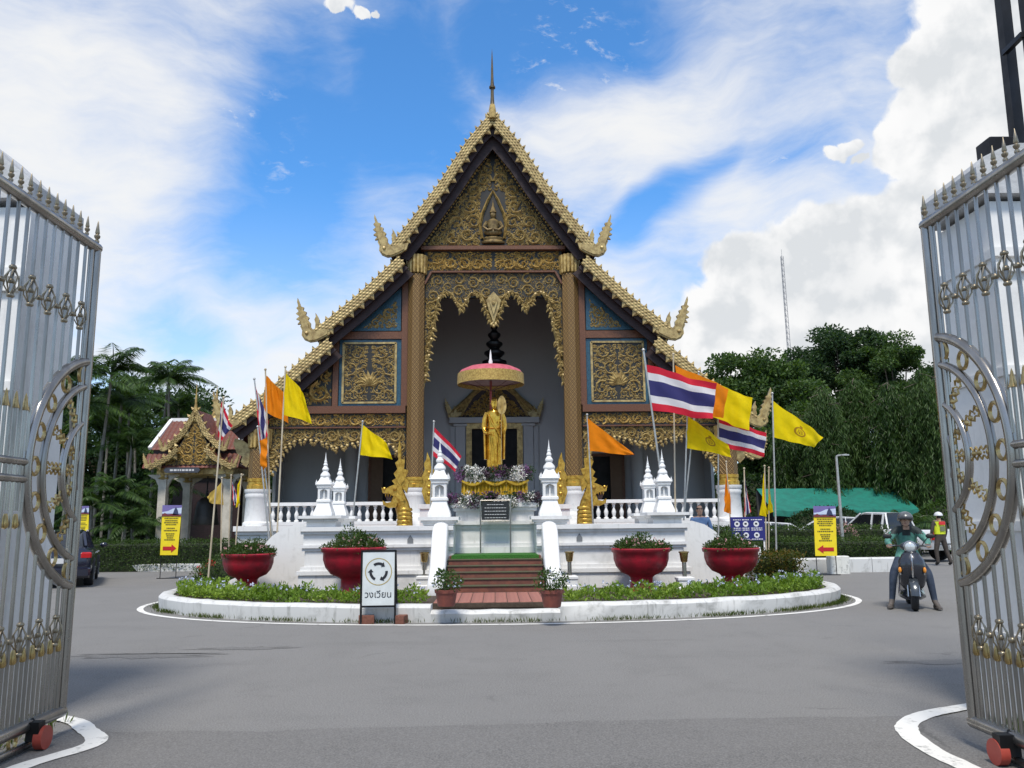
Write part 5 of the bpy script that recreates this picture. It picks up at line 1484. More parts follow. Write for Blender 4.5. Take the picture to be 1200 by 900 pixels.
# ------------------------------------------------------------------ yellow direction banners, blue board
def banner(label, Y, c4, leg_bot, arrow, group='yellow direction banners'):
    # c4: px corners TL,TR,BR,BL
    q = [P(*c, Y) for c in c4]; base = Vector(((q[2].x+q[3].x)/2,Y,0))
    t = thing('direction_banner', label, 'banner', base, 0, group)
    q = [v-base for v in q]
    lerp = lambda u, v: q[3].lerp(q[2],u).lerp(q[0].lerp(q[1],u),v)
    def patch(pts, y, name, mt, par):
        mb = MB(); n = len(pts); vs = [lerp(u,v)+Vector((0,-y,0)) for u,v in pts]
        mb.add(vs+[v+Vector((0,.004,0)) for v in vs], [tuple(range(n)),tuple(range(2*n-1,n-1,-1))]+[(i,n+i,n+(i+1)%n,(i+1)%n) for i in range(n)])
        return obj(name, mb, mt, par, smooth=False)
    pn = patch([(0,0),(1,0),(1,1),(0,1)], 0, 'panel', flat('banner_yellow',(.80,.62,.01)), t)
    pic = patch([(0,.78),(1,.78),(1,1),(0,1)], .006, 'picture', flat('print_violet',(.16,.13,.33)), pn)
    patch([(.0,.86),(.3,.88),(.55,.93),(1,.95),(1,.83),(0,.83)], .012, 'picture_cloud', flat('print_cloud',(.50,.58,.72)), pn)
    patch([(.55,.80),(.62,.90),(.70,.965),(.80,.90),(.88,.80)], .018, 'picture_roof', flat('print_navy',(.03,.04,.10)), pn)
    patch([(0,.775),(1,.775),(1,.80),(.6,.83),(.3,.81),(.15,.845),(0,.81)], .018, 'picture_base', flat('print_maroon',(.16,.03,.03)), pn)
    mb = MB(); rng = random.Random(7)
    for k, v in enumerate((.735,.69,.65,.61,.535,.49,.425,.385,.345,.305)):
        hw = (.36,.33,.36,.28,.22,.36,.24,.2,.17,.3)[k]; u = .5-hw
        while u < .5+hw:
            l = rng.uniform(.03,.09); a = [lerp(u,v-.011),lerp(min(u+l,.5+hw),v-.011),lerp(min(u+l,.5+hw),v+.011),lerp(u,v+.011)]
            mb.add([w+Vector((0,-.008,0)) for w in a],[(0,1,2,3)]); u += l+.02
    obj('small_print', mb, flat('print_olive',(.10,.08,.01)), pn, smooth=False, kind='stuff')
    ar = [(.14,.17),(.62,.17),(.62,.215),(.90,.135),(.62,.05),(.62,.095),(.14,.095)]
    if arrow < 0: ar = [(1-u,v) for u,v in ar]
    patch(ar, .008, 'arrow', flat('arrow_red',(.45,.008,.012)), pn)
    mb = MB(); lb = P(*leg_bot, Y)-base
    mb.tube([lerp(.05,1.0)+Vector((0,.03,0)),lerp(.05,0)+Vector((0,.03,0)),Vector((lerp(.05,0).x,.03,0))], .012, 6); mb.tube([lerp(.95,1)+Vector((0,.03,0)),lerp(.95,0)+Vector((0,.03,0)),Vector((lerp(.95,0).x,.03,0))], .012, 6)
    mb.tube([Vector((lerp(.05,0).x-.1,.03,.012)),Vector((lerp(.95,0).x+.1,.03,.012))], .012, 6)
    obj('stand', mb, M['iron'], t)
banner('yellow banner with a red arrow pointing to the hall, beside the pavilion', 25.0, ((190.5,592),(213.5,592),(208,650.5),(187.5,650.5)), (195,672), 1)
banner('yellow banner with a red arrow pointing to the hall, before the clipped hedge', 23.2, ((953,593),(979,593),(981,651.5),(955.5,651.5)), (957,668), -1)
banner('yellow banner standing beyond the dark sedan by the palms', 31.0, ((92,593),(104.5,593),(103,636),(90,636)), (97,655), 1)
Y = 22.6
q = [P(*c, Y) for c in ((855.5,606),(895.5,606),(896.5,633),(855.5,633))]
t = thing('pictogram_board', 'dark blue board with white round pictograms behind a red planter', 'sign', (q[0].x,Y,0))
o0 = Vector((q[0].x,Y,0)); w_ = q[1].x-q[0].x; z0, z1 = q[2].z, q[0].z
mb = MB(); mb.cbox(0,w_,-.012,.012,z0,z1,.004); pn = obj('panel', mb, flat('board_blue',(.012,.014,.15)), t)
for (u,v) in ((.19,.70),(.44,.70),(.75,.70),(.19,.22),(.44,.22),(.75,.22)):
    mb = MB(); mb.prism([(u*w_+.075*math.cos(2*PI*k/20), z0+v*(z1-z0)+.075*math.sin(2*PI*k/20)) for k in range(20)], -.017, -.0125); d = obj('pictogram', mb, flat('board_white',(.7,.7,.72)), pn, smooth=False)
    mb = MB(); mb.box(u*w_-.035,u*w_+.03,-.0195,-.0175,z0+v*(z1-z0)-.02,z0+v*(z1-z0)+.03); obj('symbol', mb, flat('sign_black',(.012,.014,.02)), d, smooth=False)
mb = MB(); rng = random.Random(3)
for v in (.88,.52,.44,.05):
    for (c0,c1) in ((.08,.30),(.34,.54),(.60,.92)):
        u = c0
        while u < c1:
            l = rng.uniform(.03,.08); mb.box(u*w_,min(u+l,c1)*w_,-.0155,-.0125,z0+(v-.018)*(z1-z0),z0+(v+.018)*(z1-z0)); u += l+.015
obj('small_print', mb, flat('board_white',(.7,.7,.72)), pn, smooth=False, kind='stuff')
mb = MB()
for x in (.03,w_-.03): mb.box(x-.02,x+.02,.014,.05,0,z1)
obj('posts', mb, M['white2'], t, smooth=False)
# ------------------------------------------------------------------ vehicles
def wheel_parts(par, x, y, r, w, rim_c=(.35,.36,.37)):
    # axle along y
    mb = MB(); n = 28; rings = []
    for yy, rr in ((-w/2,r*.62),(-w/2,r*.93),(-w*.36,r),(w*.36,r),(w/2,r*.93),(w/2,r*.62)):
        rings.append([(x+rr*math.cos(2*PI*k/n), y+yy, r+rr*math.sin(2*PI*k/n)) for k in range(n)])
    mb.loft(rings); ty = obj('tyre', mb, M['tyre'])
    mb = MB(); sg = 1 if y > 0 else -1
    for k in range(6):
        a = 2*PI*k/6; mb.bar((x,y+sg*w*.46,r),(x+r*.6*math.cos(a),y+sg*w*.46,r+r*.6*math.sin(a)),.07*r/.32,.03)
    rr = [[(x+q*math.cos(2*PI*k/n), y+sg*w*yy, r+q*math.sin(2*PI*k/n)) for k in range(n)] for q, yy in ((r*.64,.40),(r*.64,.51),(r*.57,.51),(r*.57,.40))]
    mb.loft(rr, cap=False); mb.ball((x,y+sg*w*.46,r), (r*.13,.03,r*.13), 8, 5)
    rm = obj('rim', mb, flat('alloy',rim_c,.35,.8))
    w_ = bpy.data.objects.new('wheel', None); w_.empty_display_size = .1; col.objects.link(w_); w_.parent = par
    ty.parent = w_; rm.parent = w_
def section(x, hw, z0, zb, hr, zr, n=5):
    # half-widths at sill/belt/roof; closed ring, right side up and over to the left
    pts = [(x,-hw*.94,z0),(x,-hw,z0+(zb-z0)*.35),(x,-hw*.985,zb-.03),(x,-hw*.95,zb)]
    top = [(x,-hr*1.02,zr-.05),(x,-hr*.88,zr),(x,-hr*.4,zr+.015)]
    left = [(a,-b,c) for a,b,c in reversed(pts+top)]
    return pts+top+left
def car(name, label, loc, rz, paint, kind='sedan', plate=True, group=None):
    t = thing(name, label, 'pickup truck' if kind == 'pickup' else 'car', loc, rz, group)
    # x forward; profile stations: lower body
    if kind == 'sedan':
        L = 4.5; st_ = [(-2.25,.74,.36,.80,.62,.86),(-2.18,.84,.24,.93,.72,1.0),(-1.7,.87,.20,.98,.76,1.03),(-.6,.88,.19,.95,.78,.97),(.8,.88,.19,.93,.78,.95),(1.35,.87,.19,.88,.76,.93),(2.0,.83,.22,.72,.66,.80),(2.22,.72,.28,.58,.55,.66)]
        gh = [(-1.78,.66,.99,.60,1.03),(-1.15,.70,.96,.56,1.40),(-.35,.73,.95,.57,1.455),(.25,.73,.94,.57,1.43),(1.22,.70,.93,.60,.97)]; wb, r = (-1.35,1.40), .32
    elif kind == 'pickup':
        L = 5.2; st_ = [(-2.6,.86,.52,.98,.84,1.08),(-2.5,.90,.45,1.10,.86,1.13),(-.75,.91,.42,1.10,.86,1.13),(-.7,.91,.42,1.12,.84,1.16),(1.05,.91,.42,1.10,.82,1.14),(1.2,.91,.42,1.08,.82,1.13),(2.3,.88,.45,1.0,.76,1.08),(2.58,.80,.50,.86,.66,.94)]
        gh = [(-.72,.80,1.10,.70,1.16),(-.55,.80,1.10,.64,1.74),(.35,.80,1.12,.64,1.78),(.55,.80,1.10,.64,1.75),(1.25,.78,1.10,.68,1.16)]; wb, r = (-1.6,1.65), .38
    else:
        L = 4.4; st_ = [(-2.2,.80,.36,.98,.74,1.06),(-2.1,.86,.26,1.02,.76,1.08),(-.6,.88,.22,.98,.78,1.02),(.9,.88,.22,.95,.78,.99),(1.4,.87,.22,.92,.76,.98),(2.05,.83,.26,.78,.66,.86),(2.2,.74,.32,.66,.58,.74)]
        gh = [(-2.1,.74,1.03,.64,1.10),(-1.8,.74,1.03,.58,1.56),(-.5,.76,1.0,.60,1.64),(.3,.76,.99,.60,1.6),(1.3,.74,.97,.64,1.02)]; wb, r = (-1.35,1.35), .34
    mb = MB(); mb.loft([section(*s_) for s_ in st_]); body = obj('body', mb, paint, t, ang=50)
    mb = MB(); rings = []
    for x, hw, zb, hr, zr in gh: rings.append([(x,-hw,zb-.02),(x,-(hw+hr)/2,(zb+zr)/2),(x,-hr,zr-.03),(x,-hr*.8,zr),(x,hr*.8,zr),(x,hr,zr-.03),(x,(hw+hr)/2,(zb+zr)/2),(x,hw,zb-.02)])
    mb.loft(rings); obj('windows', mb, M['glass'], t, ang=40)
    # roof skin and pillars proud of the glass
    mb = MB(); rr = [[(x,-hr*1.03,zr-.06),(x,-hr*.85,zr+.012),(x,hr*.85,zr+.012),(x,hr*1.03,zr-.06)] for x,hw,zb,hr,zr in gh[1:-1]]
    mb.loft(rr, cap=False, closed=False)
    for sg in (-1,1):
        for i, (a, b) in enumerate(zip(gh, gh[1:])):
            if a[4] < a[2]+.15 or b[4] < b[2]+.15: mb.bar((a[0],sg*(a[3] if a[4] > a[2]+.15 else a[1])*1.01,a[4]),(b[0],sg*(b[3] if b[4] > b[2]+.15 else b[1])*1.01,b[4]),.06,.05)
        xm = (gh[1][0]+gh[-2][0])/2
        mb.bar((xm,sg*.80*(gh[2][1]/.76),gh[2][2]),(xm,sg*gh[2][3]*1.02,gh[2][4]-.05),.03,.09)
        mb.bar((gh[1][0]+.08,sg*gh[1][1]*1.01,gh[1][2]),(gh[1][0]+.05,sg*gh[1][3]*1.03,gh[1][4]-.04),.03,.14)
    obj('roof_panel', mb, paint, t, ang=50)
    for sg in (-1,1):
        for x in wb:
            wheel_parts(t, x, sg*(st_[2][1]-.10), r, .22)
            mb = MB(); mb.tube([(x+(r+.05)*math.cos(a), sg*(st_[2][1]-.0), r+(r+.05)*math.sin(a)) for a in [PI*k/10 for k in range(11)]], .035, 6); obj('wheel_arch', mb, flat('arch_black',(.012,.012,.012)), t)
        xr, hz = st_[0][0], (st_[1][3]-.13 if kind != 'pickup' else .90)
        mb = MB()
        if kind == 'sedan': mb.cbox(xr-.02,xr+.16,min(sg*.58,sg*.84),max(sg*.58,sg*.84),hz-.05,hz+.09,.03)
        else: mb.cbox(xr-.02,xr+.12,min(sg*.78,sg*.92),max(sg*.78,sg*.92),hz-.12,hz+.18,.03)
        tlm = flat('tail_light',(.42,.01,.012),.2); obj('tail_light', mb, tlm, t)
        mb = MB(); mb.cbox(st_[-1][0]-.3,st_[-1][0]-.06,min(sg*.5,sg*.80),max(sg*.5,sg*.80),st_[-1][3]-.02,st_[-1][3]+.12,.03); obj('headlight', mb, flat('lamp_lens',(.6,.62,.64),.15), t)
        mb = MB(); mb.ball((gh[-1][0]-.3,sg*1.0,gh[-1][2]+.08), (.07,.11,.07), 8, 6); obj('mirror', mb, paint, t)
        for xx in (-.35,.65): 
            mb = MB(); mb.cbox(xx-.10,xx+.10,min(sg*(st_[3][1]-.02),sg*(st_[3][1]+.03)),max(sg*(st_[3][1]-.02),sg*(st_[3][1]+.03)),.82,.86,.008); obj('door_handle', mb, flat('chrome_trim',(.5,.5,.5),.2,.9), t)
    xr = st_[0][0]
    mb = MB(); mb.cbox(xr-.10,xr+.12,-.84,.84,.30 if kind != 'pickup' else .42,.52 if kind != 'pickup' else .62,.05); obj('bumper', mb, paint if kind != 'pickup' else flat('chrome_trim',(.5,.5,.5),.2,.9), t)
    if plate:
        mb = MB(); mb.cbox(xr-.115,xr-.10,-.22,.22,.62 if kind != 'pickup' else .50,.75 if kind != 'pickup' else .60,.004); obj('number_plate', mb, flat('plate_white',(.6,.6,.6)), t)
    if kind == 'pickup':
        mb = MB(); mb.box(-2.45,-.8,-.74,.74,.7,1.145); obj('load_bed', mb, flat('bed_black',(.015,.015,.015)), t, smooth=False)
        mb = MB(); mb.cbox(xr-.06,xr-.04,-.75,.75,.66,1.06,.02); obj('tailgate', mb, paint, t)
    return t
navy = pm('dark_navy_car_paint',(.010,.012,.028),.22,.2,var=.1,coat=.8)
wht = pm('white_car_paint',(.66,.67,.68),.3,0,var=.06,coat=.5)
p = G(66,690)
car('dark_sedan', 'dark navy sedan seen from behind beyond the open steel gate', (p.x-1.0,p.y+2.1,0), R(113), navy)
p = G(1094,664)
pk = car('white_pickup', 'white double cab pickup truck parked behind the scooter rider', (15.0, 31.7, 0), R(118), wht, 'pickup')
car('parked_car', 'white parked sedan showing only its roof over the clipped hedge', (9.9,31.5,0), R(175), wht, 'sedan', group='white cars parked beyond the hedge')
car('parked_car', 'white parked hatchback between the yellow banner and the pickup', (14.9,37.0,0), R(160), wht, 'hatch', group='white cars parked beyond the hedge')

# ------------------------------------------------------------------ scooter and rider
p = G(1073,716); SX, SYY = p.x, p.y
sc_t = thing('motor_scooter', 'dark grey step through scooter with round chrome headlamp under the rider', 'scooter', (SX,SYY,0), R(-23))
gpaint = pm('dark_grey_scooter_paint',(.028,.032,.042),.25,.35,var=.1,coat=.7); plast = flat('scooter_black_plastic',(.012,.012,.013),.5)
chrome = flat('chrome_trim',(.5,.5,.5),.2,.9)
def yz_wheel(y, r, w):
    mb = MB(); n = 26; rings = []
    for xx, rr in ((-w/2,r*.6),(-w/2,r*.88),(-w*.25,r),(w*.25,r),(w/2,r*.88),(w/2,r*.6)): rings.append([(xx, y+rr*math.cos(2*PI*k/n), r+rr*math.sin(2*PI*k/n)) for k in range(n)])
    mb.loft(rings); return mb
wf = obj('front_wheel', yz_wheel(.0,.235,.11), M['tyre'], sc_t)
mb = MB()
for k in range(5): mb.bar((0,0,.235),(0,.13*math.cos(k*1.257),.235+.13*math.sin(k*1.257)),.05,.03,upv=(1,0,0))
obj('rim', mb, flat('alloy',(.35,.36,.37),.35,.8), wf)
obj('rear_wheel', yz_wheel(1.30,.235,.12), M['tyre'], sc_t)
# front fender
mb = MB(); rings = []
for k in range(9):
    a = PI*(.02+k/8*.80); rings.append([(x*(1-.25*abs(k-4)/4), -.0+(.27+h)*math.cos(a)*-1, .25+(.27+h)*math.sin(a)) for x, h in ((-.085,-.03),(-.07,.02),(0,.04),(.07,.02),(.085,-.03),(.06,-.01),(0,.02),(-.06,-.01))])
mb.loft(rings); obj('front_fender', mb, pm('steel_grey_fender',(.05,.058,.066),.28,.4,var=.1,coat=.6), sc_t)
mb = MB()
for sg in (-1,1): mb.tube([(sg*.085,0,.235),(sg*.075,.10,.55)], .02, 8)
obj('fork', mb, chrome, sc_t)
# leg shield: tapered shell
mb = MB(); rings = []
for z, hw, y0, dp in ((.34,.14,.16,.10),(.42,.20,.14,.12),(.55,.235,.09,.16),(.70,.24,.05,.20),(.84,.215,.05,.20),(.94,.15,.07,.16),(1.0,.09,.09,.10)):
    rings.append([(hw*math.cos(a)*(1 if math.sin(a) < 0 else .9), y0+dp*(math.sin(a)*(.9 if math.sin(a) < 0 else .5)), z) for a in [2*PI*k/16 for k in range(16)]])
mb.loft(rings); ls = obj('leg_shield', mb, gpaint, sc_t, ang=60)
mb = MB(); mb.tube([(0,-.115,.56),(0,-.15,.68),(0,-.15,.82),(0,-.10,.94)], [.012,.018,.018,.012], 6)
for sg in (-1,1): mb.tube([(sg*.18,-.06,.60),(sg*.20,-.07,.72)], .012, 6)
obj('trim', mb, chrome, ls)
for sg in (-1,1):
    mb = MB(); mb.ball((sg*.19,-.07,.68), (.028,.03,.05), 8, 6); obj('indicator', mb, flat('amber_lens',(.75,.28,.03),.3), ls)
# lower side panels / floor / body
mb = MB(); rings = []
for y, hw, z0, z1 in ((.12,.10,.18,.36),(.30,.20,.16,.30),(.62,.21,.16,.30),(.80,.20,.18,.52),(1.0,.20,.28,.72),(1.3,.18,.36,.74),(1.55,.10,.52,.72)):
    rings.append([(-hw,y,z0+.04),(-hw*1.02,y,(z0+z1)/2),(-hw*.85,y,z1),(hw*.85,y,z1),(hw*1.02,y,(z0+z1)/2),(hw,y,z0+.04),(hw*.6,y,z0),(-hw*.6,y,z0)])
mb.loft(rings); obj('body_panel', mb, gpaint, sc_t, ang=50)
mb = MB(); rings = [[(w*math.cos(a), y, z+h*math.sin(a)) for a in [2*PI*k/12 for k in range(12)]] for y, w, z, h in ((.72,.10,.74,.03),(.85,.15,.76,.05),(1.1,.16,.77,.055),(1.4,.14,.80,.05),(1.55,.06,.80,.03))]
mb.loft(rings); obj('saddle', mb, plast, sc_t)
# handlebar, headlamp, mirrors
mb = MB(); mb.ball((0,.08,1.07), (.16,.10,.085), 14, 8); hb = obj('handlebar', mb, gpaint, sc_t)
mb = MB(); mb.tube([(-.33,.20,1.08),(-.2,.12,1.08),(.2,.12,1.08),(.33,.20,1.08)], .016, 8); obj('grips', mb, plast, hb)
mb = MB(); mb.lathe([(0,-.035),(.06,-.03),(.085,-.01),(.092,.01),(.085,.03)], 20); q = MB(); q.merge(mb, Matrix.Translation((0,-.005,1.065)) @ Matrix.Rotation(PI/2,4,'X') @ Matrix.Scale(-1,4,(0,0,1))); obj('headlamp', q, pm('headlamp_glass',(.62,.66,.66),.12,.3,var=.1), hb)
mb = MB(); mb.lathe([(.088,-.02),(.104,0),(.088,.02)], 20); q = MB(); q.merge(mb, Matrix.Translation((0,.0,1.065)) @ Matrix.Rotation(PI/2,4,'X')); obj('headlamp_rim', q, chrome, hb)
for sg in (-1,1):
    mb = MB(); mb.tube([(sg*.20,.12,1.09),(sg*.24,.10,1.16),(sg*.30,.11,1.22)], .008, 6); mb.ball((sg*.335,.10,1.245), (.075,.02,.045), 10, 6); obj('mirror', mb, plast, hb)
    mb = MB(); mb.tube([(sg*.22,.07,1.09),(sg*.33,.13,1.075)], .007, 6); obj('brake_lever', mb, chrome, hb)
rd = thing('person', 'rider in a teal and black jacket, jeans and grey cap helmet astride the scooter', 'person', (SX,SYY,0), R(-23))
jd = {'hip':((0,.86,.86),(.16,.12)),'belly':((0,.80,1.02),(.155,.115)),'chest':((0,.70,1.24),(.175,.125)),'neck':((0,.65,1.40),(.075,.07)),'head':((0,.62,1.47),(.06,.06))}
je = [('hip','belly'),('belly','chest'),('chest','neck'),('neck','head')]
for sg, s in ((-1,'l'),(1,'r')):
    jd.update({s+'sh':((sg*.175,.68,1.335),.082), s+'el':((sg*.33,.52,1.13),.058), s+'wr':((sg*.29,.27,1.09),.040),
               s+'th':((sg*.12,.76,.83),.105), s+'kn':((sg*.275,.36,.60),.075), s+'an':((sg*.335,.34,.13),.050), s+'to':((sg*.375,.18,.05),.042)})
    je += [('chest',s+'sh'),(s+'sh',s+'el'),(s+'el',s+'wr'),('hip',s+'th'),(s+'th',s+'kn'),(s+'kn',s+'an'),(s+'an',s+'to')]
hands = MB()
for sg in (-1,1): hands.merge(hand_mb((sg*.29,.27,1.09),(sg*.12,-.8,.0),(0,-.2,-1),1.05,1.5,3))
def rreg(c):
    if c.z < .16: return 2
    if c.z < .88 and not (abs(c.x) > .2 and c.z > .95): return 1
    if c.z > 1.43: return 3
    return 4 if (c.z > 1.27 and abs(c.x) < .26) else 0
teal = pm('teal_jacket_cloth',(.085,.25,.20),.7,vs=14,c2=(.05,.16,.13),bump=.5,bs=14); blkj = pm('black_jacket_cloth',(.012,.020,.020),.75,vs=9,c2=(.02,.03,.03),bump=.5,bs=14)
jeans = pm('dark_denim',(.018,.030,.055),.8,vs=12,c2=(.030,.045,.075),bump=.6,bs=12); shoe = pm('grey_brown_shoe',(.11,.095,.085),.7,var=.2)
obj_b = skinned('body', jd, je, [teal,jeans,shoe,M['skin'],blkj], rreg, rd, 2, hands)
obj('head', head_mb((0,.585,1.52),1.0,(-.12,-1,-.02),0,1), FACE(M['skin'],flat('hair_black',(.012,.010,.009))), rd)
for sg in (-1,1):
    mb = MB(); rings = [[(sg*.35+w*math.cos(a)+sg*dx, y, z0+h*max(-.3,math.sin(a))) for a in [2*PI*k/12 for k in range(12)]] for y, w, z0, h, dx in ((.42,.035,.04,.05,-.01),(.36,.048,.04,.085,0),(.26,.05,.035,.07,.02),(.16,.048,.03,.05,.035),(.10,.028,.03,.03,.04))]
    mb.loft(rings); obj('shoe', mb, shoe, rd)
mb = MB(); rings = []
for k in range(8):
    t_ = k/7*PI/2; rings.append([(.132*math.cos(t_)*math.cos(a), .60+.155*math.cos(t_)*math.sin(a), 1.545+.125*math.sin(t_)) for a in [2*PI*q/20 for q in range(20)]])
rings.insert(0, [(.128*math.cos(a), .60+.15*math.sin(a), 1.50+.03*(math.sin(a) < 0)) for a in [2*PI*q/20 for q in range(20)]])
mb.loft(rings); hm = obj('helmet', mb, pm('grey_helmet',(.17,.18,.18),.3,.2,vs=7,c2=(.06,.065,.07)), rd)
mb = MB(); mb.loft([[(-.125,.52,1.57),(-.07,.455,1.575),(0,.44,1.578),(.07,.455,1.575),(.125,.52,1.57)],[(-.12,.46,1.55),(-.075,.385,1.545),(0,.36,1.545),(.075,.385,1.545),(.12,.46,1.55)],[(-.12,.47,1.54),(-.075,.40,1.535),(0,.375,1.535),(.075,.40,1.535),(.12,.47,1.54)]], cap=False, closed=False); obj('visor', mb, plast, hm)
mb = MB()
for sg in (-1,1): mb.tube([(sg*.10,.58,1.51),(sg*.07,.54,1.43),(0,.52,1.405)], .007, 5)
obj('chin_strap', mb, plast, hm)
# ------------------------------------------------------------------ traffic officer seen from behind
p = G(1105,663); ox, oy = p.x, p.y
of = thing('person', 'officer seen from behind in white helmet and yellow red reflective vest', 'person', (ox,oy,0), R(10))
jd = {'hip':((0,0,.93),(.155,.115)),'belly':((0,0,1.08),(.15,.11)),'chest':((0,.01,1.30),(.18,.125)),'neck':((0,.01,1.47),(.07,.065)),'head':((0,0,1.53),(.055,.055))}
je = [('hip','belly'),('belly','chest'),('chest','neck'),('neck','head')]
for sg, s in ((-1,'l'),(1,'r')):
    jd.update({s+'sh':((sg*.19,.01,1.40),.075), s+'el':((sg*.27,.03,1.12),.052), s+'wr':((sg*.26,.12,.88),.036),
               s+'th':((sg*.10,0,.86),.105), s+'kn':((sg*.15+sg*.02,.03 if sg < 0 else -.02,.48),.075), s+'an':((sg*.20+.04,0 if sg < 0 else -.10,.10),.055), s+'to':((sg*.21+.04,.12 if sg < 0 else .02,.04),.045)})
    je += [('chest',s+'sh'),(s+'sh',s+'el'),(s+'el',s+'wr'),('hip',s+'th'),(s+'th',s+'kn'),(s+'kn',s+'an'),(s+'an',s+'to')]
hands = MB()
for sg in (-1,1): hands.merge(hand_mb((sg*.26,.12,.88),(0,.3,-1),(-sg,0,0),1.0,.4,3))
khaki = pm('brown_uniform',(.060,.048,.040),.8,vs=10,c2=(.045,.036,.030),bump=.4,bs=14)
obj_o = skinned('body', jd, je, [khaki,flat('boot_black',(.012,.012,.012)),khaki,M['skin']], lambda c: 1 if c.z < .12 else (3 if c.z > 1.46 else 0), of, 2, hands)
obj('head', head_mb((0,-.01,1.60),1.0,(.1,1,0),0,1), FACE(M['skin'],flat('hair_black',(.012,.010,.009))), of)
mb = MB(); rings = []
for k in range(7):
    t_ = k/6*PI/2; rings.append([(.13*math.cos(t_)*math.cos(a), -.005+.15*math.cos(t_)*math.sin(a), 1.62+.13*math.sin(t_)) for a in [2*PI*q/20 for q in range(20)]])
mb.loft(rings); obj('helmet', mb, flat('helmet_white',(.62,.63,.64),.3), of)
def shellv(z0, z1, k, m_, nm, x0=-.2, x1=.2):
    mb = MB(); rings = []
    for z in (z0,(z0+z1)/2,z1):
        w = .185+.02*max(0,1-abs(z-1.33)/.2); rings.append([(max(x0,min(x1,w*k*math.cos(a))), .01+.140*k*math.sin(a), z) for a in [2*PI*q/24 for q in range(24)]])
    mb.loft(rings); return obj(nm, mb, m_, of)
shellv(1.02,1.43,1.03,flat('vest_yellow',(.62,.70,.02)),'vest')
mb = MB(); mb.cbox(-.115,.115,-.152,-.140,1.32,1.43,.003); obj('vest_yoke', mb, flat('vest_red',(.60,.03,.03)), of)
mb = MB(); mb.cbox(-.09,.09,-.156,-.144,1.12,1.28,.003); obj('vest_patch', mb, flat('vest_grey',(.16,.18,.10)), of)
# ------------------------------------------------------------------ man beyond the platform, head and shoulders over the ramp
p = P(820,600,21.6)
mn = thing('person', 'dark haired man in a blue shirt looking out beneath the balustrade', 'person', (p.x,21.6,.17), R(-15))
mn.scale = (1.05,1.05,1.05)
jd = {'hip':((0,0,.90),(.155,.115)),'belly':((0,0,1.05),(.15,.11)),'chest':((0,0,1.24),(.18,.125)),'neck':((0,0,1.40),(.06,.06)),'head':((0,0,1.46),(.05,.05))}
je = [('hip','belly'),('belly','chest'),('chest','neck'),('neck','head')]
for sg, s in ((-1,'l'),(1,'r')):
    jd.update({s+'sh':((sg*.19,0,1.34),.075), s+'el':((sg*.26,0,1.07),.05), s+'wr':((sg*.24,-.08,.85),.036), s+'th':((sg*.10,0,.82),.10), s+'kn':((sg*.11,-.02,.47),.07), s+'an':((sg*.12,0,.09),.05), s+'to':((sg*.13,-.14,.04),.04)})
    je += [('chest',s+'sh'),(s+'sh',s+'el'),(s+'el',s+'wr'),('hip',s+'th'),(s+'th',s+'kn'),(s+'kn',s+'an'),(s+'an',s+'to')]
hands = MB()
for sg in (-1,1): hands.merge(hand_mb((sg*.24,-.08,.85),(0,-.2,-1),(-sg,0,0),1.0,.4,2))
skinned('body', jd, je, [pm('blue_shirt',(.14,.24,.42),.8,vs=9,c2=(.10,.18,.34),bump=.3,bs=12),jeans,M['skin'],shoe], lambda c: 3 if c.z < .1 else (1 if c.z < .92 and abs(c.x) < .2 else (2 if c.z > 1.385 else 0)), mn, 2, hands)
obj('head', head_mb((0,-.01,1.555),1.0,(.25,-1,0),0,1), FACE(M['skin'],flat('hair_black',(.012,.010,.009))), mn)
# ------------------------------------------------------------------ roadside kerbs, hedges, lawn
def kerb_block(name, label, pts, w, h, mats, parts):
    t = thing(name, label, 'kerb', (0,0,0))
    for i in range(len(pts)-1):
        a, b = Vector(pts[i]), Vector(pts[i+1]); d = (b-a).normalized(); n = Vector((-d.y,d.x,0))
        prof = [(0,0),(-.01,h-.04),(.03,h),(w-.03,h),(w,h-.04),(w,0)]
        mb = MB(); mb.loft([[p_+n*k+Vector((0,0,z)) for k,z in prof] for p_ in (a+d*.008,b-d*.008)])
        obj('kerb_stone', mb, mats[i % len(mats)], t, ang=40)
    return t
M['kerbred'] = pm('red_kerb_paint',(.36,.03,.03),.6,vs=5,c2=(.25,.03,.03))
zL = 27.6
kp = [(-21+i*1.25, zL+1.8-.06*i, 0) for i in range(12)]
kerb_block('roadside_kerb', 'white roadside kerb with a red stretch below the pavilion hedge', kp, .3, .26, [M['kerbwhite']]*5+[M['kerbred']]+[M['kerbwhite']]*6, None)
kpr = [(7.3+i*1.25, 24.2+.05*i, 0) for i in range(5)]
kerb_block('roadside_kerb', 'white roadside kerb under the clipped hedge by the pickup', kpr, .3, .42, [M['kerbwhite']], None)
p = G(981,672); mb = MB(); mb.cbox(-.28,.28,-.16,.16,0,.50,.02); b = obj('concrete_block', mb, whitemat('stained_block',(.66,.66,.62),(.12,.12,.11),.9,9)); b.location = (p.x,p.y-.12,0)
tag(b, 'stained white concrete block at the foot of the lamp post', 'block')
mb = MB(); mb.add([(-40,29.3,.02),(-6.5,28.9,.02),(-6.5,60,.02),(-40,60,.02)],[(0,1,2,3)]); tag(obj('lawn', mb, pm('lawn_green',(.06,.10,.02),.9,vs=5,c2=(.03,.055,.012),bump=.6,bs=60), smooth=False), kind='structure')
mb = MB(); mb.add([(7.4,24.55,.02),(12.6,24.7,.02),(14,29.5,.02),(7.4,29.5,.02)],[(0,1,2,3)]); tag(obj('lawn', mb, M['soil'], smooth=False), kind='structure')
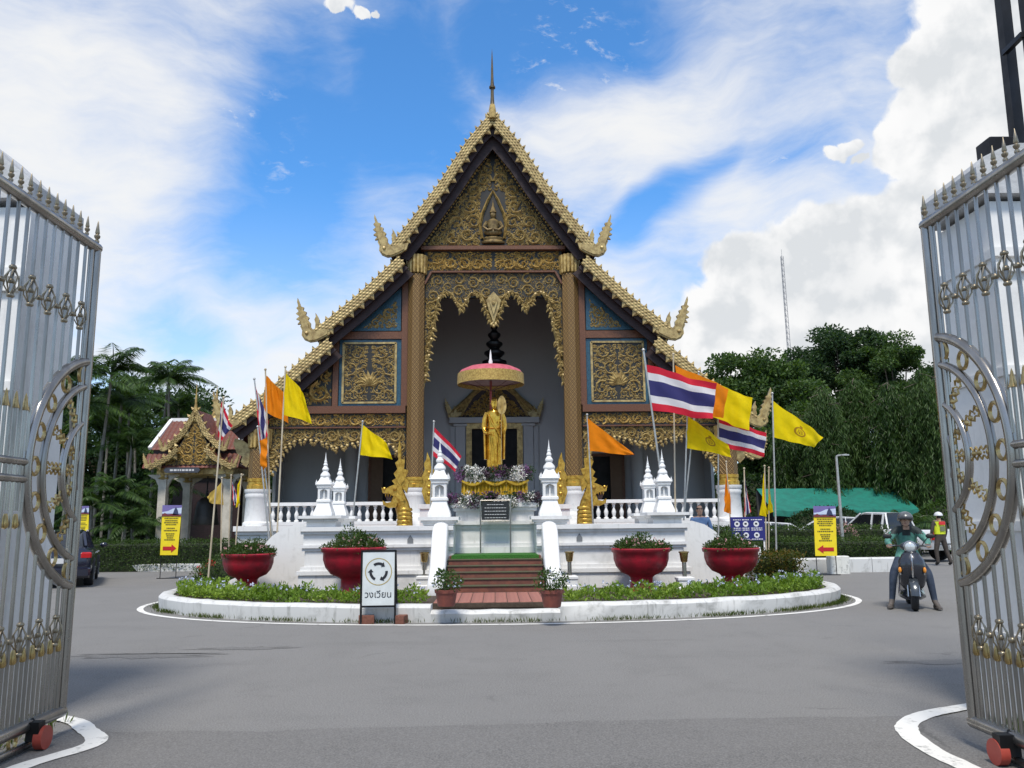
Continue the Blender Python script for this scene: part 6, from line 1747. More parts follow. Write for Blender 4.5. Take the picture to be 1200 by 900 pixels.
def hedge(label, cx, cy, hx, hy, h, n, mat, seed, round_=False, flowers=None, ls=.07, nm='hedge'):
    random.seed(seed); t = thing(nm, label, 'hedge' if nm == 'hedge' else 'bush', (cx,cy,0))
    mb = MB()
    for _ in range(n):
        # on the shell of the clipped volume
        f = random.random(); x, y, z = random.uniform(-hx,hx), random.uniform(-hy,hy), random.uniform(.04,h)
        if f < .55: y = -hy
        elif f < .85: z = h
        else: x = random.choice((-hx,hx))
        if round_:
            v = rdir(); v.z = abs(v.z); x, y, z = v.x*hx, v.y*hy, .05+v.z*h*.95
        j = .06
        q = Vector((x+random.gauss(0,j), y+random.gauss(0,j), max(.03,z+random.gauss(0,j)*.7)))
        leaf_quad(mb, q, rdir()+Vector((x/hx*.4,-.4,.5)), rdir(), ls*random.uniform(.7,1.3), ls*.5)
    obj('foliage', mb, mat, t, smooth=False)
    mb = MB()
    if round_: mb.ball((0,0,h*.42), (hx*.86,hy*.86,h*.48), 12, 8)
    else: mb.cbox(-hx+.08,hx-.08,-hy+.08,hy-.08,0,h-.08,.05)
    obj('inner_core', mb, pm('hedge_core_%d'%seed,(.02,.03,.01),.95,vs=12,bump=.8,bs=20), t)  # solid dark green core inside the leaf shell
    if flowers:
        mb = MB(); 
        for _ in range(flowers[1]):
            v = rdir(); v.z = abs(v.z); v.y = -abs(v.y); tuft(mb, (v.x*hx*1.02,v.y*hy*1.02,.05+v.z*h), .07, 16, .05, 0)
        obj('blossoms', mb, flowers[0], t, smooth=False, kind='stuff')
    return t
hedge('long low dark hedge behind the kerb in front of the pavilion', -10.7, 29.6, 3.4, .7, 1.0, 9000, M['hedgeleaf'], 31)
hedge('clipped low hedge behind the kerb and yellow banner near the pickup', 10.2, 25.6, 2.5, .7, .92, 8000, M['hedgeleaf'], 32)
hedge('taller clipped hedge hiding the parked white cars', 10.2, 28.2, 3.0, .5, 1.27, 8000, M['hedgeleaf'], 33)
p = G(912,682,ZS); hedge('square clipped rust tinged hedge at the island end', p.x-.05, p.y+.5, .62, .45, .78, 4200, M['rustleaf'], 34, ls=.06)
p = G(266,683,ZS); hedge('rounded bush with red blossoms beside a red planter', p.x, p.y+.5, .95, .55, .85, 4200, M['hedgeleaf'], 35, True, (M['redflower'],16), .06, 'flowering_bush')
hedge('pale pink flowering shrub between the clipped hedges and the pickup', 11.55, 27.3, .55, .4, 1.35, 1600, M['leafmid'], 36, True, (M['pink'],60), .07, 'flowering_bush')
hedge('low leafy bush beside the palms behind the dark sedan', -15.3, 31.5, 1.5, .8, 1.1, 3600, M['leafmid'], 37, True, None, .12, 'bush')
hedge('round topiary bush under the green awning', 10.6, 36.0, .9, .9, 2.4, 3200, M['leafdark'], 38, True, None, .09, 'bush')
hedge('spreading green bush under the weeping trees beside the green awning', 16.0, 39.6, 2.6, 1.0, 2.1, 5000, M['leafdark'], 39, True, None, .16, 'bush')
hedge('mid green bush beyond the pickup and officer', 20.5, 36.0, 2.6, 1.2, 2.5, 5000, M['leafmid'], 40, True, None, .16, 'bush')

mb = MB()
for z0, z1, pr in ((0,.10,.0),(.10,.17,.08)): mb.box(-6.2-pr,6.2+pr,21.4-pr,29.2,z0,z1)
tag(obj('hall_terrace', mb, M['paver'], smooth=False), kind='structure')
for i, (bx, by, bw, bh) in enumerate(((-17.5,45,5.0,4.6),(-24,43,5.0,5.0),(-31,42,5,5.0),(-13.5,50,4.0,4.5),(15.5,52,6,4.5),(26,48,7,6))):
    hedge(('dense dark shrubbery filling the gaps between the palm trunks','dense dark shrubbery behind the dark sedan','dense dark shrubbery behind the open gate beside the sedan','dark shrubbery seen through the pavilion pillars','dark shrubbery behind the green awning','dark shrubbery behind the pickup and officer')[i], bx, by, bw, 1.6, bh, 6500, M['leafdark'], 45+i, True, None, .34, 'bush')
# ------------------------------------------------------------------ trees
def tree(name, label, x, y, h, crown_c, crown_r, nclump, nleaf, ls, mat, seed, trunk_r=.4, group=None, low=.3):
    random.seed(seed); t = thing(name, label, 'tree', (x,y,0), 0, group)
    tr = MB(); tr.tube([(0,0,0),(.15,0,h*.2),(-.1,.1,h*low),(.1,0,h*.55)], [trunk_r,trunk_r*.8,trunk_r*.65,trunk_r*.35], 10)
    cl = MB(); cx, cy, cz = crown_c; rx, ry, rz = crown_r
    for i in range(nclump):
        while True:
            d = rdir(); k = random.uniform(.55,1.0); c = Vector((cx+d.x*rx*k, cy+d.y*ry*k, cz+d.z*rz*k))
            if c.z > cz-rz*.75: break
        r = random.uniform(.16,.30)*min(rx,rz)
        if i % 3 == 0: tr.tube([(.0,0,h*low*random.uniform(.9,1.3)),((cx+c.x)/2*.7,(cy+c.y)/2*.7,(h*low+c.z)/2),tuple(c)], [trunk_r*.4,trunk_r*.22,.04], 6)
        for _ in range(nleaf):
            d = rdir(); q = c+Vector((d.x*r*1.3,d.y*r*1.3,d.z*r*.75))*random.random()**.4
            leaf_quad(cl, q, rdir()+Vector((d.x,d.y,d.z*.5))*.8, rdir()+Vector((0,0,.6)), ls*random.uniform(.6,1.4), ls*random.uniform(.45,.7))
    obj('trunk', tr, M['bark'], t); obj('crown', cl, mat, t, smooth=False)
    return t
def tpx(name, label, px, Y, pyt, pyb, wpx, nclump, nleaf, ls, mat, seed, tr=.5, group=None, low=.25):
    c = P(px,(pyt+pyb)/2,Y); top = P(px,pyt,Y).z; bot = P(px,pyb,Y).z
    return tree(name, label, c.x, Y, top, (0,0,(top+bot)/2), (wpx/2/FPX*Y*1.02, wpx/2/FPX*Y*.7, (top-bot)/2), nclump, nleaf, ls, mat, seed, tr, group, low)
BG = 'broadleaf trees beyond the hall'
tpx('broadleaf_tree','broad mid green tree beyond the hall eave, lower of the big crowns',890,62,412,545,150,60,561,0.30,M['leaf'],1,group=BG)
tpx('broadleaf_tree','tallest dark tree crown standing behind the weeping trees',985,78,386,500,150,64,561,0.33,M['leafdark'],2,group=BG)
tpx('broadleaf_tree','dark feathery tree rising beside the steel gate and tallest crown',1050,74,398,500,120,50,561,0.29,M['leaf'],3,group=BG)
tpx('broadleaf_tree','dense green tree directly behind the emblem flag pole',930,55,460,600,120,50,544,0.26,M['leaf'],4,group=BG)
tpx('broadleaf_tree','far tree crown behind the steel gate bars on the officer side',1130,70,430,570,150,50,476,0.30,M['leafdark'],5,group=BG)
tpx('broadleaf_tree','low dark tree behind the hall corner and limp flags',862,58,470,600,90,30,510,0.26,M['leafdark'],6,group=BG)
tpx('broadleaf_tree','distant green tree behind the palms and pavilion roof',190,58,440,610,190,60,476,0.29,M['leafdark'],7,group=BG)
tpx('broadleaf_tree','distant tree behind the palms and dark sedan',110,54,450,620,170,50,476,0.29,M['leafdark'],8,group=BG)
tpx('broadleaf_tree','distant low tree in the gap between pavilion and hall',265,60,520,620,90,30,442,0.26,M['leafdark'],9,group=BG)
tpx('broadleaf_tree','distant tree behind the open gate beside the palms',20,50,440,620,170,40,442,0.29,M['leafdark'],10,group=BG)
# weeping trees: curtains of hanging strands
def weeping(label, px, Y, pyt, wpx, seed):
    random.seed(seed); c = P(px,pyt,Y); H = c.z; r = wpx/2/FPX*Y
    t = thing('weeping_tree', label, 'tree', (c.x,Y,0), 0, 'weeping trees beside the green awning')
    tr = MB(); tr.tube([(0,0,0),(.08,0,H*.4),(0,.05,H*.93)], [.17,.13,.05], 8); cl = MB()
    for i in range(300):
        z = H*(.30+.68*random.random()**.8); a = random.uniform(0,2*PI); rr = r*(.35+.65*random.random())*min(1,(H-z)/(H*.16)+.25)
        top = Vector((rr*.35*math.cos(a), rr*.35*math.sin(a), z)); out = Vector((rr*math.cos(a), rr*math.sin(a), z-.15*H*random.uniform(.1,.3)))
        L = random.uniform(.10,.22)*H; end = out+Vector((random.uniform(-.15,.15),random.uniform(-.15,.15),-L))
        n = 9
        for k in range(n):
            s_ = k/(n-1); q = (top*(1-s_)**2+out*2*s_*(1-s_)+end*s_*s_)
            for _ in range(7):
                leaf_quad(cl, q+rdir()*.14, Vector((random.uniform(-.8,.8),random.uniform(-.8,.8),-1)), rdir(), random.uniform(.18,.42), random.uniform(.035,.06))
        if i % 5 == 0: tr.tube([(0,0,z+.1),tuple(top),tuple(out)], [.035,.02,.012], 4)
    obj('trunk', tr, M['bark'], t); obj('crown', cl, M[('palmleaf','leaf','leafmid')[seed % 3]], t, smooth=False)
for i, (px, Y, pyt, w) in enumerate(((925,46,478,64),(962,44,452,66),(1000,45,440,70),(1040,43,446,66),(1078,42,430,76),(1118,43,425,80))):
    weeping(('slender weeping tree behind the emblem flag and green awning','weeping tree over the yellow banner with drooping dark strands','weeping tree between the lamp post and the hedge gap','weeping tree rising above the white pickup cab','weeping tree above the officer beside the steel gate','weeping tree behind the steel gate bars')[i], px, Y, pyt, w, 60+i)
# palms
def palm_meshes(seed, nf=15, fl=2.3):
    random.seed(seed); mb = MB()
    for i in range(nf):
        a = 2*PI*i/nf*2.4+random.uniform(-.2,.2); elv = random.uniform(.25,1.5); L = fl*random.uniform(.8,1.15)
        d = Vector((math.cos(a),math.sin(a),0)); pts = []
        for k in range(10):
            s_ = k/9; pts.append(d*(L*(s_*math.cos(elv)*.9+.25*s_*s_))+Vector((0,0,L*(s_*math.sin(elv)-.85*s_*s_*(.55+.35*math.cos(elv))))))
        mb.tube(pts, [.03-.0026*k for k in range(10)], 4)
        for k in range(46):
            s_ = .12+.88*k/45; f = s_*9; i0 = min(8,int(f)); q = pts[i0].lerp(pts[i0+1], f-i0); tn = (pts[i0+1]-pts[i0]).normalized()
            sd = tn.cross(Vector((0,0,1))); sd = sd.normalized() if sd.length > .01 else d.cross(Vector((0,0,1)))
            ll = .62*fl/2.3*math.sin(PI*(.12+.80*s_))*random.uniform(.85,1.1)
            for sg in (-1,1): leaf_quad(mb, q, sd*sg+tn*.55+Vector((0,0,-.5-.55*random.random())), Vector((0,0,1))+rdir()*.4, ll, .045*fl/2.3)
    return mb.mesh('palm_fronds', M['palmleaf'], False)
PMS = [palm_meshes(s) for s in (1,2,3)]
tk = MB(); tk.tube([(0,0,0),(.03,0,.35),(-.02,.02,.7),(0,0,1.0)], [.5,.42,.38,.36], 10); TKM = tk.mesh('palm_trunk', M['palmtrunk'])
pl_spec = [(122,36,412,1.15),(140,38,452,1.0),(100,34,420,1.0),(158,40,462,.95),(188,44,424,1.1),(206,43,428,1.1),(172,46,440,1.05),(130,42,470,.95),(152,36,505,.8),(112,38,490,.85),(182,38,492,.85),(218,47,462,.9),(84,35,450,1.0),(55,36,430,1.0),(136,33,560,.75),(160,34,575,.7),(112,32,575,.7),(196,36,555,.7),(146,32,600,.6),(176,33,600,.6),(25,38,430,1.0)]
words = ['slender palm','tall palm','leaning palm']
near = ['beside the dark sedan','behind the yellow banner','beside the pavilion roof','among the palm clump','at the edge of the lawn']
for i, (px, Y, pyt, s) in enumerate(pl_spec):
    c = P(px,pyt,Y); H = c.z-.9*s
    t = thing('palm_tree', 'tall slender areca palm in the clump behind the dark sedan and pavilion' if s > .82 else 'shorter young areca palm growing among the taller trunks of the clump', 'palm', (c.x,Y,0), i*1.7, 'areca palms in the clump by the pavilion')
    o = obj('trunk', TKM, None, t); o.scale = (.16,.16,H); t.rotation_euler = (.05*math.sin(i*2.3), .05*math.cos(i*3.1), i*1.7)
    o = obj('crown', PMS[i%3], None, t); o.location = (0,0,H); o.scale = (s,s,s)
t = thing('palm_tree', 'young spreading palm beside the officer and green awning', 'palm', (17.2,34.5,0)); o = obj('trunk', TKM, None, t); o.scale = (.3,.3,.9); o = obj('crown', PMS[1], None, t); o.location = (0,0,.8); o.scale = (.95,.95,1.05)
# ------------------------------------------------------------------ green awning shelter
Y = 41.0; a, b = P(905,583,Y), P(1076,585,Y)
t = thing('market_awning', 'long low shelter with a bright green sloping awning under the trees', 'shelter', ((a.x+b.x)/2,Y,0))
hw = (b.x-a.x)/2; zt_, zb_ = P(980,572,Y+2.4).z, P(980,598,Y).z
mb = MB(); n = 30
mb.loft([[(-hw+2*hw*i/n, 2.4, zt_+.015*math.sin(i*2.1)) for i in range(n+1)],[(-hw+2*hw*i/n, 1.2, (zt_+zb_)/2-.03+.02*math.sin(i*2.1+1)) for i in range(n+1)],[(-hw+2*hw*i/n, 0, zb_+.03*math.sin(i*1.3)) for i in range(n+1)],[(-hw+2*hw*i/n, -.02, zb_-.28+.03*math.sin(i*1.3)) for i in range(n+1)]], cap=False, closed=False)
obj('awning', mb, pm('green_tarpaulin',(.010,.17,.125),.6,vs=3,c2=(.007,.12,.09)), t)
for i in range(7):
    mb = MB(); mb.tube([(-hw+2*hw*i/6,.05,0),(-hw+2*hw*i/6,.05,zb_)], .05, 8); obj('post', mb, M['iron'], t)
mb = MB(); mb.box(-hw,hw,2.4,2.55,0,zt_-.1); obj('back_wall', mb, flat('shelter_grey',(.10,.10,.10)), t, smooth=False)
for i, cc in enumerate(((.45,.42,.40),(.5,.1,.1),(.30,.35,.5),(.5,.5,.45),(.12,.3,.2),(.5,.3,.1))):
    mb = MB(); mb.cbox(-hw+.5+i*.75,-hw+1.05+i*.75,.6,1.2,0,.9+.3*(i%3),.03); obj('stall_goods', mb, flat('goods_%d'%i,cc), t)
# lamp post and parking kerb
p = P(980,535,26.0)
t = thing('lamp_post', 'slim grey lamp post behind the yellow banner', 'lamp post', (p.x,26.0,0))
mb = MB(); mb.tube([(0,0,0),(0,0,p.z)], [.06,.04], 8); mb.tube([(0,0,p.z),(.05,-.02,p.z+.03),(.3,-.1,p.z+.05)], .03, 6); obj('post', mb, M['pole'], t)
mb = MB(); mb.cbox(.12,.36,-.16,-.04,p.z+.02,p.z+.06,.01); obj('lamp_head', mb, M['pole'], t)
# distant lattice mast
Y = 170.0; a, b = P(925,392,Y), P(921,300,Y)
t = thing('radio_mast', 'thin lattice radio mast far beyond the trees', 'mast', (a.x,Y,0))
mb = MB(); Hm = b.z
for k in range(3): 
    q = 2*PI*k/3; mb.tube([(.55*math.cos(q),.55*math.sin(q),0),(.30*math.cos(q)-.5,.30*math.sin(q),Hm)], .07, 5)
for i in range(46):
    z = Hm*i/46; 
    for k in range(3):
        q, q2 = 2*PI*k/3, 2*PI*(k+1)/3; f = i/46; rr = .55-.25*f
        mb.tube([(rr*math.cos(q)-.5*f,rr*math.sin(q),z),(rr*math.cos(q2)-.5*f,rr*math.sin(q2),z+Hm/46)], .035, 4)
obj('lattice', mb, flat('mast_grey',(.28,.28,.29)), t, smooth=False)
mb = MB(); mb.tube([(-.5,0,Hm-.2),(-.5,0,Hm+1.5)], .04, 5); obj('antenna', mb, flat('mast_grey',(.28,.28,.29)), t)

# ------------------------------------------------------------------ tiled pavilion with a bell
Y = 33.0; c = P(226,640,Y); PXc = c.x
pv_t = thing('tiled_pavilion', 'small open pavilion with red tiled roof and gilded gable sheltering a bell', 'pavilion', (PXc,Y,0))
S = Y/FPX
zq = lambda py: P(226,py,Y).z
xq = lambda px: P(px,540,Y).x-PXc
mb = MB(); mb.box(-1.9,1.9,-.5,3.2,0,.35); mb.box(-1.7,1.7,-.3,3.0,.35,.55); obj('plinth', mb, M['white'], pv_t, smooth=False)
cream = pm('cream_plaster',(.55,.50,.42),.7,vs=3,c2=(.40,.37,.31))
for sx in (-1.28,1.28):
    for y in (.0,2.6):
        mb = MB(); mb.box(sx-.15,sx+.15,y-.15,y+.15,.55,zq(556)); mb.box(sx-.2,sx+.2,y-.2,y+.2,.55,.8)
        obj('pillar', mb, cream, pv_t, smooth=False)
        mb = MB(); mb.lathe([(.16,0),(.24,.05),(.17,.12),(.22,.3),(.16,.34)], 10, (sx,y,zq(562))); obj('pillar_capital', mb, M['gold'], pv_t)
        for sg in (-1,1):
            mb = MB(); mb.prism([(sx+sg*.15,zq(556)),(sx+sg*.15,zq(572)),(sx+sg*.30,zq(562)),(sx+sg*.6,zq(557)),(sx+sg*.6,zq(556))], y-.06, y+.06); obj('bracket', mb, cream, pv_t, smooth=False)
mb = MB(); mb.box(-1.5,1.5,-.2,2.8,zq(556),zq(547)); obj('beam', mb, M['gold'], pv_t, smooth=False)
# roofs: two tiers, tiles are individual courses of pan tiles
rtile = pm('red_clay_tile',(.19,.05,.03),.65,vs=6,c2=(.10,.035,.025))
tl = MB(); tl.add([(-.09,0,0),(0,0,.035),(.09,0,0),(-.09,.26,.02),(0,.26,.055),(.09,.26,.02),(0,-.04,.0),(-.07,-.03,-.02),(.07,-.03,-.02)],[(0,1,4,3),(1,2,5,4),(0,6,1),(1,6,2),(7,0,3),(2,8,5)]); tlm = tl.mesh('roof_tile', rtile)
def tiled_slope(par, a, b, c_, d_):
    # a,b lower edge ends; d_,c_ upper edge ends
    a, b, c_, d_ = (Vector(v) for v in (a,b,c_,d_))
    mb = MB(); mb.add([a,b,c_,d_],[(0,1,2,3)]); ro = obj('roof_slope', mb, rtile, par, smooth=False)
    ux = (b-a).normalized(); uy = ((d_-a)-ux*(d_-a).dot(ux)).normalized(); nz = ux.cross(uy)
    W_ = (b-a).length; H_ = (d_-a).dot(uy); mt_ = Matrix((ux,uy,nz)).transposed().to_4x4()
    nc, nr = int(W_/.18), max(1,int(H_/.22))
    for j in range(nr):
        for i in range(nc):
            q = a+ux*((i+.5)*W_/nc)+uy*(j*H_/nr)+nz*.012
            s0 = (d_-a).dot(ux)*(j/nr); s1 = W_-((b-c_).dot(ux))*(j/nr)
            if not (s0-.02 < (i+.5)*W_/nc < s1+.02): continue
            o = obj('roof_tile', tlm, None, ro); o.matrix_local = Matrix.Translation(q) @ mt_
zr1, ze1 = zq(489), zq(527)     # main ridge (front to back gable runs along y), eaves
gx = 0.0
# cross roof: ridge along x (left-right), front slope visible
xl, xr_ = xq(180), xq(276)
tiled_slope(pv_t, (xl-.1,-.1,ze1), (xr_+.1,-.1,ze1), (xr_-.05,1.3,zr1), (xl+.15,1.3,zr1))
tiled_slope(pv_t, (xr_+.1,2.7,ze1), (xl-.1,2.7,ze1), (xl+.15,1.3,zr1), (xr_-.05,1.3,zr1))
tiled_slope(pv_t, (xl-.25,-.45,zq(549)), (xr_+.25,-.45,zq(549)), (xr_+.1,.0,zq(533)), (xl-.1,.0,zq(533)))
mb = MB(); mb.box(xl-.02,xr_+.02,-.02,2.6,zq(534),ze1+.0); obj('roof_riser', mb, M['maroon'], pv_t, smooth=False)
mb = MB(); mb.bar((xl-.12,-.12,ze1+.05),(xl+.12,1.3,zr1+.05),.16,.12); mb.bar((xl+.1,1.3,zr1+.06),(xr_-.02,1.3,zr1+.06),.14,.14); mb.bar((xr_+.12,-.12,ze1+.05),(xr_-.03,1.3,zr1+.05),.16,.12); obj('roof_edging', mb, M['white2'], pv_t, smooth=False)
# gilded front gable with double boards
for k, (xt, zt_, xb_, zb_, yy) in enumerate(((0,zq(483),xq(196),zq(527),-.55),(0,zq(505),xq(182),zq(547),-.75))):
    for sg in (-1,1):
        path = [Vector((sg*.08+xq(228)*0,zt_)) if k == 0 else Vector((sg*.62,zq(526))), Vector((sg*abs(xb_)*.42,zt_+(zb_-zt_)*.55)) if k == 0 else Vector((sg*.95,zq(536))), Vector((sg*abs(xb_),zb_))]
        bargeboard([(p_.x,p_.y) for p_ in path], .2, yy, pv_t, .5); finial(path[-1].x, path[-1].y-.05, yy+.06, .55, sg, pv_t, 'finial', .1)
        mb = MB(); pa_ = [(p_.x,p_.y) for p_ in path]; mb.prism([(x,z-.06) for x,z in pa_]+[(x,z+.02) for x,z in reversed(pa_)], yy+.17, 1.2); obj('gable_roof', mb, rtile, pv_t, smooth=False)
gp = [(-1.2,zq(546)),(1.2,zq(546)),(.55,zq(522)),(0,zq(492)),(-.55,zq(522))]
mb = MB(); mb.prism(gp, -.45, -.35); obj('gable_panel', mb, M['darkback'], pv_t, smooth=False)
ipg = inpoly(gp); o = scrolls(lambda x,z: ipg(x,z) and x < 0, (-1.2,0,zq(546),zq(492)), -.455, .17, 77, mirror=0.0, leaves=1.4); obj('gable_scrollwork', o, M['gold'], pv_t, smooth=False, kind='stuff')
mb = MB(); mb.lathe([(.07,0),(.08,.2),(.04,.4),(.05,.45),(.02,.9),(0,1.3)], 8, (0,-.5,zq(486))); obj('spire', mb, M['gold'], pv_t)
mb = MB(); w2 = xq(239.5); mb.prism([(xq(202),zq(555)),(xq(199.5),zq(552)),(xq(202),zq(549)),(xq(239),zq(549)),(xq(241.5),zq(552)),(xq(239),zq(555))], -.62, -.55); pq = obj('name_plaque', mb, flat('plaque_slate',(.04,.045,.06)), pv_t, smooth=False)
mb = MB(); x = xq(207); rng = random.Random(2)
while x < xq(234): l = rng.uniform(.05,.12); mb.box(x,x+l,-.625,-.6205,zq(553),zq(551)); x += l+.03
obj('lettering', mb, flat('pale_lettering',(.55,.55,.55)), pq, smooth=False, kind='stuff')
mb = MB(); mb.lathe([(.50,0),(.52,.06),(.46,.3),(.42,.7),(.36,.95),(.2,1.1),(.06,1.14),(.05,1.4)], 20, (0,1.3,1.55)); 
tag(obj('bronze_bell', mb, pm('dark_bronze',(.035,.032,.028),.5,.5,var=.2)), 'dark bronze bell hanging inside the tiled pavilion', 'bell').location = (PXc,Y,0)
mb = MB(); mb.tube([(PXc,Y+1.3,2.9),(PXc,Y+1.3,zq(550))], .03, 6); o = obj('bell_chain', mb, M['iron']); b = bpy.data.objects['bronze_bell']; o.parent = b; o.location = (-PXc,-Y,0)
# gilded spire roof rising behind the pavilion
Y2 = 40.0; c = P(246,500,Y2)
t = thing('gilded_spire_roof', 'small gilded shrine with stacked flame ornaments behind the pavilion roof', 'shrine', (c.x,Y2,0))
z0 = P(246,560,Y2).z; z1 = P(240,447,Y2).z
mb = MB(); mb.box(-1.6,1.6,0,3,0,z0); obj('wall', mb, M['maroon'], t, smooth=False)
for k in range(4):
    zz0 = z0+(z1-z0)*.55*k/4; w_ = 1.5-.3*k
    mb = MB(); mb.lathe([(w_*1.1,0),(w_*.9,.25),(w_*.75,.5),(w_*.7,.62)], sq=True, c=(0,1.5,zz0)); obj('roof_tier', mb, M['gold'], t, ang=30)
    for sg in (-1,1): finial(sg*w_*1.02, zz0+.1, 1.5-w_, .8, sg, t, 'flame_ornament', .12)
    mb = MB()
    for q in range(7): petal(mb, (q-3)*w_*.26, zz0+.15, 1.5-w_-.02, PI/2, .5, .22)
    obj('flame_row', mb, M['goldpale'], t, smooth=False, kind='stuff')
mb = MB(); mb.lathe([(.4,0),(.3,.4),(.16,.8),(.1,1.2),(.04,1.8),(0,2.2)], 10, (-.25,1.5,z0+(z1-z0)*.55)); obj('spire', mb, M['gold'], t)
# ------------------------------------------------------------------ open steel gate leaves and gate pillars
def gate(sg, xg, Yf, label, zoff=0.0):
    t = thing('steel_gate', label, 'gate', (xg,Yf,0), 0, 'open steel gate leaves')
    # local: far edge at y=0, leaf runs towards -y; ornament plane x=0
    ZT, ZB, LEN = 3.80+zoff, .17, 3.3
    def tb(name, pts, r, mt=None, par=None, seg=10, sq=False):
        mb = MB()
        if sq:
            for a, b in zip(pts, pts[1:]): mb.bar(a, b, r*2, r*2)
        else: mb.tube(pts, r, seg)
        return obj(name, mb, mt or M['steel'], par or t)
    tb('top_rail', [(0,.02,ZT),(0,-LEN,ZT)], .045)
    tb('bottom_rail', [(0,.02,ZB),(0,-LEN,ZB)], .045)
    tb('lower_rail', [(0,-.30,ZB-.02),(0,-.36,ZB-.13),(0,-LEN,ZB-.13)], .03)
    tb('end_stile', [(0,0,ZB),(0,0,ZT+.0)], .04)
    tb('end_stile', [(0,-.075,ZB),(0,-.075,ZT)], .022)
    # spear tipped bars and ornaments, shared meshes
    R0, CZ, CYo = .90, 1.98, .16
    inring = lambda y, k=R0: math.sqrt(max(0,k*k-(y-CYo)**2))
    spear = MB(); spear.lathe([(.010,0),(.019,.01),(.019,.025),(.010,.035),(.022,.05),(.025,.065),(.013,.08),(.019,.09),(.010,.15),(.004,.19),(0,.20)], 10); spm = spear.mesh('spear_tip', pm('antique_brass_%s'%('a' if sg < 0 else 'b'),(.34,.29,.21),.35,.8,vs=20,c2=(.2,.17,.12)))
    bk = MB()
    for k in range(6):
        a = 2*PI*k/6; bk.tube([(.015*math.cos(a),.015*math.sin(a),-.085),(.045*math.cos(a+.5),.045*math.sin(a+.5),-.03),(.045*math.cos(a+.9),.045*math.sin(a+.9),.03),(.015*math.cos(a+1.4),.015*math.sin(a+1.4),.085)], .0055, 5)
    bk.ball((0,0,0), .022, 8, 6); bk.ball((0,0,-.10), (.027,.027,.02), 8, 6); bk.ball((0,0,.10), (.027,.027,.02), 8, 6)
    bkm = bk.mesh('basket', M['steelgold'] if False else spm.materials[0])
    kb = MB(); kb.ball((0,0,0), (.026,.026,.022), 10, 6); kbm = kb.mesh('collar', spm.materials[0])
    cn = MB(); cn.lathe([(.028,0),(.02,.03),(.008,.10),(0,.125)], 10); cnm = cn.mesh('spear_point', M['steelgold'])
    dp = MB(); dp.lathe([(0,-.085),(.020,-.075),(.026,-.055),(.016,0),(.01,.02)], 10); dpm = dp.mesh('drop', M['steelgold'])
    sp = .118; n = int(LEN/sp)
    for i in range(n):
        y = -.17-i*sp
        h = inring(y) if y > CYo-R0 else 0
        runs = [(ZB,ZT+.06)] if h <= 0 else [(ZB,CZ-h),(CZ+h,ZT+.06)]
        for (z0, z1) in runs:
            b = tb('bar', [(0,y,z0),(0,y,z1)], .0135, seg=8)
            if z1 > ZT:
                o = obj('spear_tip', spm, None, b); o.location = (0,y,z1-.01); o.scale = (.85,.85,.85)
                o = obj('basket' if i % 2 == 0 else 'collar', bkm if i % 2 == 0 else kbm, None, b); o.location = (0,y,ZT-.62 if i % 2 == 0 else ZT-.64)
            if z0 < .5:
                o = obj('basket' if i % 2 == 0 else 'collar', bkm if i % 2 == 0 else kbm, None, b); o.location = (0,y,.78)
        if i % 1 == 0:
            b2 = tb('short_bar', [(0,y+sp/2,ZB),(0,y+sp/2,.66)], .013, seg=8); o = obj('drop', dpm, None, b2); o.location = (0,y+sp/2,.70)
        if y < CYo-R0-.02:
            b2 = tb('short_bar', [(0,y+sp/2,CZ-.32),(0,y+sp/2,CZ+.38)], .013, seg=8)
            o = obj('spear_point', cnm, None, b2); o.location = (0,y+sp/2,CZ+.38); o = obj('drop', dpm, None, b2); o.location = (0,y+sp/2,CZ-.36)
    o = obj('spear_tip', spm, None, t); o.location = (0,0,ZT+.04)
    for dz in (.02,-.10): tb('mid_rail', [(0,CYo-R0-.01,CZ+dz),(0,-LEN,CZ+dz)], .028)
    # half wheel of concentric rings
    def arcp(r, n_=40):
        pts = []
        for k in range(n_+1):
            a = PI/2+PI*k/n_; y = CYo+r*math.cos(a)
            if y <= 0.0: pts.append((0,y,CZ+r*math.sin(a)))
        return pts
    for r_, tk_ in ((.90,.038),(.70,.030),(.42,.028),(.235,.02)):
        if len(arcp(r_)) > 2: tb('wheel_ring', arcp(r_,60), tk_)
    rg = MB(); n_ = 18
    rg.tube([(0,.052*math.cos(2*PI*k/n_),.062*math.sin(2*PI*k/n_)) for k in range(n_)], .014, 6, closed=True); rgm = rg.mesh('gold_ring', M['steelgold'])
    for k in range(9):
        a = PI/2+PI*(k+.9)/9.8; y = CYo+.80*math.cos(a)
        if y < -.03: o = obj('gold_ring', rgm, None, t); o.location = (0,y,CZ+.80*math.sin(a))
    for k in range(7):
        a = PI/2+PI*(k+.35)/6.7; mb = MB(); q0 = None
        d = Vector((0,math.cos(a),math.sin(a))); c = Vector((0,CYo,CZ)); s_ = Vector((0,-math.sin(a),math.cos(a)))
        rr = .25
        while rr < .68:
            q = c+d*rr
            if q.y < -.02:
                big = .017+.009*math.sin(rr*40)
                mb.ball(q, (big*.8,big,big), 8, 6)
                for e in (-1,1): mb.tube([q+s_*.02*e, q+d*.03+s_*.042*e, q+d*.05+s_*.016*e], [.006,.009,.006], 5)
            rr += .058
        if mb.v: obj('wheel_spoke', mb, M['steelgold'], t)
    # roller at the bottom corner
    mb = MB(); nw = 20; yw = -.42
    mb.loft([[(xx-sg*.10, yw+rr*math.cos(2*PI*k/nw), .085+rr*math.sin(2*PI*k/nw)) for k in range(nw)] for xx, rr in ((-.03,.05),(-.03,.08),(.03,.08),(.03,.05))]); wh = obj('roller', mb, M['rubberred'] , t)
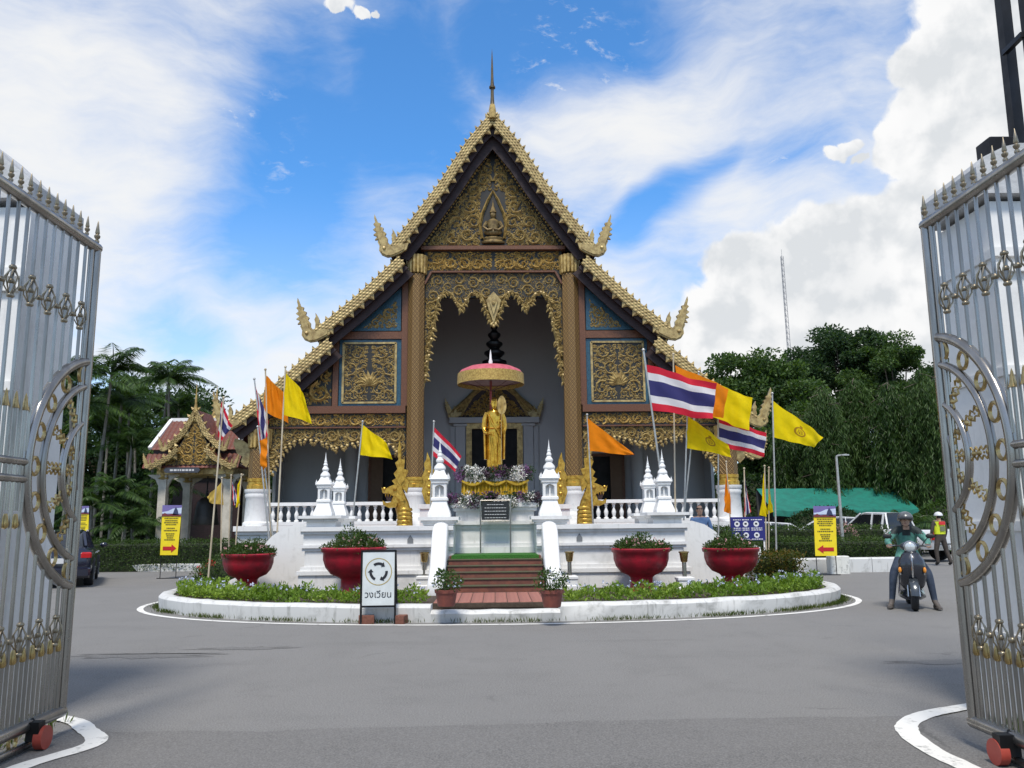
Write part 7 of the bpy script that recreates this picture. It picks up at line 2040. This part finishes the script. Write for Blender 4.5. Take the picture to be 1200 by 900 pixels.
    mb = MB(); mb.box(-.055-sg*.07,.055-sg*.05,yw-.07,yw+.01,.07,.20); mb.tube([(0,yw,.2),(-sg*.08,yw,.09)], .03, 8); obj('roller_housing', mb, M['iron'], t, smooth=False)
    for k in range(6):
        o = obj('gold_ring', rgm, None, t); o.location = (0,-.62-k*.42,ZB-.068); o.scale = (1,.85,.85)
    return t
gate(-1, -3.30, 6.60, 'open stainless steel gate leaf with gold fittings beside the dark sedan', .03)
gate(1, 3.28, 5.86, 'open stainless steel gate leaf with gold fittings beside the scooter rider', -.06)
def pillar(sg, Yp, pts, label, capz):
    # masonry pillar standing across the end of the leaf; pts: inner silhouette (|x|, z) from foot to top
    t = thing('gate_pillar', label, 'pillar', (sg*pts[0][0],Yp,0))
    o_ = pts[0][0]; k = lambda a: sg*(a-o_)
    sh = [p for p in pts if p[1] <= capz]; 
    mb = MB(); mb.prism([(k(x),z) for x,z in sh]+[(k(6.2),capz),(k(6.2),0)], -.75, 0); obj('shaft', mb, M['gatewall'], t, smooth=False)
    cp = [p for p in pts if p[1] > capz]
    mb = MB(); mb.prism([(k(x),z) for x,z in cp]+[(k(6.3),cp[-1][1]),(k(6.3),cp[0][1])], -.83, .005); obj('cap', mb, pm('grey_pillar_cap_%s'%('a' if sg < 0 else 'b'),(.50,.505,.51),.7,vs=3,c2=(.34,.345,.35),bump=.3), t, smooth=False)
    mb = MB()
    for z in (.5,.62,1.45,2.6,3.4,3.52): mb.box(min(k(o_+.02),k(6.2)),max(k(o_+.02),k(6.2)),-.79,.03,z,z+.07)
    obj('string_course', mb, M['gatewall'], t, smooth=False)
YL_, YR_ = 7.15, 6.72
xl_ = lambda px, py: abs(P(px,py,YL_).x)
zl_ = lambda px, py: P(px,py,YL_).z
lp = ((44,880),(50,770),(57,690),(64,600),(71,520),(78,430),(86,340),(92,280))
pillar(-1, YL_, [(xl_(44,880),0)]+[(xl_(*q),zl_(*q)) for q in lp[1:]]+[(xl_(97,275),zl_(97,275)+.012),(xl_(98,256),zl_(98,256)),(xl_(60,226),zl_(60,226)),(xl_(26,194),zl_(26,194)),(xl_(14,189),zl_(14,189)),(xl_(0,195),zl_(0,195))], 'white painted gateway pillar with sloping shoulder behind the gate leaf beside the dark sedan', zl_(92,280)+.001)
xr2 = lambda px, py: abs(P(px,py,YR_).x)
zr2 = lambda px, py: P(px,py,YR_).z
rp = [(1158,880),(1148,780),(1140,700),(1131,610),(1122,520),(1113,430),(1105,350),(1099,275)]
pillar(1, YR_, [(xr2(1152,880),0)]+[(xr2(*q),zr2(*q)) for q in rp[1:]]+[(xr2(1082,272),zr2(1082,272)+.012),(xr2(1079,243),zr2(1079,243)),(xr2(1086,233),zr2(1086,233)),(xr2(1108,222),zr2(1108,222)),(xr2(1125,218),zr2(1125,218))], 'white painted gateway pillar with chamfered cap behind the gate leaf beside the scooter rider', zr2(1098,275)+.001)
# dark steel sign frame rising above the pillar
Yp = 7.5; a = P(1184,150,Yp); b = P(1168,-60,Yp); bb_ = Vector((a.x+ (a.x-b.x)*a.z/(b.z-a.z)*0, Yp, 0))
t = thing('billboard_gantry', 'dark steel frame posts with a diagonal brace rising above the gate pillar', 'frame', (a.x,Yp,0))
mb = MB(); mb.bar((0,0,0),(b.x-a.x,0,b.z),.10,.10); obj('post', mb, M['iron'], t, smooth=False)
c = P(1197,60,Yp-.4)-Vector((a.x,Yp,0)); d = P(1193,-60,Yp-.4)-Vector((a.x,Yp,0))
mb = MB(); mb.bar((c.x+.02,c.y,0),d,.07,.07); obj('post', mb, M['iron'], t, smooth=False)
e = P(1177,62,Yp)-Vector((a.x,Yp,0)); f = P(1199,40,Yp-.4)-Vector((a.x,Yp,0))
mb = MB(); mb.bar(e,f,.05,.05); obj('brace', mb, M['iron'], t, smooth=False)
mb = MB(); mb.cbox(-.30,-.02,-.12,.12,P(1165,190,Yp).z,P(1165,166,Yp).z,.01); obj('lamp_box', mb, M['iron'], t)

# tufts of grass at the foot of the gate leaf
random.seed(77); mb = MB()
for _ in range(900):
    x, y = random.gauss(3.75,.14), random.uniform(5.2,6.3)
    if x < 3.55: continue
    leaf_quad(mb, (x,y,.0), Vector((random.uniform(-.6,.6),random.uniform(-.6,.6),1)), rdir(), random.uniform(.05,.16), .014)
for _ in range(250):
    leaf_quad(mb, (random.gauss(-3.6,.1),random.uniform(5.2,7.0),.0), Vector((random.uniform(-.6,.6),random.uniform(-.6,.6),1)), rdir(), random.uniform(.04,.12), .014)
tag(obj('gate_grass', mb, M['grass'], smooth=False), 'thin grass growing at the foot of the gate pillars', 'grass', kind='stuff')
